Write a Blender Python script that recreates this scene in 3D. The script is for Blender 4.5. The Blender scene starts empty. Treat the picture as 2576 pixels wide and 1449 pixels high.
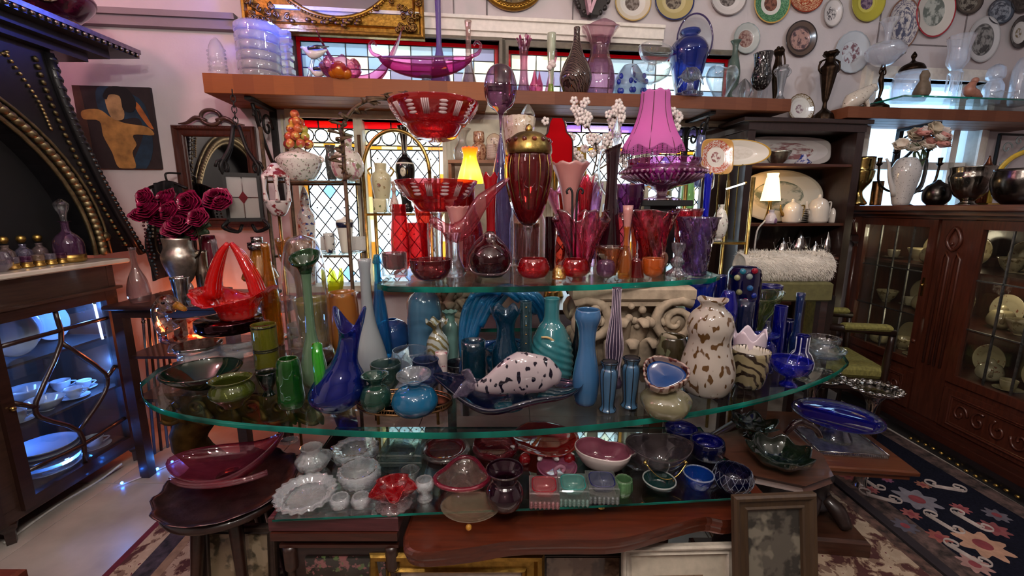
import bpy, math, random
import numpy as np
from math import sin, cos, pi, radians as RD, atan2, sqrt
from mathutils import Vector, Matrix
random.seed(7)
scene = bpy.context.scene
COL = scene.collection
# ---------------------------------------------------------------- camera
FW, FH, F = 2576, 1449, 1081.0
PITCH = RD(10.6); CAMZ = 1.5
cam = bpy.data.objects.new('camera', bpy.data.cameras.new('camera')); COL.objects.link(cam)
cam.data.sensor_width = 36; cam.data.lens = 36*F/FW; cam.data.clip_start = .02
cam.location = (0, 0, CAMZ); cam.rotation_euler = (pi/2-PITCH, 0, 0)
scene.camera = cam
vs = scene.view_settings
vs.view_transform = 'Standard'; vs.look = 'None'; vs.gamma = 1; vs.use_curve_mapping = False
vs.exposure = .75
cy = scene.cycles
cy.max_bounces = 14; cy.transparent_max_bounces = 64; cy.transmission_bounces = 12; cy.glossy_bounces = 5; cy.diffuse_bounces = 4
cy.use_adaptive_sampling = True; cy.adaptive_threshold = .09; cy.adaptive_min_samples = 16
cy.sample_clamp_indirect = 4.0; cy.blur_glossy = .5; cy.caustics_reflective = False; cy.caustics_refractive = False
# ---------------------------------------------------------------- world: bright overcast sky outside the windows
world = bpy.data.worlds.new('world'); scene.world = world; world.use_nodes = True
bgn = world.node_tree.nodes['Background']; bgn.inputs[0].default_value = (.86, .94, 1, 1); bgn.inputs[1].default_value = 3.2
def lamp(name, loc, power, col=(1, 1, 1), r=.05):
    l = bpy.data.lights.new(name, 'POINT'); l.energy = power; l.color = col; l.shadow_soft_size = r
    o = bpy.data.objects.new(name, l); COL.objects.link(o); o.location = loc; return o
# the shop's chandelier bulbs hang behind and above the camera
for i, (x, y, z) in enumerate([(-.35, -.15, 2.62), (.35, -.25, 2.66), (0, .15, 2.6), (-.1, -.6, 2.64), (1.5, .5, 2.8), (-1.1, .4, 2.8)]):
    lamp('chandelier_bulb', (x, y, z), 22 if i < 4 else 12, (1, .92, .85), .055)
lamp('pink_ceiling_spot', (-2.2, 1.3, 3.0), 22, (1, .4, .46), .08)
lamp('rear_ceiling_spot', (.6, 1.7, 3.05), 9, (1, .85, .74), .06)
lamp('right_ceiling_spot', (2.5, 1.6, 3.0), 11, (.72, .85, 1), .06)
# ---------------------------------------------------------------- pixel <-> space helpers
CP, SP = cos(PITCH), sin(PITCH)
def ray(px, py):
    x = (px-FW/2)/F; y = (FH/2-py)/F
    return Vector((x, CP+y*SP, -SP+y*CP))
TH = RD(6.8); WY0 = 3.2                     # rear wall: turned 6.8 degrees, 3.2 m ahead
WU = Vector((cos(TH), sin(TH), 0)); WN = Vector((sin(TH), -cos(TH), 0)); WO = Vector((0, WY0, 0))
def W(a, v, z): return WO+WU*a+WN*v+Vector((0, 0, z))
def P(px, py, Z=None, Y=None, X=None, V=None):
    d = ray(px, py); c = Vector((0, 0, CAMZ))
    if Z is not None: t = (Z-CAMZ)/d.z
    elif Y is not None: t = Y/d.y
    elif X is not None: t = X/d.x
    else: t = ((WO+WN*V)-c).dot(WN)/d.dot(WN)
    return c+d*t
def PW(px, py, V=0.):                        # wall coordinates (along, up) of a pixel on the plane V metres off the wall
    p = P(px, py, V=V); return (p-WO).dot(WU), p.z
def proj(p):
    x, y, z = p[..., 0], p[..., 1], p[..., 2]-CAMZ
    d = y*CP-z*SP; u = y*SP+z*CP
    return FW/2+F*x/d, FH/2-F*u/d, d
# ---------------------------------------------------------------- materials
def H(h):
    h = h.lstrip('#'); c = [int(h[i:i+2], 16)/255 for i in (0, 2, 4)]
    return tuple(((x+.055)/1.055)**2.4 if x > .04045 else x/12.92 for x in c)+(1,)
MC = {}
class NT:
    def __init__(s, name):
        s.m = bpy.data.materials.new(name); s.m.use_nodes = True; s.t = s.m.node_tree; s.t.nodes.clear()
        s.out = s.n('ShaderNodeOutputMaterial')
    def n(s, typ, ins=None, **kw):
        o = s.t.nodes.new(typ)
        for k, v in kw.items(): setattr(o, k, v)
        for k, v in (ins or {}).items():
            if isinstance(v, bpy.types.NodeSocket): s.t.links.new(v, o.inputs[k])
            else: o.inputs[k].default_value = v
        return o
    def ramp(s, fac, stops, interp='LINEAR'):
        r = s.n('ShaderNodeValToRGB', {0: fac}); e = r.color_ramp; e.interpolation = interp
        while len(e.elements) < len(stops): e.elements.new(.5)
        for el, (p, c) in zip(e.elements, stops): el.position = p; el.color = c if not isinstance(c, str) else H(c)
        return r.outputs[0]
    def math(s, op, a, b=0., c=0.): return s.n('ShaderNodeMath', {0: a, 1: b, 2: c}, operation=op).outputs[0]
    def mix(s, f, a, b): 
        o = s.n('ShaderNodeMix', data_type='RGBA'); 
        for i, v in ((0, f), (6, a), (7, b)):
            if isinstance(v, bpy.types.NodeSocket): s.t.links.new(v, o.inputs[i])
            else: o.inputs[i].default_value = v
        return o.outputs[2]
    def coord(s, k='Object', scale=(1, 1, 1), rot=(0, 0, 0), loc=(0, 0, 0)):
        c = s.n('ShaderNodeTexCoord').outputs[k]
        return s.n('ShaderNodeMapping', {0: c, 1: loc, 2: rot, 3: scale}).outputs[0]
    def noise(s, scale, vec=None, detail=3, rough=.55, dist=0.):
        return s.n('ShaderNodeTexNoise', {'Vector': vec or s.coord(), 'Scale': scale, 'Detail': detail, 'Roughness': rough, 'Distortion': dist}).outputs[0]
    def bump(s, h, st=.3, d=.01): return s.n('ShaderNodeBump', {'Height': h, 'Strength': st, 'Distance': d}).outputs[0]
    def bsdf(s, col, rough=.5, metal=0, spec=.5, nrm=None, coat=0, **kw):
        ins = {'Base Color': col, 'Roughness': rough, 'Metallic': metal, 'Specular IOR Level': spec, 'Coat Weight': coat, 'Coat Roughness': .08}
        ins.update(kw)
        if nrm is not None: ins['Normal'] = nrm
        return s.n('ShaderNodeBsdfPrincipled', ins).outputs[0]
    def done(s, sh): s.t.links.new(sh, s.out.inputs[0]); return s.m
def cached(fn):
    def g(*a, **k):
        key = (fn.__name__, a, tuple(sorted(k.items())))
        if key not in MC: MC[key] = fn(*a, **k)
        return MC[key]
    return g
@cached
def solid(col, rough=.45, metal=0., var=.12, scale=30., bump=0., coat=0.):
    t = NT('painted'); c = H(col); n = t.noise(scale)
    d = tuple(x*(1-var*2) for x in c[:3])+(1,); l = tuple(min(1, x*(1+var)) for x in c[:3])+(1,)
    cc = t.ramp(n, [(.3, d), (.7, l)])
    return t.done(t.bsdf(cc, rough, metal, nrm=t.bump(n, bump, .004) if bump else None, coat=coat))
@cached
def metal(col, rough=.25, bump=0., scale=40.):
    t = NT('metal'); c = H(col); n = t.noise(scale)
    cc = t.ramp(n, [(.35, tuple(x*.6 for x in c[:3])+(1,)), (.65, c)])
    return t.done(t.bsdf(cc, rough, 1., nrm=t.bump(n, bump, .003) if bump else None))
@cached
def wood(a, b, rough=.38, axis=0, scale=6., coat=.3, bump=.15):
    t = NT('wood'); s = [14, 14, 14]; s[axis] = 1.1
    v = t.coord(scale=tuple(s)); n = t.noise(scale, v, 5, .6, .6); n2 = t.noise(2.2)
    c = t.ramp(n, [(.25, a), (.75, b)]); c2 = t.mix(t.math('MULTIPLY', n2, .5), c, H(a))
    return t.done(t.bsdf(c2, rough, nrm=t.bump(n, bump, .002), coat=coat))
@cached
def glass(col, milk=.1, rough=.02, gl=.75, dens=1.0, spot=None, spotscale=25., streak=None):
    """coloured blown glass: tinted clear body that deepens towards the edges, a little body colour and a sharp reflective skin"""
    t = NT('glass'); c = H(col)
    f = t.n('ShaderNodeLayerWeight', {0: .5}).outputs['Facing']
    deep = tuple(max(.02, x)**(.85*dens) for x in c[:3])+(1,); lite = tuple(max(x, .02)**(.26*dens) for x in c[:3])+(1,)
    tc = t.mix(t.math('POWER', f, 1.6), lite, deep)
    body = c
    if spot:
        n = t.noise(spotscale*4., t.coord(scale=(1, 1, .6)), .5); k = t.ramp(n, [(.6, (0, 0, 0, 1)), (.64, (1, 1, 1, 1))])
        tc = t.mix(k, tc, H(spot)); body = t.mix(k, c, H(spot))
    if streak:
        w = t.n('ShaderNodeTexWave', {'Vector': t.coord(), 'Scale': spotscale*2.2, 'Distortion': 7., 'Detail': 2.}, bands_direction='DIAGONAL').outputs[0]
        k = t.ramp(w, [(.5, (0, 0, 0, 1)), (.75, (1, 1, 1, 1))]); tc = t.mix(k, tc, H(streak)); body = t.mix(k, c, H(streak))
    tr = t.n('ShaderNodeBsdfTransparent', {0: tc}).outputs[0]
    df = t.n('ShaderNodeBsdfDiffuse', {0: body}).outputs[0]; tl = t.n('ShaderNodeBsdfTranslucent', {0: body}).outputs[0]
    dd = t.n('ShaderNodeMixShader', {0: .45, 1: df, 2: tl}).outputs[0]
    a = t.n('ShaderNodeMixShader', {0: milk, 1: tr, 2: dd}).outputs[0]
    fr = t.math('MULTIPLY_ADD', t.math('POWER', f, 2.6), gl, .055)
    go = t.n('ShaderNodeBsdfGlossy', {0: (1, 1, 1, 1), 1: rough}).outputs[0]
    return t.done(t.n('ShaderNodeMixShader', {0: fr, 1: a, 2: go}).outputs[0])
@cached
def crystal(col='f4f8fa', rough=.0, refr=.6):
    """clear or tinted cut crystal: refraction shares with straight transmission so that light still passes through"""
    t = NT('crystal'); c = H(col)
    f = t.n('ShaderNodeLayerWeight', {0: .5}).outputs['Facing']
    g = t.n('ShaderNodeBsdfGlass', {0: c, 1: rough, 2: 1.45}).outputs[0]
    tr = t.n('ShaderNodeBsdfTransparent', {0: c}).outputs[0]
    a = t.n('ShaderNodeMixShader', {0: refr, 1: tr, 2: g}).outputs[0]
    go = t.n('ShaderNodeBsdfGlossy', {0: (1, 1, 1, 1), 1: .03}).outputs[0]
    return t.done(t.n('ShaderNodeMixShader', {0: t.math('MULTIPLY_ADD', t.math('POWER', f, 2.), .5, .08), 1: a, 2: go}).outputs[0])
@cached
def china(base='e9e4da', motif=None, m2=None, scale=18., thr=.55, rough=.15, band=None):
    t = NT('china'); c = H(base)
    n = t.noise(6.); col = t.mix(t.math('MULTIPLY', n, .25), c, tuple(x*.75 for x in c[:3])+(1,))
    if motif:
        n = t.noise(scale*1.7, None, 4, .6); k = t.ramp(n, [(thr, (0, 0, 0, 1)), (thr+.06, (1, 1, 1, 1))])
        col = t.mix(k, col, H(motif))
    if m2:
        n = t.noise(scale*2.2, t.coord(loc=(3, 5, 1)), 3); k = t.ramp(n, [(thr+.03, (0, 0, 0, 1)), (thr+.08, (1, 1, 1, 1))])
        col = t.mix(k, col, H(m2))
    return t.done(t.bsdf(col, rough, coat=.4))
@cached
def shade(col, strength=2.):
    t = NT('lit_shade'); c = H(col); n = t.noise(60.)
    e = t.n('ShaderNodeEmission', {0: t.mix(t.math('MULTIPLY', n, .3), c, tuple(x*.6 for x in c[:3])+(1,)), 1: strength}).outputs[0]
    d = t.n('ShaderNodeBsdfTranslucent', {0: c}).outputs[0]; f = t.n('ShaderNodeBsdfDiffuse', {0: c}).outputs[0]
    m = t.n('ShaderNodeMixShader', {0: .5, 1: d, 2: f}).outputs[0]
    return t.done(t.n('ShaderNodeAddShader', {0: e, 1: m}).outputs[0])
@cached
def glow(col, strength=5.):
    t = NT('glow'); return t.done(t.n('ShaderNodeEmission', {0: H(col), 1: strength}).outputs[0])
@cached
def mirror(tint='d8d8d8', rough=.02):
    t = NT('mirror'); n = t.noise(9.)
    return t.done(t.bsdf(H(tint), t.ramp(n, [(.3, (rough,)*3+(1,)), (.8, (rough*3,)*3+(1,))]), 1.))
@cached
def plate_mat(rim, inner, cen, motif, r1=.42, r2=.62, edge=None, scale=9., rimmotif=None):
    """radial plate decoration in the plate's own plane: painted centre, well, rim band and edge"""
    t = NT('plate_paint'); v = t.coord('Generated', loc=(-1, -1, 0), scale=(2, 2, 0))
    l = t.n('ShaderNodeVectorMath', {0: v}, operation='LENGTH').outputs['Value']
    n = t.noise(scale, t.coord('Generated'), 4, .6)
    c = t.mix(t.ramp(n, [(.47, (0, 0, 0, 1)), (.56, (1, 1, 1, 1))]), H(cen), H(motif))
    rm = H(rim)
    if rimmotif:
        n2 = t.noise(scale*2.2, t.coord('Generated'), 2); rm = t.mix(t.ramp(n2, [(.5, (0, 0, 0, 1)), (.55, (1, 1, 1, 1))]), rm, H(rimmotif))
    s1 = t.math('GREATER_THAN', l, r1); s2 = t.math('GREATER_THAN', l, r2); s3 = t.math('GREATER_THAN', l, .93)
    c = t.mix(s1, c, H(inner)); c = t.mix(s2, c, rm); c = t.mix(s3, c, H(edge or rim))
    return t.done(t.bsdf(c, .18, coat=.4))
# ---------------------------------------------------------------- mesh builder
def catmull(pts, sub, closed=False):
    pts = [tuple(p) for p in pts]
    if sub <= 1 or len(pts) < 3: return [Vector(p) for p in pts]
    n = len(pts); out = []; rng = range(n if closed else n-1)
    A = [np.array(p, float) for p in pts]
    for i in rng:
        p1, p2 = A[i], A[(i+1) % n]
        p0 = A[i-1] if (i > 0 or closed) else p1*2-p2
        p3 = A[(i+2) % n] if (i+2 < n or closed) else p2*2-p1
        if np.allclose(p0, p1): p0 = p1*2-p2
        if np.allclose(p2, p3): p3 = p2*2-p1
        if np.allclose(p1, p2): out.append(p1); continue
        for k in range(sub):
            t = k/sub
            m1 = (p2-p0)*.5; m2 = (p3-p1)*.5
            L = np.linalg.norm(p2-p1)
            for m in (m1, m2):
                q = np.linalg.norm(m)
                if q > L*1.1: m *= L*1.1/q
            h = (2*t**3-3*t**2+1)*p1+(t**3-2*t**2+t)*m1+(-2*t**3+3*t**2)*p2+(t**3-t**2)*m2
            out.append(h)
    if not closed: out.append(A[-1])
    return [Vector(p) for p in out]
class B:
    def __init__(s): s.v = []; s.f = []; s.sm = []
    def add(s, vs, fs, smooth=True):
        o = len(s.v); s.v += [tuple(v) for v in vs]; s.f += [tuple(i+o for i in f) for f in fs]; s.sm += [smooth]*len(fs); return s
    def box(s, x0, y0, z0, x1, y1, z1, M=None, bev=0.):
        if bev:
            b = bev; vs = []
            for z, i in ((z0, b), (z0+b, 0), (z1-b, 0), (z1, b)):
                vs += [(x0+i, y0+i, z), (x1-i, y0+i, z), (x1-i, y1-i, z), (x0+i, y1-i, z)]
            fs = [(3, 2, 1, 0), (12, 13, 14, 15)]+[(a*4+k, a*4+(k+1) % 4, a*4+4+(k+1) % 4, a*4+4+k) for a in range(3) for k in range(4)]
        else:
            vs = [(x, y, z) for z in (z0, z1) for x, y in ((x0, y0), (x1, y0), (x1, y1), (x0, y1))]
            fs = [(3, 2, 1, 0), (4, 5, 6, 7), (0, 1, 5, 4), (1, 2, 6, 5), (2, 3, 7, 6), (3, 0, 4, 7)]
        if M: vs = [M @ Vector(v) for v in vs]
        return s.add(vs, fs, False)
    def bar(s, a, b, w, h=None):
        """square bar from a to b"""
        return s.tube([a, b], w/2**.5 if h is None else w/2**.5, n=4, sub=1, smooth=False, flat=1 if h is None else h/w)
    def tube(s, pts, r, n=8, sub=4, closed=False, flat=1., smooth=True, cap=True, up=None):
        q = catmull(pts, sub, closed); m = len(q)
        if not hasattr(r, '__len__'): rr = [r]*m
        else:
            R = list(r)+([r[0]] if closed else []); rr = [float(np.interp(i/(m if closed else m-1)*(len(R)-1), range(len(R)), R)) for i in range(m)]
        vs = []; T0 = None; N = None
        for i in range(m):
            a = q[(i-1) % m] if (closed or i > 0) else q[i]; b = q[(i+1) % m] if (closed or i < m-1) else q[i]
            T = (b-a); T = T.normalized() if T.length > 1e-9 else (T0 or Vector((0, 0, 1)))
            if N is None:
                u = Vector(up) if up else (Vector((0, 0, 1)) if abs(T.z) < .9 else Vector((1, 0, 0)))
                N = (u-T*u.dot(T)).normalized()
            else:
                N = N-T*N.dot(T); N = N.normalized() if N.length > 1e-6 else T.orthogonal().normalized()
            Bn = T.cross(N); T0 = T
            for k in range(n):
                a2 = 2*pi*(k+.5)/n; vs.append(q[i]+N*(cos(a2)*rr[i])+Bn*(sin(a2)*rr[i]*flat))
        fs = [(i*n+k, i*n+(k+1) % n, ((i+1) % m)*n+(k+1) % n, ((i+1) % m)*n+k) for i in range(m if closed else m-1) for k in range(n)]
        if cap and not closed: fs += [tuple(range(n))[::-1], tuple((m-1)*n+k for k in range(n))]
        return s.add(vs, fs, smooth)
    def lathe(s, prof, n=32, sub=5, rf=None, zf=None, sh=0., R=1., Hh=1., c=(0, 0, 0), smooth=True, sq=None):
        """surface of revolution of (r, z) control points; sh > 0 folds an inner wall back down; rf/zf(theta, z) modulate"""
        q = [(max(0., p.x)*R, p.y*Hh) for p in catmull(prof, sub)]
        m0 = len(q)
        if sh:
            inn = []
            for i in range(m0-1, -1, -1):
                r, z = q[i]
                a = q[min(i+1, m0-1)]; b = q[max(i-1, 0)]
                tx, tz = a[0]-b[0], a[1]-b[1]; L = sqrt(tx*tx+tz*tz) or 1
                r2, z2 = r-tz/L*sh, z+tx/L*sh
                if i == m0-1: r2, z2 = max(r-sh, 0), z
                if z2 < sh*1.6: continue
                inn.append((max(0., r2), min(z2, q[-1][1]) if i > m0*.5 else z2))
            if inn:
                q = q+inn
                if inn[-1][0] > 1e-5: q.append((0., inn[-1][1]))
        if q[0][0] > 1e-5 and not (sh < 0): q = [(0., q[0][1])]+q
        if not sh and q[-1][0] > 1e-5: q.append((0., q[-1][1]))
        vs = []
        for r, z in q:
            for k in range(n):
                a = 2*pi*k/n; zz = z/Hh if Hh else 0
                x = r*(rf(a, zz) if rf else 1); zo = zf(a, zz, r/R)*Hh if zf else 0
                ca, sa = cos(a), sin(a)
                if sq: e = (abs(ca)**sq+abs(sa)**sq)**(-1/sq); x *= e
                vs.append((c[0]+x*ca, c[1]+x*sa, c[2]+z+zo))
        m = len(q)
        fs = [(i*n+k, i*n+(k+1) % n, (i+1)*n+(k+1) % n, (i+1)*n+k) for i in range(m-1) for k in range(n)]
        return s.add(vs, fs, smooth)
    def ell(s, c, r, n=12, m=8, M=None):
        if not hasattr(r, '__len__'): r = (r, r, r)
        vs = [(c[0]+r[0]*sin(pi*i/m)*cos(2*pi*k/n), c[1]+r[1]*sin(pi*i/m)*sin(2*pi*k/n), c[2]-r[2]*cos(pi*i/m)) for i in range(m+1) for k in range(n)]
        if M: vs = [M @ Vector(v) for v in vs]
        fs = [(i*n+k, i*n+(k+1) % n, (i+1)*n+(k+1) % n, (i+1)*n+k) for i in range(m) for k in range(n)]
        return s.add(vs, fs)
    def prism(s, out, z0, z1, ax='z', smooth=False):
        n = len(out)
        mp = {'z': lambda p, h: (p[0], p[1], h), 'y': lambda p, h: (p[0], h, p[1]), 'x': lambda p, h: (h, p[0], p[1])}[ax]
        vs = [mp(p, z0) for p in out]+[mp(p, z1) for p in out]
        fs = [tuple(range(n))[::-1], tuple(range(n, 2*n))]
        s.add(vs, fs, False); o = len(s.v)-2*n
        s.f += [(o+i, o+(i+1) % n, o+n+(i+1) % n, o+n+i) for i in range(n)]; s.sm += [smooth]*n
        return s
    def grid(s, fn, nu, nv, cu=False, cv=False):
        vs = [fn(i/(nu if cu else nu-1), j/(nv if cv else nv-1)) for i in range(nu) for j in range(nv)]
        fs = [(i*nv+j, ((i+1) % nu)*nv+j, ((i+1) % nu)*nv+(j+1) % nv, i*nv+(j+1) % nv) for i in range(nu if cu else nu-1) for j in range(nv if cv else nv-1)]
        return s.add(vs, fs)
    def mesh(s, name):
        m = bpy.data.meshes.new(name); m.from_pydata([tuple(map(float, v)) for v in s.v], [], s.f)
        m.polygons.foreach_set('use_smooth', s.sm); m.update(); return m
    def obj(s, name, mat, par=None, loc=(0, 0, 0), rot=(0, 0, 0), label=None, cat=None, group=None, kind=None):
        m = s.mesh(name); m.materials.append(mat)
        return link(name, m, par, loc, rot, label, cat, group, kind)
def link(name, data, par=None, loc=(0, 0, 0), rot=(0, 0, 0), label=None, cat=None, group=None, kind=None):
    o = bpy.data.objects.new(name, data); COL.objects.link(o); o.location = loc; o.rotation_euler = rot; o.parent = par
    if label: o['label'] = label
    if cat: o['category'] = cat
    if group: o['group'] = group
    if kind: o['kind'] = kind
    return o
def thing(name, label, cat, loc=(0, 0, 0), rot=(0, 0, 0), group=None):
    return link(name, None, None, loc, rot, label, cat, group)
def flute(n, a, tw=0., z0=-1., z1=2., sharp=False):
    def f(t, z):
        if z < z0 or z > z1: return 1.
        w = cos(n*(t+tw*z)); w = 1-2*abs(sin(n*(t+tw*z)/2)) if sharp else w
        return 1+a*w
    return f
def ruffle(n, a, z0=.8, ph=0.):
    def f(t, z, r=0): k = max(0., (z-z0)/(1-z0)); return a*k*cos(n*t+ph)
    return f
WARN = []
def fit(box, pl, prof, Y=None, it=40):
    """solve centre, radius and height of a turned shape standing on height pl so that it spans the given pixel box"""
    x0, y0, x1, y1 = box; pr = np.array(prof, float); th = np.linspace(0, 2*pi, 20, endpoint=False)
    if Y is None: yc = min(max(P((x0+x1)/2, y1, Z=pl).y, .5), 4.)
    else: yc = Y
    p = P((x0+x1)/2, (y0+y1)/2, Y=yc); X = p.x; D = yc; R = (x1-x0)/2*D/F; Hh = max(.01, P((x0+x1)/2, y0, Y=yc).z-pl)
    rr = pr[:, 0:1]; zz = pr[:, 1:2]
    for i in range(it):
        pts = np.stack([X+R*rr*np.cos(th), yc+R*rr*np.sin(th), pl+Hh*zz+0*th], -1)
        u, v, d = proj(pts); bx0, bx1, by0, by1 = u.min(), u.max(), v.min(), v.max(); dm = d.mean()
        X += ((x0+x1)-(bx0+bx1))/2*dm/F*.9
        R *= min(1.3, max(.75, (x1-x0)/(bx1-bx0)))
        Hh = max(.24*R if pl == .62 else .004, Hh+(by0-y0)*dm/F*.7)
        if Y is None: yc = min(max(yc-(y1-by1)*yc*yc/(F*max(.05, CAMZ-pl))*.55, .6), 3.2)
    if it > 20 and Hh < .0045 or it > 20 and abs(by0-y0) > 12: WARN.append(('fit', box, round(yc, 2), round(R, 3), round(Hh, 3), round(by0-y0, 1)))
    return X, yc, R, Hh
def add_part(root, R, Hh, spec):
    pn, kind, dat, m = spec[:4]; kw = spec[4] if len(spec) > 4 else {}
    b = B(); lab = kw.pop('label', None) if isinstance(kw, dict) else None
    if kind == 'lathe': b.lathe(dat, R=R, Hh=Hh, **{'n': 32, **kw})
    elif kind == 'tube':
        r = kw.get('r', .05); k2 = {k: v for k, v in kw.items() if k != 'r'}
        rr = [x*R for x in r] if hasattr(r, '__len__') else r*R
        b.tube([(x*R, y*R, z*Hh) for x, y, z in dat], rr, **k2)
    elif kind == 'balls':
        for (x, y, z, r) in dat: b.ell((x*R, y*R, z*Hh), r*R, kw.get('n', 10), kw.get('m', 7))
    elif kind == 'fn': dat(b, R, Hh)
    o = b.obj(pn, m, root, label=lab)
    if kind == 'fn' and len(b.v) > 300: o['kind'] = 'stuff'
    return o
REG = []; QUEUE = []; RANGE = {}; ZG = np.linspace(0, .6, 25)
def radii(prof, R, Hh):
    """radius over a fixed height grid, 0 above the piece"""
    p = sorted((z*Hh, r*R) for r, z in prof); z = [a for a, _ in p]; r = [b for _, b in p]; f = np.interp(ZG, z, r); f[ZG > z[-1]+.01] = 0; return f
def reg(pl, x, y, r): REG.append((round(pl, 3), x, y, r if hasattr(r, '__len__') else np.full(25, r)))
def clash(pl, x, y, f):
    c = 0.
    for p_, x2, y2, f2 in REG:
        if p_ != round(pl, 3): continue
        d = sqrt((x-x2)**2+(y-y2)**2)
        if d > .6: continue
        k = ((f+f2)*((f > 0) & (f2 > 0))).max()+.003-d
        if k > 0: c += k
    return c
def V(name, label, cat, box, pl, prof, m, Y=None, **k):
    """turned piece; pieces whose foot is hidden wait until the visible ones stand, then take the nearest free spot"""
    if Y is not None and round(pl, 3) in RANGE: QUEUE.append((name, label, cat, box, pl, prof, m, Y, k)); return None
    return V_(name, label, cat, box, pl, prof, m, Y, **k)
def flush():
    QUEUE.sort(key=lambda q: -(q[3][2]-q[3][0])*(q[3][3]-q[3][1]))
    for name, label, cat, box, pl, prof, m, Y, k in QUEUE:
        lo, hi = RANGE[round(pl, 3)]; fp = list(prof)+[q for sp in k.get('parts', ()) if sp[1] == 'lathe' for q in sp[2]]; best = None
        for wd in (1., .82, .68):
            cx = (box[0]+box[2])/2; hw = (box[2]-box[0])/2*wd; bx = (cx-hw, box[1], cx+hw, box[3])
            for j in range(-4, 18):
                yy = Y+.03*j
                if not lo <= yy <= hi: continue
                X, yc, R, Hh = fit(bx, pl, fp, yy, 10); c = clash(pl, X, yc, radii(fp, R, Hh))+.03*abs(yy-Y)+.02*(1-wd)
                if best is None or c < best[0]: best = (c, yy, bx)
            if best[0] < .02: break
        V_(name, label, cat, best[2], pl, prof, m, best[1], **k)
    QUEUE.clear()
def V_(name, label, cat, box, pl, prof, m, Y=None, group=None, parts=(), sh=.004, n=40, rf=None, zf=None, sub=5, rot=0., tilt=(0, 0), bodyname='body', smooth=True, sq=None):
    X, yc, R, Hh = fit(box, pl, list(prof)+[q for sp in parts if sp[1] == 'lathe' for q in sp[2]], Y)
    reg(pl, X, yc, radii(list(prof)+[q for sp in parts if sp[1] == 'lathe' for q in sp[2]], R, Hh))
    b = B().lathe(prof, n=n, sub=sub, rf=rf, zf=zf, sh=min(sh, R*.3), R=R, Hh=Hh, smooth=smooth, sq=sq)
    loc = (X, yc, pl+.0008); ro = (tilt[0], tilt[1], rot)
    if not parts: return b.obj(name, m, None, loc, ro, label, cat, group)
    t = thing(name, label, cat, loc, ro, group); b.obj(bodyname, m, t)
    for sp in parts: add_part(t, R, Hh, sp)
    t['_R'] = R; t['_H'] = Hh
    return t
def TF(prof, r0=0., r1=1., z0=0., z1=1.): return [(r*r1, z0+z*(z1-z0)) for r, z in prof]
def arc(cx, cz, rx, rz, a0, a1, n=9, y=0.): return [(cx+rx*cos(a0+(a1-a0)*i/(n-1)), y, cz+rz*sin(a0+(a1-a0)*i/(n-1))) for i in range(n)]
def ordn(i): return ['first', 'second', 'third', 'fourth', 'fifth', 'sixth', 'seventh', 'eighth', 'ninth', 'tenth', 'eleventh', 'twelfth', 'thirteenth', 'fourteenth', 'fifteenth', 'sixteenth'][i]
# ================================================================ THE ROOM
@cached
def plaster(col, var=.06):
    t = NT('plaster'); n = t.noise(3.5, None, 5); n2 = t.noise(70.)
    c = H(col); cc = t.ramp(n, [(.3, tuple(x*(1-var*2) for x in c[:3])+(1,)), (.7, c)])
    return t.done(t.bsdf(cc, .75, nrm=t.bump(n2, .15, .004), spec=.25))
WALL = plaster('cdc3c3'); TRIM = solid('e6dfd4', .45, var=.05)
XL, XR, YB, ZC = -2.8, 4.7, -2.6, 3.3
def PWr(x0, y0, x1, y1, V=0.):
    c = [PW(x, y, V) for x, y in ((x0, y0), (x1, y0), (x0, y1), (x1, y1))]
    return (c[0][0]+c[2][0])/2, (c[2][1]+c[3][1])/2, (c[1][0]+c[3][0])/2, (c[0][1]+c[1][1])/2     # a0, z0, a1, z1
U1 = PWr(742, 96, 1255, 205); U2 = PWr(1278, 132, 1838, 255)
LA = PWr(762, 300, 905, 720); LB = PWr(925, 305, 1118, 720); LC = PWr(1392, 312, 1600, 720); LD = PWr(1622, 322, 1822, 720)
R3 = PWr(2165, 205, 2440, 560)
HOLES = [U1, U2, LA, LB, LC, LD, R3]
def wall_b(a0, a1, z0, z1, v0, v1, holes):
    b = B(); A = sorted({a0, a1}|{h[0] for h in holes}|{h[2] for h in holes}); Zs = sorted({z0, z1}|{h[1] for h in holes}|{h[3] for h in holes})
    for i in range(len(A)-1):
        for j in range(len(Zs)-1):
            am, zm = (A[i]+A[i+1])/2, (Zs[j]+Zs[j+1])/2
            if any(h[0] < am < h[2] and h[1] < zm < h[3] for h in holes): continue
            b.box(A[i], -v0, Zs[j], A[i+1], -v1, Zs[j+1])
    return b
WROT = (0, 0, TH)
wall_b(XL/cos(TH)-.2, XR/cos(TH)+.2, 0, ZC, 0, -.22, HOLES).obj('wall_rear', WALL, None, WO, WROT, kind='structure')
B().box(XL-.12, YB, 0, XL, 3.1, ZC).obj('wall_left', WALL, kind='structure')
B().box(XR, YB, 0, XR+.12, 3.95, ZC).obj('wall_right', WALL, kind='structure')
B().box(XL, YB-.12, 0, XR, YB, ZC).obj('wall_front', plaster('8a7f7c'), kind='structure')
B().box(XL, YB, ZC, XR, 4.1, ZC+.1).obj('ceiling', plaster('c9c0bd'), kind='structure')
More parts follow.
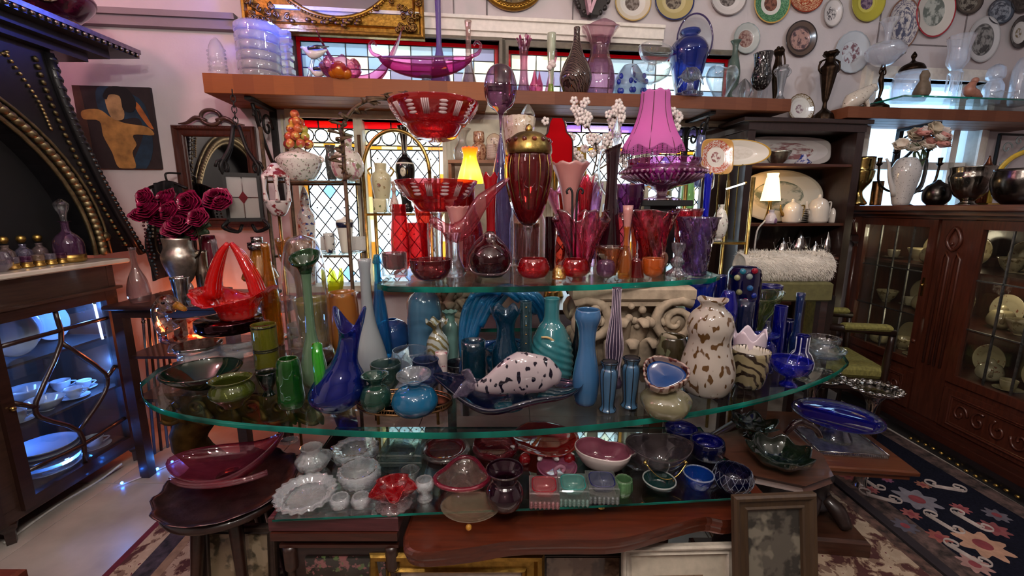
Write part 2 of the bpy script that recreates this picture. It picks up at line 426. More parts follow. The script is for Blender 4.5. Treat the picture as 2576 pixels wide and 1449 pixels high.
# floor of large pale stone tiles, each a piece of its own
@cached
def tilemat(k):
    t = NT('stone_tile'); n = t.noise(4., t.coord(loc=(k*3.1, 1, 2)), 5); n2 = t.noise(40.)
    c = t.ramp(n, [(.3, '9c938b'), (.7, 'b9b1a8')]); return t.done(t.bsdf(c, .28, nrm=t.bump(n2, .05, .002), coat=.15))
fl = B().box(XL, YB, -.06, XR, 4.1, -.012).obj('floor', solid('6d655d', .8), kind='structure')
ts = .78; TMS = []
for k in range(3):
    m = B().box(.002, .002, -.012, ts-.002, ts-.002, 0, bev=.0015).mesh('tile'); m.materials.append(tilemat(k)); TMS.append(m)
for i in range(-4, 7):
    for j in range(-4, 6):
        x, y = i*ts+.13, j*ts-.2
        if x+ts < XL or x > XR or y > 4.1 or y+ts < .6: continue
        link('tile', TMS[(i*2+j*5) % 3], fl, (x, y, 0))
# picture rail and panel mouldings on the rear wall
def rail(name, x0, y0, x1, y1, t, V=0., h=.06, m=TRIM):
    a0, z0 = PW(x0, y0, V); a1, z1 = PW(x1, y1, V); z = (z0+z1)/2
    b = B().box(a0, -V-.035, z-h/2, a1, -V+.0, z+h/2).box(a0, -V-.055, z+h*.2, a1, -V, z+h/2+.014).box(a0, -V-.05, z-h/2-.01, a1, -V, z-h/2+.008)
    return b.obj(name, m, None, WO, WROT, kind='structure')
rail('trim_1', 120, 38, 600, 66, 0, h=.07, m=plaster('8d8284'))
a0, z0 = PW(690, 70); a1, _ = PW(1660, 122); zt = U1[3]
b = B().box(a0, -.055, zt+.05, a1, 0, zt+.115).box(a0, -.035, zt+.02, a1, 0, zt+.05).box(a0, -.075, zt+.115, a1, 0, zt+.135)
b.obj('trim_2', TRIM, None, WO, WROT, kind='structure')
for i, (x0, x1, yy) in enumerate([(1142, 1225, 50), (1225, 1440, 55), (2205, 2420, 108)]):
    a0, z0 = PW(x0, yy); a1, _ = PW(x1, yy)
    B().box(a0, -.006, z0-.004, a1, 0, z0+.004).box(a0-.004, -.006, z0-.004, a0+.004, 0, ZC).box(a1-.004, -.006, z0-.004, a1+.004, 0, ZC).obj('trim_%d' % (i+3), solid('7d7474', .6), None, WO, WROT, kind='structure')
# ---------------------------------------------------------------- windows
LEAD = solid('2b2a2c', .5, .3); FRAME = solid('cfc6ae', .5, var=.1, scale=12.); FRAMED = solid('6d6455', .55, var=.1)
@cached
def pane(col, milk=.25, seed=0):
    t = NT('window_glass'); c = H(col); n = t.noise(14., t.coord(loc=(seed, 0, 0)), 2)
    cc = t.mix(t.math('MULTIPLY', n, .35), c, tuple(x*.75 for x in c[:3])+(1,))
    tr = t.n('ShaderNodeBsdfTransparent', {0: cc}).outputs[0]; tl = t.n('ShaderNodeBsdfTranslucent', {0: cc}).outputs[0]
    a = t.n('ShaderNodeMixShader', {0: milk, 1: tr, 2: tl}).outputs[0]
    g = t.n('ShaderNodeBsdfGlossy', {1: .12}).outputs[0]
    return t.done(t.n('ShaderNodeMixShader', {0: .06, 1: a, 2: g}).outputs[0])
def clip(poly, r):
    a0, z0, a1, z1 = r
    for ax, lim, sg in ((0, a0, 1), (0, a1, -1), (1, z0, 1), (1, z1, -1)):
        out = []
        for i in range(len(poly)):
            p, q = poly[i], poly[(i+1) % len(poly)]
            dp, dq = (p[ax]-lim)*sg, (q[ax]-lim)*sg
            if dp >= 0: out.append(p)
            if dp*dq < 0: t = dp/(dp-dq); out.append((p[0]+(q[0]-p[0])*t, p[1]+(q[1]-p[1])*t))
        poly = out
        if len(poly) < 3: return None
    return poly
def pane_obj(root, poly, y, m):
    cx = sum(p[0] for p in poly)/len(poly); cz = sum(p[1] for p in poly)/len(poly)
    B().prism([(p[0]-cx, p[1]-cz) for p in poly], -.002, .002, 'y').obj('pane', m, root, (cx, y, cz))
def win_root(i): return link('window_%d' % i, None, None, WO, WROT, kind='structure')
def casing(root, r, w=.05, y0=-.03, y1=.1, m=FRAME, nm='window_frame'):
    a0, z0, a1, z1 = r
    b = B()
    for s, yy in ((w, y0), (w*.5, y0-.018)):
        b.box(a0-s, yy, z0-s, a0, y1, z1+s).box(a1, yy, z0-s, a1+s, y1, z1+s).box(a0, yy, z1, a1, y1, z1+s).box(a0, yy, z0-s, a1, y1, z0)
    b.obj(nm, m, root)
CLEAR = ['f6f9fb', 'eaf2f7', 'f4f1e6', 'dfeaf2']
def leaded(i, r, reds, dia=(.092, .118)):
    root = win_root(i); casing(root, r, .055); a0, z0, a1, z1 = r; y = .06; cm = B()
    def hor(z, t=.004): cm.box(a0, y-t, z-t, a1, y+t, z+t)
    def ver(a, za, zb, t=.004): cm.box(a-t, y-t, za, a+t, y+t, zb)
    # red strip
    zr = z1-.05; nr = 3
    for j in range(nr):
        p0, p1 = a0+(a1-a0)*j/nr, a0+(a1-a0)*(j+1)/nr
        pane_obj(root, [(p0, zr), (p1, zr), (p1, z1), (p0, z1)], y, pane(reds[j % len(reds)], .3)); ver(p1, zr, z1)
    hor(zr)
    # row of roundels
    nc = max(2, round((a1-a0)/.105)); d = (a1-a0)/nc; zc = zr-d
    for j in range(nc):
        cx, cz = a0+d*(j+.5), zr-d/2; circ = [(cx+d*.46*cos(2*pi*k/20), cz+d*.46*sin(2*pi*k/20)) for k in range(20)]
        pane_obj(root, circ, y, pane(CLEAR[j % 4], .25)); cm.tube([(p[0], y, p[1]) for p in circ], .0045, 5, 1, True)
        cm.tube([(cx+d*.1*cos(2*pi*k/8), y, cz+d*.1*sin(2*pi*k/8)) for k in range(8)], .0015, 4, 1, True)
    for j in range(nc+1):                                            # panes between the roundels
        cx = a0+d*j
        for cz, s in ((zr, -1), (zc, 1)):
            pl = clip([(cx-d*.3, cz), (cx, cz+s*d*.32), (cx+d*.3, cz)], (a0, zc, a1, zr))
            if pl: pane_obj(root, pl, y+.003, pane('e4dcc4', .3))
    hor(zc); hor(zc-.028)
    ne = 5
    for j in range(ne):
        p0, p1 = a0+(a1-a0)*j/ne, a0+(a1-a0)*(j+1)/ne
        pane_obj(root, [(p0, zc-.028), (p1, zc-.028), (p1, zc), (p0, zc)], y, pane(['e8b25e', 'f2e2b8'][j % 2], .3))
    # amber side strips, diamonds between
    zt = zc-.028; sw = .03; rr = (a0+sw, z0, a1-sw, zt)
    for s in (a0, a1-sw):
        ny = 6
        for j in range(ny):
            p0, p1 = z0+(zt-z0)*j/ny, z0+(zt-z0)*(j+1)/ny
            pane_obj(root, [(s, p0), (s+sw, p0), (s+sw, p1), (s, p1)], y, pane(['f3e6c0', 'e6bd72', 'f4f1e6'][j % 3], .3))
    ver(a0+sw, z0, zt); ver(a1-sw, z0, zt)
    dw, dh = dia; ia = 0
    na = int((a1-a0)/dw)+2; nz = int((zt-z0)/dh)+2
    for u in range(-1, na*2):
        for w in range(-1, nz*2):
            if (u+w) % 2: continue
            cx, cz = a0+sw+u*dw/2, zt-w*dh/2
            pl = clip([(cx-dw/2+.001, cz), (cx, cz-dh/2+.001), (cx+dw/2-.001, cz), (cx, cz+dh/2-.001)], rr)
            if pl:
                ia += 1; pane_obj(root, pl, y, pane('a8c6e6' if (ia*7) % 23 == 3 else CLEAR[(ia*5) % 4], .22))
                for p, q in zip(pl, pl[1:]+pl[:1]):
                    cm.tube([(p[0], y, p[1]), (q[0], y, q[1])], .0035, 4, 1, cap=False)
                if w % 3 == 1: cm.ell((cx, y, cz), .006, 6, 4)
    cm.obj('lead_came', LEAD, root)
leaded(1, LA, ['e2203a', 'f04a3a', 'd81c34']); leaded(2, LB, ['e8263c', 'd81c34', 'f0503c'])
leaded(3, LC, ['d9b8f4', 'e8d8f8', 'c8a8f0']); leaded(4, LD, ['9a86c0', '6d6480', 'b09ad0'])
def strip(i, r, nx, nz, seed):
    root = win_root(i); casing(root, r, .04, -.02, .1, FRAMED); a0, z0, a1, z1 = r; y = .05; cm = B(); rnd = random.Random(seed); bw = .028
    cs = ['dfe9ee', 'b9c2c6', 'cfd8cf', 'e9efe9', 'aab9c4', 'd9d4c4', 'a9a6b4']
    for k, (p, q) in enumerate([((a0, z1-bw), (a1, z1)), ((a0, z0), (a0+bw, z1-bw)), ((a1-bw, z0), (a1, z1-bw))]):
        horiz = k == 0; n = 6 if horiz else 2
        for j in range(n):
            if horiz: pa = (p[0]+(q[0]-p[0])*j/n, p[1]); qa = (p[0]+(q[0]-p[0])*(j+1)/n, q[1])
            else: pa = (p[0], p[1]+(q[1]-p[1])*j/n); qa = (q[0], p[1]+(q[1]-p[1])*(j+1)/n)
            pane_obj(root, [pa, (qa[0], pa[1]), qa, (pa[0], qa[1])], y, pane('b01838', .35))
    for u in range(nx):
        for w in range(nz):
            p0, p1 = a0+bw+(a1-a0-2*bw)*u/nx, a0+bw+(a1-a0-2*bw)*(u+1)/nx; q0, q1 = z0+(z1-bw-z0)*w/nz, z0+(z1-bw-z0)*(w+1)/nz
            pane_obj(root, [(p0, q0), (p1, q0), (p1, q1), (p0, q1)], y, pane(rnd.choice(cs), .4))
            cm.box(p1-.003, y-.004, q0, p1+.003, y+.004, q1).box(p0, y-.004, q1-.003, p1, y+.004, q1+.003)
    cm.box(a0+bw-.003, y-.004, z0, a0+bw+.003, y+.004, z1-bw)
    cm.obj('lead_came', LEAD, root)
strip(5, U1, 9, 3, 3); strip(6, U2, 9, 3, 5)
root = win_root(7); a0, z0, a1, z1 = R3; casing(root, R3, .09, -.04, .12, TRIM)
B().box(a0, -.09, z0-.14, a1, 0, z0-.1).obj('window_sill', TRIM, root)
b = B(); zm = z0+(z1-z0)*.42; am = (a0+a1)/2
b.box(a0, .02, zm-.03, a1, .07, zm+.03).box(a1-.16, .02, z0, a1-.1, .07, z1)
b.obj('sash', TRIM, root)
for p0, p1, q0, q1 in ((a0, a1-.16, z0, zm-.03), (a0, a1-.16, zm+.03, z1), (a1-.1, a1, z0, zm-.03), (a1-.1, a1, zm+.03, z1)):
    pane_obj(root, [(p0, q0), (p1, q0), (p1, q1), (p0, q1)], .045, pane('cfe4f6', .25, 3))
# cream panelling between and around the lower windows
b = B()
for x0, x1 in ((706, 752), (1128, 1380), (1836, 1860)):
    A0, z0 = PW(x0, 290); A1, z1 = PW(x1, 720)
    b.box(A0, -.012, .9, A1, 0, LA[3]+.02)
b.box(PW(700, 285)[0], -.05, LA[3]+.06, PW(1850, 300)[0], 0, LA[3]+.1)
b.obj('trim_8', FRAME, None, WO, WROT, kind='structure')
# window ledge under the leaded lights
b = B().box(PW(690, 700)[0], -.16, .93, PW(1860, 700)[0], 0, .97); b.obj('trim_9', FRAME, None, WO, WROT, kind='structure')
# ---------------------------------------------------------------- wooden wall shelves
@cached
def butcher(dark=0):
    t = NT('plank_wood'); v = t.coord(scale=(1, 1, 1))
    w = t.n('ShaderNodeTexBrick', {'Vector': v, 'Color1': H('783c12') if not dark else H('6a3a22'), 'Color2': H('90501c') if not dark else H('7d4a30'), 'Mortar': H('74421e') if not dark else H('5d3320'), 'Scale': 3.2, 'Mortar Size': .0, 'Brick Width': .35, 'Row Height': .12}).outputs[0]
    n = t.noise(9., t.coord(scale=(1.2, 14, 22)), 5); c = t.mix(t.math('MULTIPLY', n, .55), w, H('6b3714') if not dark else H('472416'))
    return t.done(t.bsdf(c, .5, nrm=t.bump(n, .08, .001), spec=.3))
SV = .40                                      # shelf depth off the wall
def shelf(label, x0, y0, x1, y1, th, V=SV, dark=0, under=0):
    """front edge runs through the pixels (x0,y0)-(x1,y1) of its top edge"""
    A0, z0 = PW(x0, y0, V); A1, z1 = PW(x1, y1, V); z = (z0+z1)/2
    t = thing('wooden_shelf', label, 'shelf', WO, WROT)
    m = butcher(dark); nb = 4; top = z
    for j in range(nb):
        p0, p1 = -V+V*j/nb, -V+V*(j+1)/nb
        B().box(A0, p0+.0006, top-th, A1, p1-.0006, top, bev=.002).obj('plank', m, t)
    return t, A0, A1, top
S1, a0, a1, SZ1 = shelf('long oak shelf at left carrying the pink glass bowls', 508, 184, 1228, 206, .105)
IRON = solid('1d1a19', .5, .5, var=.2)
def bracket(t, a, z, L=.36, hgt=.62, m=IRON):
    B().box(a-.018, -.03, z-hgt, a+.018, 0, z).box(a-.018, -L, z-.02, a+.018, 0, z).obj('bracket_arm', m, t)
    b = B().tube([(a, -.02, z-hgt*.62), (a, -L*.3, z-hgt*.55), (a, -L*.62, z-hgt*.3), (a, -L*.85, z-.03)], .011, 8)
    sp = lambda cy, cz, r, s: [(a, cy+s*r*(1-k/14)*cos(k*.62), cz+r*(1-k/14)*sin(k*.62)) for k in range(13)]
    b.tube(sp(-L*.35, z-.13, .085, 1), .008, 6, 2).tube(sp(-L*.7, z-.1, .06, -1), .007, 6, 2)
    b.obj('scroll', m, t)
bracket(S1, a0+.21, SZ1-.106); 
S2, a0, a1, SZ2 = shelf('long brown shelf at centre right carrying the tall blue vase', 1290, 226, 1992, 249, .078, dark=1)
bracket(S2, a1-.52, SZ2-.079)
S3, a0, a1, SZ3 = shelf('reddish shelf at far right below the crystal pieces', 2136, 265, 2700, 285, .075, V=.36, dark=1)
bracket(S3, a0+.8, SZ3-.076, .3, .4)
# glass plate raised on top of the right shelf
@cached
def sheet(edge='0f9a86'):
    t = NT('shelf_glass'); f = t.n('ShaderNodeLayerWeight', {0: .5}).outputs['Facing']
    tr = t.n('ShaderNodeBsdfTransparent', {0: (.9, .96, .94, 1)}).outputs[0]; go = t.n('ShaderNodeBsdfGlossy', {1: .015}).outputs[0]
    return t.done(t.n('ShaderNodeMixShader', {0: t.math('MULTIPLY_ADD', t.math('POWER', f, 4.), .8, .05), 1: tr, 2: go}).outputs[0])
@cached
def sheet_edge(a='0b8f7c', b='04342e'):
    t = NT('glass_edge'); n = t.noise(5., t.coord(scale=(1, 1, .2)), 3); c = t.ramp(n, [(.35, b), (.62, a)])
    tl = t.n('ShaderNodeBsdfTranslucent', {0: c}).outputs[0]; p = t.bsdf(c, .05, coat=.5)
    return t.done(t.n('ShaderNodeMixShader', {0: .35, 1: p, 2: tl}).outputs[0])
@cached
def mirrored():
    t = NT('mirrored_glass'); f = t.n('ShaderNodeLayerWeight', {0: .5}).outputs['Facing']
    tr = t.n('ShaderNodeBsdfTransparent', {0: (.72, .8, .78, 1)}).outputs[0]; go = t.n('ShaderNodeBsdfGlossy', {0: (.9, .95, .93, 1), 1: .02}).outputs[0]
    return t.done(t.n('ShaderNodeMixShader', {0: t.math('MULTIPLY_ADD', t.math('POWER', f, 3.), .6, .22), 1: tr, 2: go}).outputs[0])
def glass_top(name, label, out, z, th, refl=None):
    """sheet of plate glass from a plan outline: clear faces and a green ground edge"""
    t = thing(name, label, 'glass shelf', (0, 0, 0))
    n = len(out); cx = sum(p[0] for p in out)/n; cyy = sum(p[1] for p in out)/n; ins = [(cx+(p[0]-cx)*.9985, cyy+(p[1]-cyy)*.9985) for p in out]
    b = B(); b.add([(p[0], p[1], z) for p in ins], [tuple(range(n))], False); b.add([(p[0], p[1], z-th) for p in ins], [tuple(range(n))[::-1]], False)
    b.obj('pane', refl or sheet(), t)
    b = B(); r = [(p, z) for p in ins]; ring = [[(p[0], p[1], z) for p in ins], [(p[0], p[1], z-.002) for p in out], [(p[0], p[1], z-th+.002) for p in out], [(p[0], p[1], z-th) for p in ins]]
    vs = sum(ring, []); fs = [(i*n+k, (i+1)*n+k, (i+1)*n+(k+1) % n, i*n+(k+1) % n) for i in range(3) for k in range(n)]
    b.add(vs, fs, True); b.obj('ground_edge', sheet_edge(), t)
    return t
A0, z = PW(2268, 240, .40); A1, _ = PW(2720, 252, .40); GZ3 = z
out = [W(A0, .42, 0), W(A1, .42, 0), W(A1, .05, 0), W(A0, .05, 0)]
glass_top('glass_shelf', 'clear glass plate with turquoise edge above the far right wooden shelf', [(p.x, p.y) for p in out], GZ3, .012)
# ================================================================ DISPLAY TABLES
Z1, Z2, Z3 = .62, .85, 1.22
RANGE[Z3] = (1.68, 2.3); RANGE[Z2] = (1.3, 2.2)
def outline(pix, z, close=None): return [tuple(P(x, y, Z=z)[:2]) for x, y in pix]
q = outline([(948, 714), (975, 720), (1100, 722), (1300, 721), (1500, 716), (1700, 706), (1790, 700), (1812, 692)], Z3)
q = q+[(q[-1][0]-.0, 2.38), (q[0][0]-.05, 2.36)]
glass_top('glass_shelf', 'upper glass shelf on stone capitals crowded with red glass', [tuple(v) for v in q], Z3, .021)
fr = outline([(352, 962), (362, 1004), (420, 1033), (560, 1058), (760, 1076), (960, 1086), (1150, 1088), (1350, 1080), (1550, 1062), (1750, 1035), (1900, 1005), (2020, 970), (2100, 938), (2136, 910)], Z2)
fr = [tuple(v) for v in catmull([(p[0], p[1], 0) for p in fr], 4)]
bk = [(1.58, 2.0), (1.5, 2.16), (1.15, 2.28), (0, 2.28), (-1.05, 2.2), (-1.4, 1.98), (-1.46, 1.68)]
glass_top('glass_table', 'wide bow-fronted glass tabletop carrying the blue and green glass', [(p[0], p[1]) for p in fr]+bk, Z2, .02)
q = outline([(684, 1308), (1060, 1290), (1500, 1272), (1898, 1250)], Z1); q = q+[(q[-1][0]+.02, 1.62), (q[0][0]-.03, 1.62)]
glass_top('glass_table', 'low glass plate above the serpentine tabletop with ashtrays and salts', q, Z1, .008, mirrored())
# ================================================================ FURNITURE AND WALL PIECES
def framebox(w, h, fw, d, prof=None):
    """mitred moulding round a w x h opening-less rectangle in the local XZ plane (front faces -Y), centred"""
    prof = prof or [(0, 0), (0, .7), (.12, 1), (.3, .95), (.45, .55), (.75, .5), (.85, .75), (.95, .6), (1, .1), (1, 0)]
    rings = []
    for s, y in prof:
        i = s*fw; rings.append([(-w/2+i, -y*d, -h/2+i), (w/2-i, -y*d, -h/2+i), (w/2-i, -y*d, h/2-i), (-w/2+i, -y*d, h/2-i)])
    vs = sum(rings, []); fs = [(i*4+k, i*4+(k+1) % 4, (i+1)*4+(k+1) % 4, (i+1)*4+k) for i in range(len(prof)-1) for k in range(4)]
    return B().add(vs, fs, False)
def leafrow(b, pts, size, step, flat=.5):
    """row of overlapping leaf bosses along a path"""
    q = catmull(pts, 8); acc = 0
    for p0, p1 in zip(q, q[1:]):
        acc += (p1-p0).length
        if acc >= step:
            acc = 0; T = (p1-p0).normalized(); N = Vector((0, 0, 1)).cross(T) if abs(T.z) < .95 else Vector((1, 0, 0))
            N.normalize(); U = T.cross(N)
            M = Matrix((T, N, U)).transposed().to_4x4(); M.translation = p0
            b.ell((0, 0, 0), (size*.62, size*flat, size*.4), 8, 5, M)
    return b
DARKW = wood('1c0e0a', '3a2018', .35); MAHOG = wood('3a1710', '6b3020', .3); OAK = wood('2e1a12', '553122', .4)
BLACKP = solid('131114', .38, var=.2, coat=.2); GOLD = metal('c9a45a', .35, .4); GOLDP = metal('b98d3e', .42, .6, 60.); BRASS = metal('c8a860', .22); SILVER = metal('c9c7c4', .12); BRONZE = metal('3a2c22', .42, .5)
# ---- black and gilt overmantel at far left
t = thing('overmantel', 'black arched overmantel with gilt leaf borders above the marble-topped cabinet', 'overmantel', (-2.35, 1.5, 1.2165), (0, 0, pi/2))
def HW(z): return .87+.36*(1-min(1, z/1.06))**1.5           # half width by height, flaring to the foot
arch = [(.93*cos(a)*.98, .02+.86*sin(a)) for a in np.linspace(0, pi, 33)]
outl = [(HW(z), z) for z in np.linspace(0, 1.06, 12)]
b = B()
L = len(arch)
for s in (1, -1):                                            # face between arch and flared side, as strips
    for i in range(16):
        p, q = arch[i], arch[i+1]
        zo0, zo1 = p[1]*1.06/.88, q[1]*1.06/.88
        o0, o1 = (HW(zo0), zo0), (HW(zo1), zo1)
        if i >= 9:                                           # upper part meets the top edge
            f0, f1 = (i-9)/7, (i-8)/7; o0 = (HW(1.06)*(1-f0), 1.06); o1 = (HW(1.06)*(1-f1), 1.06)
        if i == 9:
            e0 = arch[9][1]*1.06/.88; vs = [(s*p[0], 0, p[1]), (s*HW(e0), 0, e0), (s*HW(.95), 0, .95), (s*HW(1.06), 0, 1.06)]; vs += [(x, .16, z) for x, _, z in vs]; b.add(vs, [(0, 1, 2, 3), (7, 6, 5, 4), (1, 5, 6, 2), (2, 6, 7, 3)], False)
        for y0, y1 in ((0, .14),):
            vs = [(s*p[0], 0, p[1]), (s*o0[0], 0, o0[1]), (s*o1[0], 0, o1[1]), (s*q[0], 0, q[1])]; vs += [(x, .16, z) for x, _, z in vs]
            b.add(vs, [(0, 1, 2, 3), (7, 6, 5, 4), (1, 5, 6, 2), (0, 3, 7, 4)], False)
b.obj('face', BLACKP, t)
B().box(-.95, .12, 0, .95, .16, .9).obj('back_panel', solid('0c0b0d', .6), t)
b = B().box(-1.02, -.05, 1.06, 1.02, .2, 1.1).box(-1.1, -.1, 1.1, 1.1, .2, 1.14).box(-1.22, -.17, 1.14, 1.22, .2, 1.18); b.obj('cornice', BLACKP, t)
b = B().box(-1.225, -.178, 1.163, 1.225, -.168, 1.186); 
for i in range(70): b.ell((-1.2+i*2.4/69, -.176, 1.152), .011, 6, 4)
b.obj('beaded_edge', metal('9a9188', .3), t)
b = B(); pts = [(x*1.05, -.012, z*1.04) for x, z in arch]; leafrow(b, pts, .05, .027); b.tube([(x*1.0, -.01, z) for x, z in arch], .011, 6, 1).tube([(x*1.1, -.01, z*1.085) for x, z in arch], .008, 6, 1)
b.obj('arch_border', metal('9a8a68', .45, .5), t)
b = B()
for s in (1, -1):
    leafrow(b, [(s*(HW(z)-.09), -.008, z) for z in np.linspace(.05, 1.02, 8)], .024, .022)
    r = B(); r.tube([(s*(HW(z)-.02), -.01, z) for z in np.linspace(0, 1.05, 10)], .022, 8, 1); leafrow(r, [(s*(HW(z)-.015), -.02, z) for z in np.linspace(0, 1.05, 10)], .034, .03, .7); r.obj('rope_edge', BLACKP, t)
    b.ell((s*.98, -.01, .12), .028, 8, 6)
    leafrow(b, [(s*.98, -.008, .03), (s*.8, -.008, .03)], .024, .022); b.obj('side_border', metal('7d7050', .5, .5), t)['kind'] = 'stuff'; b = B()
for s in (1, -1):
    for k in range(5): leafrow(b, [(s*(.62-.1*k+.05), -.008, 1.0), (s*(.6-.1*k), -.008, .96-.02*k), (s*(.57-.1*k), -.008, 1.0)], .017, .014)
    leafrow(b, [(s*.66, -.008, .98), (s*.76, -.008, .8), (s*.8, -.008, .66)], .016, .016); b.obj('garland', metal('b8a070', .45), t)['kind'] = 'stuff'; b = B()
# a burgundy and gold vase on its side at the top
t = thing('porcelain_urn', 'burgundy porcelain urn with gilt panels on top of the black overmantel', 'urn', (-2.32, 2.36, 2.4035))
b = B().lathe([(.4, 0), (.62, .05), (.6, .1), (.95, .4), (1, .6), (.7, .85), (.4, 1)], R=.19, Hh=.24); b.obj('body', china('4a0a22', '2a0514', scale=8., thr=.5), t)
b = B().lathe([(.42, 0), (.64, .0), (.64, .06), (.5, .1)], R=.19, Hh=.24, sub=1); b.obj('foot', GOLD, t)
M = Matrix.Translation((.12, -.12, .13)) @ Matrix.Rotation(-.7, 4, 'Z'); B().ell((0, 0, 0), (.025, .07, .075), 16, 10, M).obj('painted_panel', china('b89c7a', '6a4a34', 'd8c8a8', 20., .5), t)
# ---- left marble-topped cabinet
t = thing('display_cabinet', 'dark wood display cabinet with pale marble top lit blue inside', 'cabinet', (-2.25, .9, 0), (0, 0, pi/2))
CW = 1.5
B().box(-.05, -.05, 1.19, CW+.06, .5, 1.216, bev=.006).obj('marble_top', solid('cfc4b4', .25, var=.12, scale=5., coat=.3), t)
b = B().box(.04, .46, .16, CW-.04, .48, 1.05).box(0, 0, .1, .04, .48, 1.19).box(CW-.04, 0, .1, CW, .48, 1.19).box(.04, .001, 1.05, CW-.04, .48, 1.19).box(.04, .001, .1, CW-.04, .48, .16).box(.77, .002, .16, .85, .05, 1.05).box(-.01, -.03, 1.052, CW+.01, -.001, 1.066)
b.obj('carcase', wood('2a1a14', '4a3226', .4), t)
for x in (.02, .81, CW-.03):
    for y in (.025, .45): B().lathe([(1, 1), (1, .8), (.6, .6), (.55, 0)][::-1], 4, 1, R=.04, Hh=.1, c=(x, y, 0), smooth=False).obj('leg', DARKW, t)
for z in (.48, .78):
    B().box(.04, .03, z, CW-.04, .46, z+.012).obj('shelf', solid('3a3230', .5), t)
for x0, x1 in ((.05, .77), (.85, 1.46)):
    d = B().box(x0, -.02, .13, x0+.05, .015, 1.05).box(x1-.05, -.02, .13, x1, .015, 1.05).box(x0+.05, -.0195, .13, x1-.05, .015, .18).box(x0+.05, -.0195, 1.0, x1-.05, .015, 1.05).obj('door', DARKW, t)
    xa, xb = x0+.05, x1-.05; cx = (xa+xb)/2
    B().box(xa, .0, .18, xb, .004, 1.0).obj('pane', glass('e4eef4', .01, gl=.45), d)
    b = B()
    for pts in ([(cx, -.004, 1.0), (cx, -.004, .84), (cx-.16, -.004, .6), (cx-.16, -.004, .52), (cx, -.004, .36), (cx, -.004, .18)], [(cx, -.004, .84), (cx+.19, -.004, .6), (cx+.17, -.004, .5), (cx, -.004, .36)], [(xa, -.004, .9), (cx, -.004, .9), (xb, -.004, .9)], [(xa, -.004, .64), (cx-.16, -.004, .57)], [(cx+.19, -.004, .57), (xb, -.004, .62)], [(xa, -.004, .3), (cx, -.004, .28), (xb, -.004, .3)]):
        b.tube(pts, .011, 6, 3)
    b.obj('glazing_bar', DARKW, d)
    B().ell((x0+.03 if x0 > .5 else x1-.03, -.03, .62), .012, 8, 6).obj('handle', BRASS, d)
for x, z in ((1.43, .95), (1.43, .62), (1.2, .2)): lamp('cabinet_blue_light', (-2.3-.05, .9+x-.04, z), 2.2, (.1, .3, 1), .02)
lamp('cabinet_blue_light', (-2.6, 2.0, .98), 2.0, (.12, .3, 1), .03); lamp('cabinet_blue_light', (-2.55, 1.9, .7), 1.6, (.15, .34, 1), .03); lamp('cabinet_blue_light', (-2.5, 1.95, .4), 1.6, (.08, .24, 1), .03)
lamp('cabinet_blue_light', (-2.5, 1.2, .6), 2.5, (.15, .35, 1), .03)
tl = link('light_tube', None, None, (-2.28, 2.3, .78), label='slim blue-white light tube inside the far end of the marble-topped cabinet', cat='light')
B().tube([(0, 0, 0), (-.01, 0, .2)], .006, 8, 1).obj('tube', glow('b8c8ff', 4.), tl); B().tube([(-.01, 0, .2), (-.01, 0, .215)], .008, 8, 1).obj('end_cap', BRASS, tl)
# ---- left side table, dark, with roses
t = thing('side_table', 'dark wood side table under the vase of crimson roses', 'table', (-1.76, 2.4, 0))
B().box(-.36, -.24, .975, .32, .24, 1.0, bev=.006).box(-.34, -.21, .93, .3, .21, .975).obj('table_top', DARKW, t)
for x in (-.31, .27):
    for y in (-.19, .19): B().box(x-.025, y-.025, 0, x+.025, y+.025, .93).obj('leg', DARKW, t)
B().box(-.32, -.2, .45, .28, .2, .47).obj('shelf', DARKW, t); B().box(-.32, -.2, .7, .28, .2, .715).obj('shelf', DARKW, t)
# ---- right bookcase with leaded glass doors
t = thing('bookcase', 'carved mahogany bookcase with leaded glass doors at far right', 'bookcase', (2.72, 3.42, 0), (0, 0, -pi/2))
BW = 1.72; WD = wood('34160e', '5f2f20', .32, axis=2)
B().box(-.1, -.12, 1.478, BW+.1, .5, 1.515, bev=.006).box(-.07, -.08, 1.455, BW+.07, .5, 1.478).box(-.03, -.03, 1.43, BW+.03, .48, 1.455).obj('cornice', wood('3d1d13', '6a3a28', .3), t)
b = B().box(.03, .43, .15, BW-.03, .45, 1.4).box(0, 0, .125, .03, .45, 1.43).box(BW-.03, 0, .125, BW, .45, 1.43).box(.03, .001, .125, BW-.03, .45, .15).box(.68, -.007, .15, .88, .04, 1.428).box(.03, .002, 1.4, BW-.03, .05, 1.43).box(.002, -.004, .40, BW-.002, .43, .44); b.obj('carcase', WD, t)
B().box(-.03, -.045, 0, BW+.03, .46, .1).box(-.015, -.03, .1, BW+.015, .46, .125).obj('plinth', wood('2a120c', '4f2519', .35), t)
for z in (.76, 1.1): B().box(.03, .05, z, BW-.03, .43, z+.018).obj('shelf', WD, t)
b = B().tube([(.035, -.012, .5), (.035, -.012, 1.2)], .022, 8, 1); leafrow(b, [(.035, -.03, .45), (.035, -.03, 1.22)], .026, .03, .8); b.obj('carved_pilaster', WD, t)
b = B().prism([(0, 1.43), (-.07, 1.43), (-.075, 1.38), (-.055, 1.32), (-.03, 1.28), (-.025, 1.24), (0, 1.22)], 0, .07, 'x')
for k in range(4): b.tube([(.01+.016*k, -.065, 1.42), (.01+.016*k, -.075, 1.37), (.01+.016*k, -.035, 1.29)], .009, 6)
b.obj('corbel', WD, t)
b = B()
for x in (.745, .815): b.tube([(x-.02, -.01, .5), (x-.02, -.01, 1.19), (x, -.012, 1.225), (x+.02, -.01, 1.19), (x+.02, -.01, .5)], .008, 6, 1)
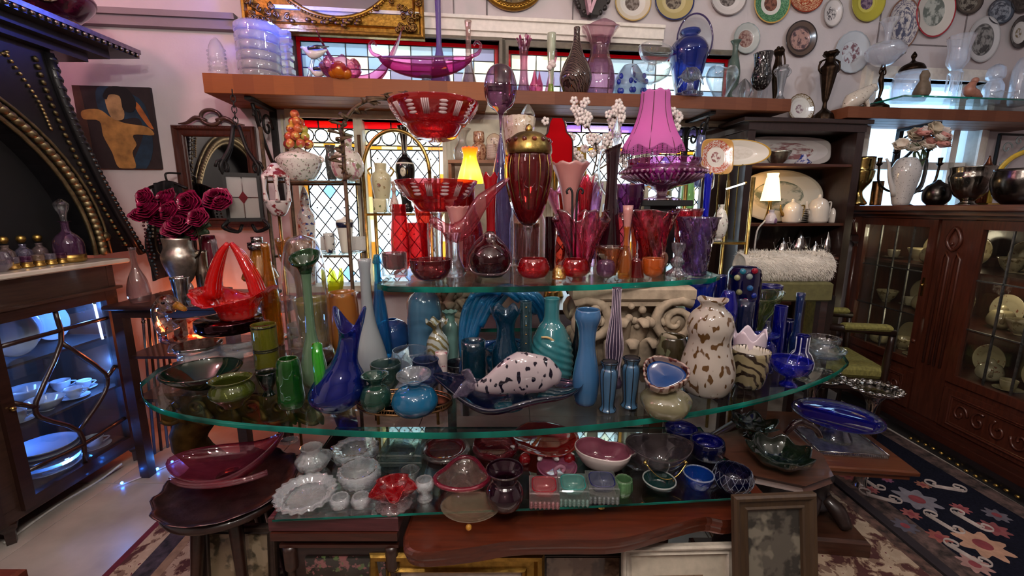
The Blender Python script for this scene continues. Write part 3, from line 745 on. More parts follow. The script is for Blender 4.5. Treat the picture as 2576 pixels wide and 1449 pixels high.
b.tube([(.78, -.012, 1.24), (.82, -.014, 1.29), (.81, -.014, 1.34), (.78, -.014, 1.38), (.75, -.014, 1.34), (.74, -.014, 1.29)], .01, 6, 3, True); leafrow(b, [(.77, -.01, 1.28), (.79, -.01, 1.33)], .02, .015); b.obj('carved_stile', WD, t)
for x0, x1 in ((.06, .67), (.89, 1.55)):
    d = B().box(x0, -.02, .44, x0+.05, .012, 1.425).box(x1-.05, -.02, .44, x1, .012, 1.425).box(x0+.05, -.0195, .44, x1-.05, .012, .49).box(x0+.05, -.0195, 1.375, x1-.05, .012, 1.425).obj('door', WD, t)
    xa, xb, za, zb = x0+.05, x1-.05, .49, 1.375; cm = B(); nx, nz = 4, 3
    for i in range(nx):
        for j in range(nz):
            p0, p1 = xa+(xb-xa)*i/nx, xa+(xb-xa)*(i+1)/nx; q0, q1 = za+(zb-za)*j/nz, za+(zb-za)*(j+1)/nz
            B().box(p0+.002, .0, q0+.002, p1-.002, .004, q1-.002).obj('pane', glass('dfe6dc', .01, gl=.3), d)
            if i: cm.box(p0-.004, -.003, q0, p0+.004, .007, q1)
            if j: cm.box(p0, -.003, q0-.004, p1, .007, q0+.004)
    cm.obj('lead_came', metal('8a8a88', .45), d); B().ell((x1-.025, -.03, 1.0), .01, 8, 6).box(x1-.032, -.026, .93, x1-.018, -.02, 1.05).obj('lock', BRASS, d)
    leafrow(B(), [(x1-.025, -.022, .62), (x1-.025, -.022, .86)], .024, .026, .7).obj('door_carving', WD, d)
    p = B().box(x0, -.015, .15, x1, .012, .40).obj('panel', WD, t); b = framebox(x1-x0-.1, .19, .02, .012); b.v = [(v[0]+(x0+x1)/2, v[1]-.015, v[2]+.275) for v in b.v]
    rnd = random.Random(3)
    for k in range(5):
        cx = x0+.12+k*(x1-x0-.24)/4; b.tube([(cx+.045*(1-j/12)*cos(j*.7+k), -.02, .275+.06*(1-j/12)*sin(j*.7+k)) for j in range(11)], .007, 6, 2)
    b.obj('panel_carving', WD, p)
lamp('bookcase_light', (2.95, 3.0, 1.3), 1.0, (1, .85, .6), .04); lamp('bookcase_light', (2.95, 2.55, 1.02), .7, (1, .85, .6), .04); lamp('bookcase_light', (2.9, 2.9, .7), .5, (1, .85, .6), .04)
# black and gilt low plinth in front of the bookcase foot
t = thing('fender', 'black and gilt low fender along the foot of the bookcase', 'fender', (2.66, 2.0, 0))
B().box(-.05, -.35, 0, 0, 1.2, .05).box(-.055, -.36, .05, .005, 1.21, .062).obj('rail', BLACKP, t)
b = B(); leafrow(b, [(-.06, .9, .032), (-.06, 1.15, .032)], .03, .028, .6); leafrow(b, [(-.06, -.2, .02), (-.06, .0, .04), (-.06, .2, .02), (-.06, .4, .04), (-.06, .6, .02)], .02, .03); b.obj('gilt_mount', GOLD, t)
# ---- dark open shelf unit left of the bookcase
A0, _ = PW(1832, 292, .32); A1, zt = PW(2182, 296, .32); UZ = min(zt, SZ2-.084, SZ3-.082)
t = thing('open_shelf', 'tall dark open shelf unit holding white teapots and painted platters', 'shelf unit', WO, WROT)
DK = wood('1a0d09', '36201a', .4, axis=2)
b = B().box(A0+.16, -.32, 0, A0+.21, 0, UZ).box(A1-.06, -.32, 0, A1, 0, UZ).box(A0+.16, -.03, 0, A1, -.01, UZ); b.obj('side_panel', DK, t)
B().box(A0+.1, -.35, UZ-.03, A1+.03, 0, UZ, bev=.004).box(A0+.15, -.33, UZ-.08, A1, 0, UZ-.03).obj('cornice', DK, t)
USZ = [PW(2010, y, .30)[1] for y in (412, 562, 648, 760)]
for z in USZ: B().box(A0+.21, -.31, z-.018, A1-.06, -.03, z).obj('shelf', wood('3a1a10', '5a2c1c', .4), t)
B().box(A0+.0, -.06, 0, A0+.16, -.02, UZ-.02).obj('back_board', DK, t)
UA0, UA1 = A0, A1
# ---- wall mirror at left with carved crest
def wallpiece(x0, y0, x1, y1, V=.0):
    a0, z0, a1, z1 = PWr(x0, y0, x1, y1, V); return (a0+a1)/2, (z0+z1)/2, abs(a1-a0), abs(z1-z0)
a, z, w, h = wallpiece(446, 316, 652, 575, .03)
t = thing('wall_mirror', 'brown carved wall mirror with bow crest behind the iron lantern', 'mirror', W(a, .004, z), WROT)
framebox(w, h, .07, .035).obj('frame', wood('2a120c', '5a2a1c', .35, axis=2), t); B().box(-w/2+.05, -.006, -h/2+.05, w/2-.05, -.002, h/2-.05).obj('mirror_glass', mirror('c8c4c2'), t)
b = B(); leafrow(b, [(x, -.03, h/2-.012) for x in np.linspace(-w/2+.05, w/2-.05, 4)], .012, .014)
b.tube([(.06*cos(k*.5), -.03, h/2+.05+.045*sin(k*.5)) for k in range(13)], .012, 6, 2)
for s in (1, -1): b.tube([(s*.03, -.03, h/2+.03), (s*.09, -.03, h/2+.045), (s*.15, -.03, h/2+.012), (s*.2, -.03, h/2+.006)], [.012, .015, .01, .004], 6)
b.obj('crest', wood('2a1a14', '5d4032', .4), t)
# ---- unframed painting (a loose tan and dark blue composition)
a, z, w, h = wallpiece(201, 218, 392, 424, .02)
t = thing('canvas_painting', 'unframed canvas of an ochre figure on dark blue and brown at left', 'painting', W(a, .003, z), WROT)
B().box(-w/2, -.022, -h/2, w/2, 0, h/2).obj('canvas', solid('2a1c1c', .7), t)
def blobshape(pts, y, col, nm='paint_patch', kw=None):
    B().prism([(max(-.5, min(.5, p[0]))*w, max(-.5, min(.5, p[1]))*h) for p in catmull([(x, yv, 0) for x, yv in pts], 4, True)], y-.0012, y, 'y').obj(nm, solid(col, .65, var=.25, scale=14.), t)
blobshape([(-.5, .5), (-.5, -.5), (-.38, -.5), (-.4, .5)], -.0225, '4a2f22'); blobshape([(-.18, .48), (-.2, .2), (.0, .1), (.3, .12), (.32, -.1), (.1, -.5), (.3, -.5), (.44, -.2), (.4, .3), (.1, .46)], -.0225, '1c3346')
blobshape([(-.42, .2), (-.2, .22), (-.05, .12), (.12, .06), (.4, .02), (.47, -.08), (.2, -.08), (.22, -.2), (.15, -.3), (.16, -.49), (-.06, -.49), (-.12, -.3), (-.2, -.1), (-.22, .08), (-.42, .1)], -.0237, 'b07a3e')
blobshape([(-.05, .12), (-.1, .36), (.0, .44), (.11, .36), (.11, .12)], -.0249, 'b98a5c'); blobshape([(-.12, .38), (-.02, .49), (.2, .48), (.3, .32), (.24, .2), (.12, .22), (.1, .38), (-.03, .4), (-.08, .34)], -.0261, '16100f')
blobshape([(.26, .34), (.34, .28), (.48, .0), (.42, .02), (.3, .2)], -.0237, 'b5622c')
# ---- gilt rectangular frame with oval mirror at the top
a, z, w, h = wallpiece(596, -330, 1062, 92, .06)
t = thing('gilt_mirror', 'large gilt frame with oval mirror above the left wooden shelf', 'mirror', W(a, .045, z), WROT)
framebox(w, h, .075, .05).obj('frame', GOLDP, t)
b = B(); ow, oh = w*.36, h*.385; N = 48; iw, ih = w/2-.06, h/2-.06
def rect_pt(a):
    c, s = cos(a), sin(a); k = min(iw/abs(c) if abs(c) > 1e-6 else 9, ih/abs(s) if abs(s) > 1e-6 else 9); return (c*k, -.02, s*k)
vs = [(ow*cos(2*pi*k/N), -.016, oh*sin(2*pi*k/N)) for k in range(N)]+[rect_pt(2*pi*k/N) for k in range(N)]
b.add(vs, [(k, (k+1) % N, N+(k+1) % N, N+k) for k in range(N)], False); b.obj('spandrel', GOLDP, t)
b = B(); b.tube([(ow*cos(2*pi*k/N), -.022, oh*sin(2*pi*k/N)) for k in range(N)], .014, 8, 1, True); leafrow(b, [(ow*1.04*cos(2*pi*k/N), -.03, oh*1.04*sin(2*pi*k/N)) for k in range(N+1)], .014, .016); b.obj('oval_bead', GOLDP, t)
b = B(); rnd = random.Random(5)
for sx in (1, -1):
    for sz in (1, -1):
        for k in range(26): 
            d = abs(rnd.gauss(0, .07)); a2 = rnd.uniform(-.3, pi/2+.3); x = sx*(w/2-.06-d*cos(a2)*1.7); zz = sz*(h/2-.06-d*sin(a2)*1.5)
            b.tube([(x+.022*(1-j/9)*cos(j*.9+k), -.05-.01*rnd.random(), zz+.022*(1-j/9)*sin(j*.9+k)) for j in range(8)], .007, 5, 1)
for k in range(16): b.ell((rnd.gauss(0, .13), -.045, -h/2+.08+rnd.gauss(0, .012)), (.02, .014, .014), 8, 5)
b.obj('scroll_ornament', metal('8a6a3a', .45, .5), t)['kind'] = 'stuff'
b = B(); b.add([(ow*cos(2*pi*k/N), -.01, oh*sin(2*pi*k/N)) for k in range(N)], [tuple(range(N))], False); b.obj('mirror_glass', mirror('c0bcc0'), t)
lamp('added_blue_glow', tuple(P(700, 20, V=.22)), 6., (.05, .1, 1), .03)  # added unseen lamp, stands in for the blue LED reflection on the gilt frame
# ---- small oval gilt frame at the very top
a, z, w, h = wallpiece(1214, -120, 1362, 18, .03)
t = thing('oval_picture', 'oval gilt frame cut off by the top edge', 'frame', W(a, .02, z), WROT)
b = B(); b.tube([(w/2*cos(2*pi*k/40), -.01, h/2*sin(2*pi*k/40)) for k in range(40)], .025, 8, 1, True); leafrow(b, [(w/2*cos(2*pi*k/40), -.035, h/2*sin(2*pi*k/40)) for k in range(41)], .018, .02); b.obj('moulding', GOLDP, t)
b = B(); b.add([(w*.49*cos(2*pi*k/40), -.004, h*.49*sin(2*pi*k/40)) for k in range(40)], [tuple(range(40))], False); b.obj('picture', china('6a5a3a', '2a2418', 'a08a5a', 10., .5), t)
# ---- pointed dark frame / bird-tail bracket by the oval frame
a, z, w, h = wallpiece(1440, -90, 1546, 46, .1)
t = thing('carved_bracket', 'dark carved bracket with a pale pink panel at the top centre', 'bracket', W(a, .03, z), WROT)
b = B().prism([(-.12, .1), (.12, .1), (.1, -.06), (.05, -.13), (-.06, -.13), (-.11, -.03)], -.05, 0, 'y'); rnd = random.Random(2)
for k in range(34): a2 = rnd.uniform(0, 2*pi); b.ell((.115*cos(a2), -.04, -.0+.13*sin(a2)), .018, 7, 5)
b.obj('carving', solid('2a2422', .5), t); B().prism([(-.1, .14), (-.03, .14), (-.02, -.135), (-.035, -.14)], -.1, -.055, 'y').prism([(.09, .14), (.05, .14), (-.035, -.14), (-.02, -.145)], -.11, -.1, 'y').obj('pink_panel', solid('c8a0ac', .4), t)
# ---- plates hung on the wall
PP = [(0, .0), (.55, .0), (.62, .25), (.8, .6), (1, 1), (.99, 1.15), (.8, .8), (.6, .45), (.5, .25), (0, .22)]
def wall_plate(label, cx, cy_, rx, ry, mat, scallop=0, tilt=0, deep=.022):
    a, z = PW(cx, cy_, .02); d = (P(cx, cy_, V=.02)-Vector((0, 0, CAMZ))); dep = d.y*CP-d.z*SP
    # sizes: horizontal foreshortening is undone from the wall angle
    a0, _ = PW(cx-rx, cy_, .02); a1, _ = PW(cx+rx, cy_, .02); _, z0 = PW(cx, cy_+ry, .02); _, z1 = PW(cx, cy_-ry, .02)
    R1, R2 = (a1-a0)/2, (z1-z0)/2
    b = B().lathe(PP, 48, 3, rf=(lambda t, z: 1+.03*abs(sin(scallop*t/2))) if scallop else None, R=1., Hh=deep, sh=0)
    b.v = [(v[0]*R1, -v[2], v[1]*R2) for v in b.v]
    o = b.obj('wall_plate', mat, None, W(a, .006, z), (0, tilt, TH), label, 'plate', 'plates hung on the rear wall')
    return o
# 'Generated' coordinates on these are measured in the plate's own X and Z, so the paint uses those axes
def plate_xz(rim, inner, cen, motif, r1=.42, r2=.62, edge=None, scale=9., rimmotif=None):
    key = ('pxz', rim, inner, cen, motif, r1, r2, edge, scale, rimmotif)
    if key in MC: return MC[key]
    t = NT('plate_paint'); g = t.n('ShaderNodeTexCoord').outputs['Generated']
    v = t.n('ShaderNodeMapping', {0: g, 1: (-1, 0, -1), 3: (2, 0, 2)}).outputs[0]
    l = t.n('ShaderNodeVectorMath', {0: v}, operation='LENGTH').outputs['Value']
    n = t.noise(scale, g, 4, .6); c = t.mix(t.ramp(n, [(.46, (0, 0, 0, 1)), (.56, (1, 1, 1, 1))]), H(cen), H(motif)); rm = H(rim)
    if rimmotif: n2 = t.noise(scale*2.2, g, 2); rm = t.mix(t.ramp(n2, [(.5, (0, 0, 0, 1)), (.55, (1, 1, 1, 1))]), rm, H(rimmotif))
    for th, cc in ((r1, H(inner)), (r2, rm), (.93, H(edge or rim))): c = t.mix(t.math('GREATER_THAN', l, th), c, cc)
    MC[key] = t.done(t.bsdf(c, .2, coat=.3)); return MC[key]
for args in [
 ('cream plate with grey portrait and gilt rim, leftmost at the top', 1592, 6, 45, 48, plate_xz('cfc4b0', 'd9d4cc', '8a8078', '5a5048', .4, .7, 'b89a5a')),
 ('yellow plate with dark blue rim and a grey portrait', 1696, 2, 49, 50, plate_xz('b3a46e', 'c6b888', '8a8070', '4f463e', .4, .6, '1f2a5e')),
 ('white plate with thin dark line and grey portrait', 1832, -6, 45, 46, plate_xz('d0cac6', 'd8d2ce', '8a827c', '4f4844', .45, .66, '857c78')),
 ('green-rimmed plate with gilt edge and red figure', 1941, 8, 45, 52, plate_xz('3f7050', 'd8d4cc', '8a5a4a', '5a3a30', .36, .55, 'c29a4e', 9., '6a9a6e')),
 ('orange-red scrollwork plate at the top', 2027, -8, 42, 40, plate_xz('9a3a22', 'b8623e', 'd8c0a0', '9a3a22', .2, .3, '8a3018', 12., 'd8b890')),
 ('small upright oval white plaque with grey flowers', 2094, 33, 24, 36, plate_xz('b9b2ac', 'd4cecb', 'cfc9c6', '5f5a5c', .5, .86, '8a8480')),
 ('yellow-green plate with purple flower centre', 2183, 4, 42, 52, plate_xz('b4ab3e', 'c9c05a', '8a7484', '54405a', .36, .5, 'a39a3a')),
 ('long oval platter with blue flowers and brown rim', 2270, 62, 40, 66, plate_xz('c6bfba', 'c9c4c0', 'd0cac6', '55586e', .7, .72, '7d5a4a', 8., '6a6478')),
 ('large white plate with red edge and grey landscape', 2352, 28, 49, 68, plate_xz('d6d0c6', 'd6d0c6', 'b9bdb4', '6d756e', .55, .6, 'a3303a', 6.)),
 ('dark landscape plate at top right', 2436, 2, 35, 36, plate_xz('4a423c', '5a5048', '8a8478', '3a3430', .7, .85, '2f2a28', 5.)),
 ('round blue landscape plate at top right', 2515, 30, 33, 33, plate_xz('39404c', '48525f', '8a929c', '39424f', .8, .9, '2a2e38', 5.)),
 ('white-rimmed oval platter with dark landscape', 2472, 100, 40, 58, plate_xz('c8c8c8', '6a6a6a', '8d8d8a', '3a3c3c', .66, .7, 'b0b0b0', 5.)),
 ('black-rimmed plate with white centre at the right edge', 2566, 82, 27, 42, plate_xz('2a2826', 'c8c6c2', 'c0beba', '7a6a4a', .3, .66, '1c1a1a')),
 ('dark plate cut off by the top right corner', 2570, -2, 30, 36, plate_xz('2c2826', '4a4440', '3f3a36', '2a2624', .5, .7, '1c1a1a')),
 ('scalloped pale plate with red figures behind the blue vase', 1877, 97, 32, 38, plate_xz('b6bab6', 'c6c8c4', 'a08478', '6f463e', .55, .62, '8f9894'), 14),
 ('brown-rimmed plate with pink classical figures', 2014, 98, 39, 45, plate_xz('5d4c42', '3f3532', 'b08a80', '54444a', .62, .72, '2a2220', 7.), 0),
 ('white scalloped plate with a spray of flowers', 2143, 132, 43, 52, plate_xz('c2c8ce', 'c6ccd2', 'c6ccd2', '7d5a62', .5, .52, 'aab2ba', 11.), 18),
]: wall_plate(*args)
# ---- serpentine tabletop and dark base below the low glass
t = thing('serpentine_table', 'red-brown table with serpentine moulded edge under the low glass plate', 'table', (0, 0, 0))
f = outline([(1014, 1342), (1018, 1378), (1060, 1390), (1180, 1378), (1280, 1362), (1420, 1358), (1560, 1355), (1700, 1318), (1780, 1300), (1832, 1308), (1880, 1300), (1945, 1292), (1946, 1262)], .575)
TOPW = wood('34120a', '5a2612', .3, coat=.5)
o2 = [tuple(v[:2]) for v in catmull([(p[0], p[1], 0) for p in f], 4)]; o2 = o2+[(o2[-1][0], 1.55), (o2[0][0]+.0, 1.55)]
cx, cyy = sum(p[0] for p in o2)/len(o2), sum(p[1] for p in o2)/len(o2)
def sc(k): return [(cx+(p[0]-cx)*k, cyy+(p[1]-cyy)*k) for p in o2]
b = B(); n = len(o2); rings = [(.975, .575), (.99, .571), (1., .562), (1., .552), (.985, .546), (.992, .54), (.985, .528), (.96, .526)]
vs = sum([[(p[0], p[1], z) for p in sc(k)] for k, z in rings], [])
b.add(vs, [(i*n+k, (i+1)*n+k, (i+1)*n+(k+1) % n, i*n+(k+1) % n) for i in range(len(rings)-1) for k in range(n)]+[tuple(range(n)), tuple((len(rings)-1)*n+k for k in range(n))[::-1]], False)
b.obj('table_top', TOPW, t)
for x in (-.1, .55):
    B().lathe([(.6, 0), (.8, .05), (.5, .12), (1, .5), (.6, .85), (1, .9), (1, 1)], 20, R=.05, Hh=.526, c=(x, 1.45, 0)).obj('leg', TOPW, t)
for px in (1358, 1515):
    p = P(px, 1290, Z=.575); B().lathe([(.5, 0), (1, .1), (.5, .5), (.9, .8), (.4, 1)], 14, R=.014, Hh=Z1-.0085-.576, c=(p.x, p.y+.02, .576)).obj('brass_foot', BRASS, t)
t = thing('cabinet_base', 'dark carved low cabinet with floral panel under the crystal dishes', 'cabinet', (0, 0, 0))
p0 = P(672, 1322, Z=.6); p1 = P(1012, 1308, Z=.6); x0, x1, y0 = p0.x, p1.x-.012, (p0.y+p1.y)/2+.01
B().box(x0-.01, y0, .56, x1, 1.6, .609, bev=.004).obj('cabinet_top', wood('3a1a1e', '5a2a2e', .25), t)
B().box(x0+.02, y0+.02, 0, x1-.01, 1.58, .56).obj('body', wood('140a08', '2c1612', .4), t)
B().box(x0-.005, y0-.006, .535, x1-.004, y0+.02, .56).box(x0+.01, y0+.008, .50, x1-.006, y0+.02, .51).obj('moulding', wood('2a120c', '4f2418', .3), t)
for x in (x0+.035, x1-.03): B().lathe([(.9, 0), (.6, .1), (.8, .5), (.5, .8), (1, .85), (1, 1)], 16, R=.02, Hh=.49, c=(x, y0+.02, .01)).obj('turned_post', DARKW, t)
B().box(x0+.08, y0+.012, .06, x1-.05, y0+.021, .46).obj('floral_panel', china('1c1a16', '7a4a4a', '4a5a34', 16., .55), t)
# ---- stone capitals carrying the upper glass
STONE = solid('9c8b76', .85, var=.18, scale=22., bump=.8)
def capital(label, x0, x1, y):
    p0 = P(x0, 820, Y=y); p1 = P(x1, 820, Y=y); w = (p1.x-p0.x)/2; cx = (p0.x+p1.x)/2; Hh = Z3-.0215-Z2-.001
    t = thing('stone_capital', label, 'capital', (cx, y+w*.55, Z2+.001)); reg(Z2, cx, y+w*.55, w*.72); 
    b = B().lathe([(.6, 0), (.62, .1), (.6, .5), (.68, .8)], 32, R=w, Hh=Hh); b.v = [(v[0], v[1]*.75, v[2]) for v in b.v]; b.obj('bell', STONE, t)
    B().box(-w*.98, -w*.72, Hh*.84, w*.98, w*.72, Hh, bev=.01).box(-w*.9, -w*.66, Hh*.78, w*.9, w*.66, Hh*.85).obj('abacus', STONE, t)
    for s in (1, -1):
        b = B(); cxx, cz, r0 = s*w*.7, Hh*.6, Hh*.27
        for yy in (-w*.66, w*.5):
            pts = [(cxx+s*r0*(1-k/26)*cos(k*.5+.9), yy, cz+r0*(1-k/26)*sin(k*.5+.9)) for k in range(25)]
            b.tube(pts, [.022*(1-k/40) for k in range(25)], 8, 1)
        b.tube([(cxx, -w*.64, cz), (cxx, w*.5, cz)], [r0*.55, r0*.42, r0*.55], 16)
        b.obj('volute', STONE, t)
    b = B(); rnd = random.Random(int(x0))
    for k in range(9):
        a = -pi+pi*k/8; x, yy = w*.66*cos(a), w*.52*sin(a)
        for zz, hh in ((.02, .36), (.3, .32)):
            a3 = a+(pi/16 if zz > .1 else 0); x, yy = w*.64*cos(a3), w*.5*sin(a3); ox, oy = cos(a3), sin(a3)
            b.tube([(x, yy, zz*Hh), (x+ox*.02, yy+oy*.02, (zz+hh*.6)*Hh), (x+ox*.055, yy+oy*.055, (zz+hh)*Hh), (x+ox*.075, yy+oy*.075, (zz+hh*.8)*Hh)], [.035, .04, .03, .014], 8, 3, flat=.45)
    for k in range(14): b.ell((w*rnd.uniform(-.6, .6), -w*.66, Hh*rnd.uniform(.55, .78)), rnd.uniform(.012, .024), 8, 6)
    b.obj('acanthus_leaf', STONE, t)
capital('carved stone capital with spiral volutes right of the turquoise bottle', 1432, 1738, 1.66)
capital('carved stone capital half hidden behind the pale blue bottle', 1040, 1200, 1.98)
# legs under the wide glass tabletop: gilt carved console at left, dark supports
t = thing('console_base', 'gilt carved console base under the left end of the wide glass top', 'table base', (0, 0, 0))
GW = metal('5f4824', .6, .9, 30.)
p = P(520, 1060, Z=.8)+Vector((-.03, .1, 0)); b = B().box(p.x-.2, p.y+.05, .74, p.x+.3, p.y+.55, .828); b.obj('block', wood('1f120c', '3f2818', .5), t)
b = B(); N = 40; ap = [(p.x-.24+.58*k/N, .76-.05*abs(sin(k/N*pi*3))-.03*cos(k/N*pi*6)) for k in range(N+1)]
b.prism(ap+[(p.x+.34, .828), (p.x-.24, .828)], p.y+.035, p.y+.06, 'y')
for k in range(6):
    x = p.x-.2+.1*k; b.tube([(x+.032*(1-j/12)*cos(j*.7), p.y+.03, .785+.03*(1-j/12)*sin(j*.7)) for j in range(11)], .008, 6, 2); b.tube([(x+.03, p.y+.03, .78), (x+.05, p.y+.02, .75), (x+.055, p.y+.03, .72)], [.006, .016, .004], 6)
b.tube([(x, p.y+.035, z) for x, z in ap], .009, 6, 1)
b.obj('scroll_carving', GW, t)
b = B().tube([(p.x-.14, p.y+.12, .75), (p.x-.2, p.y+.1, .6), (p.x-.1, p.y+.2, .35), (p.x-.12, p.y+.18, 0)], [.07, .06, .045, .06], 10); b.obj('leg', GW, t)
b = B().tube([(p.x+.24, p.y+.4, .75), (p.x+.28, p.y+.45, .4), (p.x+.24, p.y+.45, 0)], [.06, .04, .05], 10); b.obj('leg', GW, t)
t = thing('table_trestle', 'dark timber trestle under the right part of the wide glass top', 'trestle', (0, 0, 0))
B().box(.55, 1.72, .77, 1.15, 1.84, .829).obj('beam', OAK, t)
for x in (.6, 1.05): B().box(x, 1.74, 0, x+.06, 1.82, .77).obj('leg', OAK, t)
B().tube([(.63, 1.78, .3), (1.08, 1.78, .6)], .02, 4, 1).obj('brace', OAK, t)
# ---- round leaf-edged tray table at lower left
p = P(580, 1215, Z=.56)
t = thing('tray_table', 'low round wooden table with leaf-edged pewter tray at lower left', 'table', (p.x, p.y, 0))
B().lathe([(.9, 0), (1, .2), (1, .7), (.96, 1)], 40, 3, R=.2, Hh=.03, c=(0, 0, .515)).obj('table_top', DARKW, t)
B().lathe([(0, 0), (.7, .1), (.9, .5), (1, 1.3), (1.02, 1.2)], 64, 4, rf=flute(14, .025, 0, .3), zf=ruffle(14, .25, .4), sh=.003, R=.212, Hh=.014, c=(0, 0, .546)).obj('tray', metal('6a5a58', .38, .7, 25.), t)
for k in range(5):
    a = 2*pi*k/5+.3; B().tube([(.1*cos(a), .1*sin(a), .52), (.13*cos(a), .13*sin(a), .3), (.17*cos(a), .17*sin(a), 0)], [.024, .018, .02], 8).obj('leg', DARKW, t)
# ---- carved stool with green glass at right
p = P(1965, 1165, Z=.6); GSX, GSY = p.x, p.y+.06
t = thing('pedestal_stand', 'dark octagonal stand holding the green glass centrepiece', 'pedestal', (GSX, GSY, 0))
B().lathe([(.9, 0), (1, .3), (.92, .6), (1, 1)], 8, 1, R=.19, Hh=.04, c=(0, 0, .56), smooth=False).obj('table_top', OAK, t)
B().lathe([(.35, 0), (.42, .1), (.34, .25), (.5, .6), (.36, .9), (.7, 1)], 24, R=.19, Hh=.4, c=(0, 0, .16)).obj('column', wood('141014', '2a2228', .5), t)
b = B(); 
for k in range(4):
    a = pi/4+pi/2*k; b.tube([(.06*cos(a), .06*sin(a), .2), (.12*cos(a), .12*sin(a), .17), (.15*cos(a), .15*sin(a), .09)], [.04, .045, .03], 8)
b.obj('carved_foot', wood('1a0e0c', '33201c', .5), t)
B().box(-.19, -.19, 0, .19, .19, .09, bev=.012).obj('plinth', OAK, t)
# side table at right with silver trays
p = P(2165, 1160, Z=.46)
t = thing('side_table', 'low brown table on carved column and square plinth under the silver tray', 'table', (p.x+.02, p.y+.16, 0), (0, 0, -.12))
B().box(-.3, -.2, .425, .2, .3, .45, bev=.006).box(-.28, -.18, .40, .18, .28, .425).obj('table_top', wood('3f1f12', '6a3a22', .3), t)
q = P(2092, 1365, Z=.09)-Vector((p.x+.02, p.y+.16, 0)); qx, qy = -.06, -.02
B().lathe([(.5, 0), (.8, .1), (.5, .3), (.75, .6), (.5, .85), (1, 1)], 24, R=.07, Hh=.27, c=(qx, qy, .13)).obj('column', wood('141014', '2a2228', .5), t)
b = B()
for k in range(4): a = pi/4+pi/2*k; b.tube([(qx+.03*cos(a), qy+.03*sin(a), .19), (qx+.08*cos(a), qy+.08*sin(a), .16), (qx+.12*cos(a), qy+.12*sin(a), .1)], [.03, .035, .025], 8)
b.obj('carved_foot', wood('1a0e0c', '33201c', .5), t); B().box(qx-.15, qy-.15, 0, qx+.15, qy+.15, .085, bev=.012).obj('plinth', OAK, t)
RTZ = .45; RTX, RTY = p.x, p.y
# ---- rugs
@cached
def rugmat(kind):
    t = NT('rug'); 
    if kind == 'beige':
        v = t.coord(); n = t.noise(13., v, 3, .6, .4); n2 = t.noise(28., v, 2); c = t.ramp(n, [(.38, '4a2a2c'), (.44, '7d6455'), (.5, 'b09a84'), (.62, 'b8a48e'), (.68, '6a3038')], 'CONSTANT')
        c = t.mix(t.math('MULTIPLY', n2, .4), c, H('5a4438'))
    else:
        c = t.ramp(t.noise(90.), [(.3, '0c0d16'), (.7, '191a28')])
    h = t.noise(300.); return t.done(t.bsdf(c, .95, spec=.1, nrm=t.bump(h, .6, .004)))
def rug(name, label, pts, m, border=None):
    xs = [P(x, y, Z=.0).to_2d() for x, y in pts]
    return xs
# left beige rug: straight left edge running from (430,1290) to (262,1449)
a = P(455, 1255, Z=0); bq = P(262, 1449, Z=0); d = (bq-a).normalized(); a = a-d*.35; nrm = Vector((-d.y, d.x, 0)); 
if nrm.x < 0: nrm = -nrm
ang = atan2(d.y, d.x)
t = thing('rug', 'beige patterned rug with crimson and blue borders at lower left', 'rug', (a.x, a.y, 0), (0, 0, ang))
sgn = 1 if (Matrix.Rotation(ang, 3, 'Z') @ Vector((0, 1, 0))).dot(nrm) > 0 else -1
def band(y0, y1, z, m, nm): 
    u, w2 = sorted((sgn*y0, sgn*y1)); return B().box(0, u, .001, 1.75, w2, z).obj(nm, m, t)
band(0, .03, .010, solid('5a1424', .95), 'outer_border'); band(.03, .12, .011, rugmat('beige'), 'guard_band'); band(.12, .2, .011, solid('3a3038', .95, var=.5, scale=25.), 'main_border'); band(.2, .24, .011, solid('8a7058', .95), 'guard_band'); band(.24, 1.75, .010, rugmat('beige'), 'field')
# right navy rug with floral medallions
c0 = P(2095, 1190, Z=0); c1 = P(2576, 1449, Z=0)
e0 = P(2110, 1195, Z=0); e1 = P(2430, 1449, Z=0); d = (e1-e0).normalized(); ang = atan2(d.y, d.x)
t = thing('rug', 'navy rug with pink and grey flower medallions at lower right', 'rug', (e0.x, e0.y, 0), (0, 0, ang)); o = -d*.35
Mi = (Matrix.Translation((e0.x, e0.y, 0)) @ Matrix.Rotation(ang, 4, 'Z')).inverted()
def L2(px, py): q = Mi @ P(px, py, Z=.0); return q.x, q.y
RW = L2(2560, 1300)[1]
for y0, y1, m, nm in ((-.1, -.05, solid('241a20', .95), 'outer_border'), (-.05, .05, solid('4f3c38', .95, var=.6, scale=24.), 'main_border'), (.05, RW-.02, rugmat('navy'), 'field'), (RW-.02, RW+.08, solid('4f3c38', .95, var=.6, scale=24.), 'main_border')):
    B().box(-.6, y0, .0102, 1.6, y1, .02).obj(nm, m, t)
def flower(px, py, r, col, n=8, c2='7a3038'):
    x, y = L2(px, py); b = B(); k = 48
    b.prism([(x+r*(1+.22*cos(n*2*pi*i/k))*cos(2*pi*i/k), y+r*(1+.22*cos(n*2*pi*i/k))*sin(2*pi*i/k)) for i in range(k)], .02, .0206); b.obj('woven_flower', solid(col, .95), t)
    B().prism([(x+r*.4*cos(2*pi*i/16), y+r*.4*sin(2*pi*i/16)) for i in range(16)], .0206, .0212).obj('flower_centre', solid(c2, .95), t)
for px, py, r, col in [(2305, 1265, .085, '6f6a72'), (2470, 1380, .085, 'a8806a'), (2190, 1240, .03, '8a4a4a'), (2320, 1228, .03, '8f5a48'), (2290, 1302, .035, '8a4a48'), (2415, 1288, .035, '8a4448'), (2360, 1360, .04, '86463f'), (2130, 1205, .04, '8f4a48'), (2275, 1332, .045, '4f4a56'), (2505, 1305, .045, '5a545e'), (2450, 1430, .05, '95706a'), (2500, 1340, .05, '7a3f42'), (2230, 1215, .025, '70405a')]: flower(px, py, r, col)
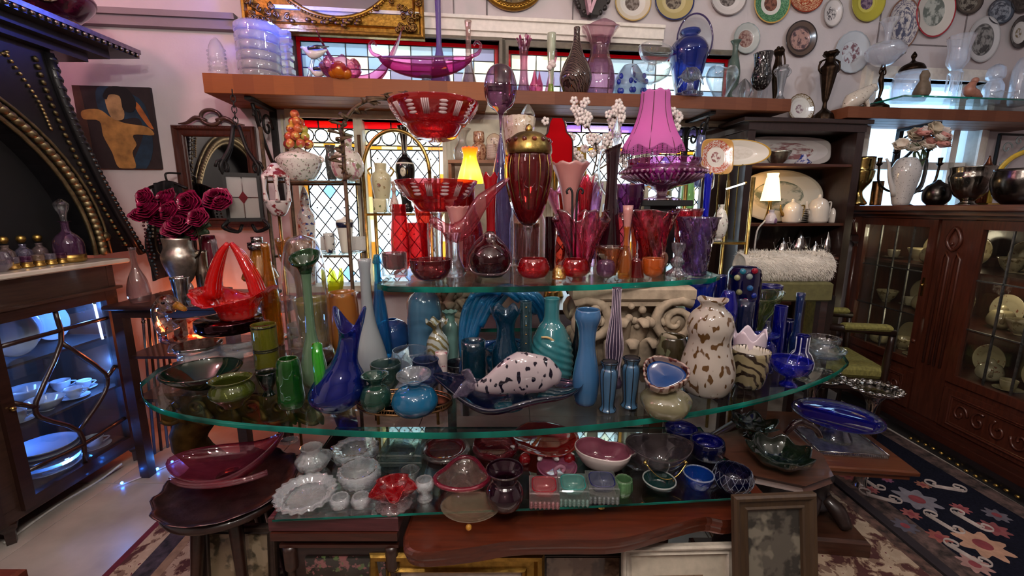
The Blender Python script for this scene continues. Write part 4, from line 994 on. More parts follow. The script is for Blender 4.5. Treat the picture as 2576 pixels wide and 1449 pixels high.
def scroll(px, py, s, ang2, col='a89a94'):
    x, y = L2(px, py); b = B(); u = Vector((cos(ang2), sin(ang2), 0)); w2 = Vector((-sin(ang2), cos(ang2), 0)); q = []
    for sg in (1, -1):
        pts = [Vector((x, y, .0185))+u*(sg*s*(.6+.0))+w2*0]
        pts = [Vector((x, y, .0195))+u*(sg*s*.5)+u*(sg*s*.35*(1-k/14)*cos(k*.6-1.6))+w2*(s*.35*(1-k/14)*sin(k*.6-1.6)+s*.33) for k in range(12)]
        b.tube(pts, .011, 5, 2, flat=.25)
    b.tube([Vector((x, y, .0195))-u*s*.55, Vector((x, y, .0195))+u*s*.55], .02, 5, 1, flat=.2); b.obj('woven_scroll', solid(col, .95), t)
for px, py, s, a2 in [(2215, 1265, .11, 1.0), (2385, 1240, .11, 1.2), (2180, 1222, .09, .1), (2360, 1325, .1, 0.2), (2420, 1405, .1, .3), (2430, 1320, .1, .2)]: scroll(px, py, s, a2)
t = thing('rug', 'beige floral carpet running under the frames and plinth', 'rug', (e0.x, e0.y, 0), (0, 0, ang)); B().box(-.35, -.95, .0005, 1.5, -.16, .0095).obj('field', rugmat('beige'), t); B().box(-.35, -.16, .0005, 1.5, -.105, .0098).obj('outer_border', solid('5a4038', .95, var=.5, scale=24.), t)
# ---- framed pictures leaning in front, under the tables
def leaning(name, label, x0, y0, x1, Y, h, fw, d, fm, pm, lean=.2, rz=0., mat_w=0, mm=None):
    p0 = P(x0, y0, Y=Y); p1 = P(x1, y0, Y=Y); w = p1.x-p0.x; zt = p0.z
    h = zt/cos(lean) if h is None else h; zc = zt-h/2*cos(lean)
    t = thing(name, label, 'picture', ((p0.x+p1.x)/2, Y-h/2*sin(lean), max(zc, h/2*cos(lean)+.001)), (-lean, 0, rz))
    framebox(w, h, fw, d).obj('frame', fm, t)
    B().box(-w/2+fw*.8, -.004, -h/2+fw*.8, w/2-fw*.8, 0, h/2-fw*.8).obj('picture', mm or pm, t)
    if mat_w: k = fw+mat_w; B().box(-w/2+k, -.006, -h/2+k, w/2-k, -.004, h/2-k).obj('print', pm, t)
    return t
PAPER = solid('b5aa98', .8, var=.08)
leaning('framed_picture', 'dark framed landscape leaning at the bottom left of the tables', 502, 1316, 700, 1.3, None, .035, .02, wood('1c120e', '3a2a20', .5), china('7a6a54', '4a4436', '8f7f68', 6., .5), .12)
t = leaning('framed_picture', 'wide gilt beaded picture frame leaning under the serpentine table', 936, 1376, 1368, 1.16, None, .07, .04, metal('b08a44', .35, .5), solid('b8a898', .8), .15)
leaning('framed_picture', 'brown sepia print leaning between the gilt and white frames', 1366, 1392, 1566, 1.25, None, .012, .012, wood('2a1a12', '3f2a1e', .5), china('7a5f4e', '4f3a2e', '8f7660', 5., .5), .12)
leaning('framed_picture', 'white painted frame with pale mount leaning at the bottom right', 1562, 1366, 1850, 1.16, None, .03, .025, solid('b8aea0', .5), china('7a6250', '55463a', scale=8.), .15, .03, .07, PAPER)
leaning('framed_picture', 'oak framed grey picture leaning below the green glass at right', 1838, 1240, 2052, 1.12, None, .045, .022, wood('2a1a0c', '443018', .6, axis=2, coat=0.), china('4f4a42', '2f2c28', '6a6458', 5., .5), .2, .06)
t = thing('framed_picture', 'small framed print seen through the glass below the blue vases', 'picture', (P(1530, 1085, Z=.3).x, 1.62, .36), (-.25, 0, .1)); framebox(.34, .36, .03, .02).obj('frame', wood('2f2014', '5a4028', .5), t); B().box(-.15, -.004, -.16, .15, 0, .16).obj('picture', china('b09a6a', '7a6440', '8a7a54', 22., .5), t)
# bottom-left dark furniture corner
p = P(60, 1405, Z=.42)
t = thing('side_chest', 'dark moulded chest top cut off at the bottom left corner', 'chest', (p.x-.2, p.y-.06, 0)); B().box(-.3, -.35, .36, .24, .03, .42, bev=.01).box(-.28, -.33, .32, .21, .0, .36).obj('chest_top', MAHOG, t); B().box(-.28, -.33, 0, .2, -.01, .32).obj('body', MAHOG, t)
# ---- armchair at right between glass table and bookcase
p = P(2135, 905, Z=.44)
t = thing('armchair', 'carved dark armchair with yellow-green upholstery at right', 'armchair', (P(2068, 860, Y=2.75).x+.14, 2.78, 0), (0, 0, 1.38)); t.scale = (.85, .72, 1.1); GV = solid('7a743a', .85, var=.2, scale=50.); CW2 = wood('160c08', '2e1a12', .35)
B().box(-.26, -.24, .4, .26, .26, .47, bev=.02).obj('seat', GV, t); B().box(-.28, -.26, .33, .28, .28, .4, bev=.008).obj('seat_frame', CW2, t)
B().box(-.24, .24, .5, .24, .29, .82, bev=.012).obj('backrest', GV, t); B().box(-.28, .25, .33, -.24, .31, .88).box(.24, .25, .33, .28, .31, .88).box(-.28, .25, .82, .28, .31, .88, bev=.01).obj('back_frame', CW2, t)
for s in (-1, 1):
    B().tube([(s*.26, -.22, .33), (s*.26, -.22, .5), (s*.27, -.22, .66)], [.02, .028, .02], 10).obj('arm_post', CW2, t)
    B().tube([(s*.27, -.24, .68), (s*.27, .26, .7)], .022, 8, 1).obj('armrest', CW2, t); B().box(s*.27-.035, -.2, .69, s*.27+.035, .16, .725, bev=.012).obj('arm_pad', GV, t)
    for y in (-.22, .24): B().lathe([(.6, 0), (1, .2), (.6, .5), (1, .9), (1, 1)], 12, R=.026, Hh=.33, c=(s*.25, y, 0)).obj('leg', CW2, t)
# ---- white fur throw on a bench before the open shelf
p0 = P(1880, 662, Y=2.45); p1 = P(2088, 662, Y=2.45); w = p1.x-p0.x
t = thing('bench', 'dark bench with green upholstery beneath the white fur', 'bench', ((p0.x+p1.x)/2, 2.5, 0)); zf0 = P(1975, 720, Y=2.4).z
B().box(-w/2, -.1, zf0-.09, w/2, .16, zf0+.02, bev=.01).obj('seat', solid('5f5a34', .85), t)
for s in (-1, 1):
    for y in (-.06, .12): B().box(s*w*.45-.02, y-.02, 0, s*w*.45+.02, y+.02, zf0-.09).obj('leg', DARKW, t)
b = B(); zt = P(1975, 642, Y=2.45).z; rnd = random.Random(4); Lf = w*1.04
def fur(u, v):
    a = -pi*.15+v*pi*1.3; jx = rnd.uniform(-.006, .006); rr = .085+rnd.uniform(-.005, .006); hh = (zt-zf0)/2
    return ((u-.5)*Lf+jx, -rr*1.25*cos(a-.3)-.02, zf0+.02+hh+hh*1.02*sin(a)*(.95+.05*sin(u*9)))
core = B().lathe([(.7, 0), (1, .03), (1, .97), (.7, 1)], 40, R=(zt-zf0)*.47, Hh=Lf, rf=lambda a, z: 1+.04*sin(5*a+z*9)); core.v = [(v[2]-Lf/2, v[1], v[0]+zf0+.021+(zt-zf0)*.47) for v in core.v]
fo = core.obj('fur_throw', solid('d6cdc0', .95, var=.12, scale=18.), None, ((p0.x+p1.x)/2, 2.5, 0), (0, 0, 0), 'fluffy white sheepskin roll on the bench before the open shelf', 'fur throw')
fb = B(); R0 = (zt-zf0)*.47; vs = []; fs = []
for k in range(9000):
    a = rnd.uniform(0, 2*pi); x = rnd.uniform(-.5, .5)*Lf; y = R0*.98*sin(a); z = R0*.98*cos(a); d = Vector((rnd.gauss(0, .5), sin(a), cos(a)-.6)).normalized()*rnd.uniform(.014, .03)
    i = len(vs); zc = zf0+.021+R0; o1 = Vector((x, y, z+zc)); sd = Vector((.0014, rnd.uniform(-.001, .001), .0006)); vs += [o1-sd, o1+sd, o1+d]; fs.append((i, i+1, i+2))
pl = fb.add(vs, fs, True).obj('pile', solid('e2dace', .95, var=.1, scale=18.), fo); pl['kind'] = 'stuff'

# long dark table behind the displays, under the windows
t = thing('window_table', 'long dark table under the leaded windows behind the glass shelves', 'table', (0, 0, 0)); xa, xb = P(1125, 600, Y=2.6).x, P(1680, 600, Y=2.6).x
B().box(xa, 2.2, .945, xb, 3.0, .9702, bev=.004).obj('table_top', DARKW, t)
for x in (xa+.03, xb-.07):
    for y in (2.24, 2.92): B().box(x, y, 0, x+.045, y+.045, .945).obj('leg', DARKW, t)
# ================================================================ PIECES ON THE WOODEN WALL SHELVES
C0 = crystal(); CL = glass('f0f6f8', .03, gl=.9); CB = glass('f4f8ff', .26, gl=.95)
def Yw(px, V, py=200): return P(px, py, V=V).y
CYL = [(.96, 0), (1, .03), (1, .97), (1, 1)]
GOB = [(.5, 0), (.45, .03), (.12, .08), (.1, .4), (.3, .48), (.8, .62), (1, .8), (.92, 1)]
def boat(b, L, Wd, dep, rim, n=40, m=22, th=.004, p=.75, base=0.):
    """open trough: u runs along the length, rim(u) is the rim height, dep(u) its depth"""
    def fn(u, v):
        U = u*2-1; w = max(.004, Wd*(max(0, 1-U*U))**p+.004); d = dep(U); r = rim(U)
        if v < .5: ph = -pi/2+pi*v*2; k = 1.
        else: ph = pi/2-pi*(v-.5)*2; k = 1-min(.5, th/w)
        return (L*U, w*k*sin(ph), base+r-d*cos(ph)*(1 if k == 1 else 1-min(.4, th/max(d, .01))))
    return b.grid(fn, n, m, cv=True)
def at(px, py, **k): return P(px, py, **k)
def size(px0, px1, Y, py=None): return at(px1, py or 500, Y=Y).x-at(px0, py or 500, Y=Y).x
def zat(px, py, Y): return at(px, py, Y=Y).z
y = Yw(550, .22)
V('crystal_bottle', 'small pointed clear crystal bottle at the left end of the oak shelf', 'bottle', (522, 94, 578, 184), SZ1, [(.85, 0), (.95, .1), (.85, .2), (.95, .3), (.85, .4), (.92, .5), (.85, .62), (.78, .75), (.5, .9), (.1, 1)], glass('f0f4f6', .22, gl=.9), Y=y, sh=0, n=16,
  parts=[('bead_edge', 'balls', [(s*.95, -.1, z, .12) for s in (-1, 1) for z in np.linspace(.08, .7, 8)], C0)])
y = Yw(650, .22)
V('ribbed_vase', 'big clear glass vase of stacked rings on the oak shelf', 'vase', (584, 44, 722, 186), SZ1, [(.8, 0), (.82, .5), (.85, 1)], CL, Y=y, sh=.006, bodyname='liner',
  parts=[('glass_ring', 'lathe', [(.8, .165*k), (.97, .165*k+.01), (1, .165*k+.07), (.97, .165*k+.14), (.8, .165*k+.155)], glass('f2f6f8', .3, gl=.9), {'n': 24, 'sub': 3, 'smooth': True}) for k in range(6)])
y = Yw(728, .25)
p = at(728, 186, Y=y); t = thing('glass_sculpture', 'stepped clear glass block column beside the stacked ring vase', 'sculpture', (p.x, y, SZ1+.001))
for k in range(7): B().box(-.028, -.025, k*.042, .028 if k % 2 else .02, .025, k*.042+.036, bev=.004).obj('glass_block', glass('f2f6f8', .3, gl=.9), t)
# two gulls on a glass wave
y = Yw(785, .2); p = at(785, 190, Y=y); t = thing('gull_figurine', 'two white gulls on a clear glass wave', 'figurine', (p.x, y, SZ1+.001)); s = size(740, 815, y, 190)
b = B().tube([(-.3*s, 0, .0), (-.1*s, 0, .25*s), (.1*s, 0, .85*s), (.35*s, 0, .75*s), (.55*s, 0, .2*s)], [.1*s, .08*s, .07*s, .05*s, .12*s], 10, flat=.5); b.obj('glass_wave', C0, t)
for nm, cx, cz, k in (('gull', .12, .98, 1.), ('gull', .22, .38, .8)):
    g = B().tube([((cx-.42*k)*s, 0, (cz+.2*k)*s), ((cx-.3*k)*s, 0, (cz+.16*k)*s), ((cx-.05*k)*s, 0, cz*s), ((cx+.2*k)*s, 0, (cz+.04*k)*s), ((cx+.45*k)*s, 0, (cz+.13*k)*s)], [.03*s*k, .075*s*k, .17*s*k, .12*s*k, .02*s*k], 12, flat=.8).obj(nm, china('dad6d2'), t)
    B().tube([((cx-.15*k)*s, -.02, (cz+.14*k)*s), ((cx+.2*k)*s, -.03, (cz+.16*k)*s), ((cx+.55*k)*s, -.01, (cz+.2*k)*s)], [.05*s, .07*s, .01*s], 8, flat=.35).obj('wing', china('2a2a2e'), g)
PINK = glass('c23a72', .1); PINKD = glass('b83078', .14); PKC = glass('e39ab8', .06); LILAC = glass('9a86c8', .45); PURP = glass('6a3468', .12)
y = Yw(856, .35)
V('shell_bowl', 'pink ribbed glass shell bowl with glowing orange centre', 'bowl', (805, 140, 908, 190), SZ1, [(.45, 0), (.8, .2), (1, .55), (.9, .85), (.7, 1)], glass('d06a96', .1), Y=y, rf=flute(12, .07), zf=ruffle(6, .1, .6),
  parts=[('orange_centre', 'balls', [(.1, -.5, .35, .42), (-.2, -.45, .25, .3), (.4, -.4, .22, .3)], glass('ff9a1a', .6), {'n': 14, 'm': 9})])
y = Yw(910, .18); p = at(910, 176, Y=y); L = size(802, 1020, y, 176)/2; zt = zat(910, 68, y)-SZ1
b = B(); boat(b, L, .065, lambda u: .05*(1-u*u)+.004, lambda u: .055+zt*.85*abs(u)**2.3); b.obj('horned_bowl', PINK, None, (p.x, y, SZ1+.002), (0, 0, 0), 'pink stretched glass bowl with two tall upswept horns', 'bowl')
y = Yw(1072, .33); p = at(1072, 196, Y=y); L = size(935, 1212, y, 196)/2; zt = zat(1072, 128, y)-SZ1
t = thing('boat_bowl', 'large cranberry glass boat bowl with curled ends overhanging the oak shelf', 'bowl', (p.x, y, SZ1+.001))
b = B(); boat(b, L*.86, .07, lambda u: .1*(1-u*u)**.6+.004, lambda u: zt*(.72+.1*u*u)); b.obj('body', PINKD, t)
for s in (-1, 1):
    B().tube([(s*L*.8, 0, zt*.8), (s*L*.95, 0, zt*.92), (s*L*1.0, 0, zt*1.15), (s*L*.93, 0, zt*1.28), (s*L*.87, 0, zt*1.16)], [.012, .011, .009, .007, .006], 8, flat=1.4).obj('curled_tip', PINK, t)
B().lathe([(.7, 0), (1, .1), (.5, .6), (.9, 1)], 24, R=.05, Hh=zt*.2).obj('foot', C0, t)
y = Yw(1105, .16)
V('bottle_vase', 'tall lilac opaque bottle vase with very long neck', 'vase', (1080, -40, 1134, 150), SZ1+.0, [(.8, 0), (1, .08), (.85, .2), (.45, .33), (.26, .45), (.25, .7), (.3, .95), (.34, 1)], LILAC, Y=y, sh=.003)
y = Yw(1180, .2)
V('stem_vase', 'slim smoky stem vase at the right end of the oak shelf', 'vase', (1158, 49, 1202, 202), SZ1, [(.95, 0), (1, .03), (.85, .12), (.45, .35), (.32, .6), (.28, .85), (.4, 1)], glass('b99a94', .06), Y=y, rf=flute(8, .05))
# shelf two
y = Yw(1318, .2)
V('lobed_vase', 'slender pink-stemmed clear vase with lobed fingers at the top', 'vase', (1298, 92, 1337, 221), SZ2, [(1, 0), (.85, .06), (.5, .3), (.42, .6), (.55, .85), (.75, 1)], glass('b06a8a', .08), Y=y, rf=flute(6, .16), zf=ruffle(5, .06, .8),
  parts=[('finger', 'tube', [(.55*cos(a), .55*sin(a), .86), (.75*cos(a), .75*sin(a), .97), (.95*cos(a), .95*sin(a), 1.02)], PINKD, {'r': .14, 'n': 8}) for a in (0.3, 1.6, 2.9, 4.1, 5.3)])
y = Yw(1348, .14)
V('lily_cup', 'small pink glass lily cup between two tall stems', 'cup', (1330, 188, 1366, 222), SZ2, [(.5, 0), (.8, .2), (1, .55), (.7, .8), (.5, 1)], glass('e86a9a', .2), Y=y, zf=ruffle(3, .2, .5))
y = Yw(1380, .12); p = at(1375, 222, Y=y); s = size(1360, 1398, y, 222); hh = zat(1375, 126, y)-SZ2
b = B().tube([(-.3*s, 0, .006), (.05*s, 0, .12*hh), (.25*s, 0, .35*hh), (.3*s, 0, .6*hh), (.5*s, 0, .9*hh), (.62*s, 0, hh)], [.1*s, .3*s, .28*s, .16*s, .2*s, .04*s], 10, flat=.6); b.obj('calla_sculpture', glass('b04a78', .12), None, (p.x, y, SZ2+.001), (0, 0, 0), 'curved pink glass calla spike beside the white tube vase', 'sculpture')
y = Yw(1388, .22)
V('tube_vase', 'narrow white tube vase fading to green with a blossom', 'vase', (1376, 80, 1399, 223), SZ2, [(.7, 0), (.8, .05), (.55, .2), (.7, .5), (.95, .8), (1, 1)], glass('dfe6d0', .5), Y=y, sh=.002,
  parts=[('blossom', 'balls', [(.5*cos(k), -.8, .5+.05*sin(k*1.3), .55) for k in range(6)], china('d8c8c4')), ('green_foot', 'lathe', [(.72, 0), (.82, .05), (.58, .2), (.6, .22)], glass('a8c83a', .3))])
y = Yw(1448, .3)
V('combed_bottle', 'brown and cream combed glass teardrop bottle', 'bottle', (1408, 66, 1489, 226), SZ2, [(.45, 0), (.7, .03), (.98, .2), (1, .3), (.8, .45), (.45, .62), (.24, .78), (.19, .9), (.2, 1)], glass('7a6258', .72, streak='3a2622', spotscale=14.), Y=y)
y = Yw(1512, .17)
V('flared_vase', 'large fluted pink to clear vase with wide flared rim', 'vase', (1463, 50, 1560, 232), SZ2, [(.6, 0), (.72, .05), (.85, .25), (.75, .45), (.52, .63), (.5, .78), (.75, .93), (1, 1)], glass('b07a90', .14), Y=y, rf=flute(12, .03), zf=ruffle(4, .02, .85), sh=.005)
y = Yw(1582, .1)
V('overlay_vase', 'white and blue flower overlay glass vase behind the clear compote', 'vase', (1540, 160, 1628, 233), SZ2, [(.5, 0), (.8, .2), (1, .5), (.7, .8), (.4, 1)], glass('cfe4f6', .5), Y=y,
  parts=[('blue_flower', 'fn', lambda b, R, Hh, k=k: [b.ell((R*.98*sin(k)*1.01, -R*.98*cos(k), Hh*.45+Hh*.2*cos(j*2*pi/5)), (R*.13, R*.05, R*.16), 8, 6, Matrix.Translation((R*.13*sin(j*2*pi/5), 0, 0))) for j in range(5)], glass('1c3cc0', .6)) for k in (-.75, -.05, .7)])
y = Yw(1637, .33)
V('glass_compote', 'clear footed compote supporting a tilted clear bowl', 'compote', (1586, 152, 1690, 236), SZ2, [(.5, 0), (.5, .03), (.12, .08), (.1, .4), (.5, .52), (.9, .7), (1, 1)], CL, Y=y)
V('tilted_bowl', 'tilted clear glass bowl above the compote', 'bowl', (1592, 104, 1684, 176), zat(1637, 176, y), [(.2, 0), (.25, .3), (.7, .5), (1, .85), (.9, 1)], CL, Y=y+.02, tilt=(.0, .25))
y = Yw(1733, .16)
V('blue_vase', 'large cobalt blue shouldered vase on the right wooden shelf', 'vase', (1684, 67, 1783, 238), SZ2, [(.42, 0), (.5, .05), (.7, .3), (.95, .6), (1, .75), (.75, .86), (.45, .9), (.42, .93), (.55, .97), (.52, 1)], glass('1a3fa8', .3), Y=y, sh=.004)
y = Yw(1748, .08); p = at(1748, 100, Y=y); R = size(1704, 1793, y, 100)/2
b = B().tube([(R*cos(2*pi*k/40), 0, R*1.35*sin(2*pi*k/40)) for k in range(40)], .006, 8, 1, True); t = thing('glass_plate', 'clear upright plate with dark rim behind the cobalt vase', 'plate', (p.x, y, p.z)); b.obj('rim', glass('3a2a6a', .3), t)
B().ell((0, 0, 0), (R, .006, R*1.35), 40, 10).obj('disc', glass('dfe4e8', .04), t); B().box(-.02, -.03, SZ2-p.z+.001, .02, .0, -R*1.3).obj('stand', CL, t)
y = Yw(1733, .38)
V('crystal_blossom', 'clear crystal flower figurine in front of the cobalt vase', 'figurine', (1702, 168, 1768, 238), SZ2, [(.8, 0), (.9, .1), (.3, .2), (.2, .5), (.5, .6), (.6, .8), (.3, 1)], C0, Y=y, sh=0, rf=flute(8, .15),
  parts=[('petal', 'tube', [(0, 0, .6), (.5*cos(a), .5*sin(a), .7), (.95*cos(a), .95*sin(a), .62+.3*sin(a*2))], C0, {'r': [.1, .22, .05], 'flat': .5}) for a in np.linspace(0, 5.6, 8)])
y = Yw(1815, .26)
V('heart_vase', 'clear heart-shaped vase on the right wooden shelf', 'vase', (1774, 160, 1858, 240), SZ2, [(.4, 0), (.45, .05), (.4, .15), (.75, .45), (1, .75), (.8, .97), (.5, 1)], CL, Y=y, zf=lambda a, z, r: -.12*max(0, (z-.6)/.4)*abs(sin(a))**6)
y = Yw(1843, .16)
V('jasper_vase', 'dark green jasper vase with white relief at the shelf right', 'vase', (1826, 98, 1866, 240), SZ2, [(.55, 0), (.7, .04), (.6, .08), (.85, .3), (1, .5), (.75, .68), (.4, .8), (.45, .93), (.8, 1)], china('46584f', 'c0c8c2', None, 22., .64, .55), Y=y, sh=.004)

y = Yw(1872, .33)
V('crystal_star', 'clear faceted crystal star ornament near the shelf right end', 'ornament', (1848, 198, 1894, 242), SZ2, [(.5, 0), (.7, .1), (.9, .4), (.6, .7), (.1, 1)], C0, Y=y, sh=0, rf=flute(5, .3, 0, sharp=True), n=40, smooth=False)
y = Yw(1918, .27)
V('mottled_goblet', 'black mottled glass goblet on clear stem', 'goblet', (1888, 126, 1948, 243), SZ2, [(.35, .26), (.75, .34), (1, .5), (.8, .72), (.85, .9), (.95, 1)], glass('2a2a2c', .55, spot='b8b4b0', spotscale=26.), Y=y, bodyname='bowl',
  parts=[('stem', 'lathe', [(.7, 0), (.68, .02), (.2, .05), (.13, .12), (.2, .2), (.3, .26)], CL)])
y = Yw(1955, .18)
V('bronze_ewer', 'dark bronze figural ewer behind the clear figure vase', 'ewer', (1931, 120, 1975, 244), SZ2, [(.8, 0), (.7, .05), (.25, .12), (.5, .35), (.75, .6), (.5, .78), (.45, .86), (.8, .95), (.6, 1)], BRONZE, Y=y, rf=flute(6, .08), parts=[('handle', 'tube', [(.6, 0, .62), (1.1, 0, .75), (.7, 0, .95)], BRONZE, {'r': .13}), ('crest', 'balls', [(.3*sin(k), .2*cos(k*2), .95+.03*(k % 3), .25) for k in range(6)], BRONZE)])
y = Yw(1966, .32)
V('figure_vase', 'clear glass vase with two small handles at the shelf right end', 'vase', (1946, 162, 1986, 244), SZ2, [(.7, 0), (.6, .08), (.35, .2), (.55, .6), (.8, .85), (.6, .95), (.7, 1)], C0, Y=y, sh=.003, parts=[('handle', 'tube', [(s*.7, 0, .7), (s*1.15, 0, .85), (s*.6, 0, .97)], C0, {'r': .12}) for s in (-1, 1)])
# on top of the dark open shelf
y = Yw(2006, .12, 260); p = at(2008, 292, Y=y); R = size(1976, 2046, y, 260)/2
b = B().lathe(PP, 48, 3, rf=lambda a, z: 1+.035*abs(sin(9*a)), R=1., Hh=.02); b.v = [(v[0]*R, -v[2], v[1]*R) for v in b.v]
b.obj('display_plate', plate_xz('c9c2b8', 'd6d2cc', 'cfc9c4', '8a7076', .3, .74, '5f4a2e', 9., '7a6238'), None, (p.x, y, UZ+R+.004), (-.14, 0, TH), 'gilt scalloped plate leaning on top of the dark open shelf', 'plate')
def bronze_urn(label, box, pl, y):
    V('bronze_urn', label, 'urn', box, pl, [(.8, 0), (.95, .04), (.8, .12), (.25, .2), (.18, .28), (.3, .34), (.72, .7), (.82, .78), (.5, .84), (.4, .92), (.7, .97), (.6, 1)], BRONZE, Y=y, sh=0, rf=flute(8, .05),
      parts=[('handle', 'tube', [(s*.7, 0, .7), (s*1.05, 0, .76), (s*.95, 0, .86), (s*.45, 0, .9)], BRONZE, {'r': .09}) for s in (-1, 1)]+[('figure_head', 'balls', [(s*.95, 0, .86, .14)], BRONZE) for s in (-1, 1)]+[('leaf_crest', 'balls', [(.5*cos(k), .5*sin(k), .97+.02*(k % 2), .2) for k in range(7)], BRONZE)])
bronze_urn('dark bronze two-handled urn on top of the open shelf', (2042, 126, 2112, 296), UZ, Yw(2078, .2))
# right shelf
y = Yw(2140, .2)
p = at(2164, 262, Y=y); s = size(2110, 2186, y, 262); t = thing('leopard_figurine', 'pale spotted ceramic big cat at the left end of the far right shelf', 'figurine', (p.x, y, SZ3+.001))
CAT = china('cfc4b4', '5a4030', None, 40., .6)
B().tube([(-.5*s, 0, .08*s), (-.3*s, 0, .3*s), (0, 0, .48*s), (.25*s, 0, .66*s), (.36*s, 0, .7*s)], [.1*s, .27*s, .25*s, .17*s, .11*s], 12).obj('body', CAT, t)
B().tube([(.25*s, 0, .7*s), (.36*s, 0, .74*s), (.48*s, 0, .66*s)], [.1*s, .13*s, .06*s], 10).obj('head', CAT, t)
for dx, dy in ((-.4, -.1), (-.3, .1), (.12, -.08), (.2, .08)): B().tube([(dx*s, dy*s, .34*s), (dx*s+.02, dy*s, .15*s), (dx*s+.03*s, dy*s, 0)], [.08*s, .05*s, .05*s], 8).obj('leg', CAT, t)
B().tube([(-.48*s, 0, .1*s), (-.6*s, 0, .03*s), (-.55*s, -.1*s, .02*s)], [.05*s, .035*s, .02*s], 8).obj('tail', CAT, t)
y = Yw(2225, .2)
V('epergne', 'cut crystal epergne bowl on a bronze cherub stem', 'epergne', (2173, 40, 2284, 258), SZ3, [(.12, .5), (.5, .53), (.95, .62), (1, .68), (.8, .74), (.3, .76)], CB, Y=y, rf=flute(16, .03, 2.), sh=.004, bodyname='bowl',
  parts=[('trumpet', 'lathe', [(.14, .76), (.16, .85), (.28, .93), (.5, 1)], CB, {'sh': .003, 'rf': flute(10, .05)}), ('base', 'lathe', [(.62, 0), (.58, .06), (.3, .1), (.12, .16)], BRONZE, {}),
         ('cherub', 'tube', [(0, 0, .15), (.08, 0, .26), (-.02, 0, .36), (.0, 0, .46)], BRONZE, {'r': [.07, .11, .15, .07]}), ('cherub_arm', 'tube', [(.0, 0, .4), (.2, 0, .43), (.05, 0, .52)], BRONZE, {'r': .045}), ('cherub_arm', 'tube', [(0, 0, .4), (-.18, 0, .44), (-.06, 0, .52)], BRONZE, {'r': .045}), ('cherub_head', 'balls', [(.0, -.03, .47, .1)], BRONZE)])
def zpl(x): return GZ3
y = Yw(2286, .19)
V('biscuit_jar', 'cut crystal biscuit jar with bronze lid on the far right shelf', 'jar', (2234, 130, 2340, 236), GZ3, [(.85, 0), (.98, .1), (1, .35), (.85, .58), (.62, .64)], CB, Y=y, rf=flute(20, .025, 1.5), parts=[('lid', 'lathe', [(.66, .62), (.7, .66), (.55, .74), (.2, .8), (.08, .85), (.16, .92), (.04, 1)], BRONZE)])
y = Yw(2320, .39)
V('stone_figurine', 'small brown squatting figurine before the biscuit jar', 'figurine', (2296, 176, 2342, 238), GZ3, [(.9, 0), (1, .2), (.7, .5), (.5, .62), (.6, .8), (.3, 1)], solid('6a5a48', .6), Y=y, sh=0, rf=flute(3, .12, 1.))
y = Yw(2412, .24)
V('crystal_lamp', 'clear cut crystal column lamp with tulip bowl', 'lamp', (2368, 80, 2458, 246), GZ3, [(.4, .5), (.8, .62), (.75, .78), (1, 1)], CB, Y=y, rf=flute(8, .06), sh=.004, bodyname='tulip', parts=[('column', 'lathe', [(.6, 0), (.55, .06), (.32, .1), (.32, .4), (.5, .46), (.4, .5)], CB, {'n': 12, 'rf': flute(6, .1)})]+[('prism_drop', 'tube', [(.55*cos(a), .55*sin(a), .46), (.55*cos(a), .55*sin(a), .18)], CB, {'r': .05, 'n': 6, 'sub': 1}) for a in np.linspace(0, 5.4, 7)])
y = Yw(2448, .36); p = at(2446, 240, Y=y); s = size(2420, 2476, y, 240); t = thing('bird_figurine', 'small pinkish brown bird figurine on the raised glass plate', 'figurine', (p.x, y, GZ3+.001))
B().tube([(.45*s, 0, .1*s), (.1*s, 0, .22*s), (-.2*s, 0, .38*s), (-.05*s, 0, .72*s)], [.04*s, .2*s, .24*s, .12*s], 12).ell((.0, 0, .78*s), .14*s).obj('body', solid('a8725e', .4), t)
B().tube([(.05*s, 0, .8*s), (.2*s, 0, .76*s)], [.05*s, .005*s], 6, 1).obj('beak', BRONZE, t)
for sg in (-1, 1): B().tube([(-.12*s, sg*.07*s, .2*s), (-.12*s, sg*.07*s, 0)], .03*s, 6, 1).obj('leg', BRONZE, t)
y = Yw(2498, .2)
V('crystal_jar', 'round clear crystal jar near the right edge', 'jar', (2466, 160, 2532, 244), GZ3, [(.8, 0), (1, .2), (1, .45), (.7, .58), (.65, .62), (.95, .7), (.8, .9), (.2, 1)], CB, Y=y, rf=flute(12, .04))
y = Yw(2562, .2)
V('crystal_jar', 'tall domed clear crystal jar cut off by the right edge', 'jar', (2530, 142, 2600, 246), GZ3, [(.8, 0), (.95, .1), (1, .6), (.9, .8), (.5, .97), (.1, 1)], CB, Y=y, rf=flute(14, .03))
y = Yw(2525, .36); p = at(2525, 244, Y=y); s = size(2490, 2560, y, 244)
B().tube([(-.5*s, 0, .2*s), (-.2*s, 0, .2*s), (.1*s, 0, .14*s), (.45*s, 0, .3*s)], [.02*s, .14*s, .14*s, .02*s], 10).obj('glass_bird', CL, None, (p.x, y, GZ3+.001), (0, 0, 0), 'small clear glass bird in front of the crystal jars', 'figurine')
# ================================================================ UPPER GLASS SHELF: RED, PINK AND PURPLE GLASS
RED = glass('c80a24', .2); REDL = glass('e0203a', .12); REDD = glass('7a0820', .18); ORN = glass('e8641e', .22); AMB = glass('d98a2a', .15); FROST = glass('e6a8a2', .72, .3); PUR = glass('7a2a5e', .12)
CUTG = glass('f0dcdc', .6)
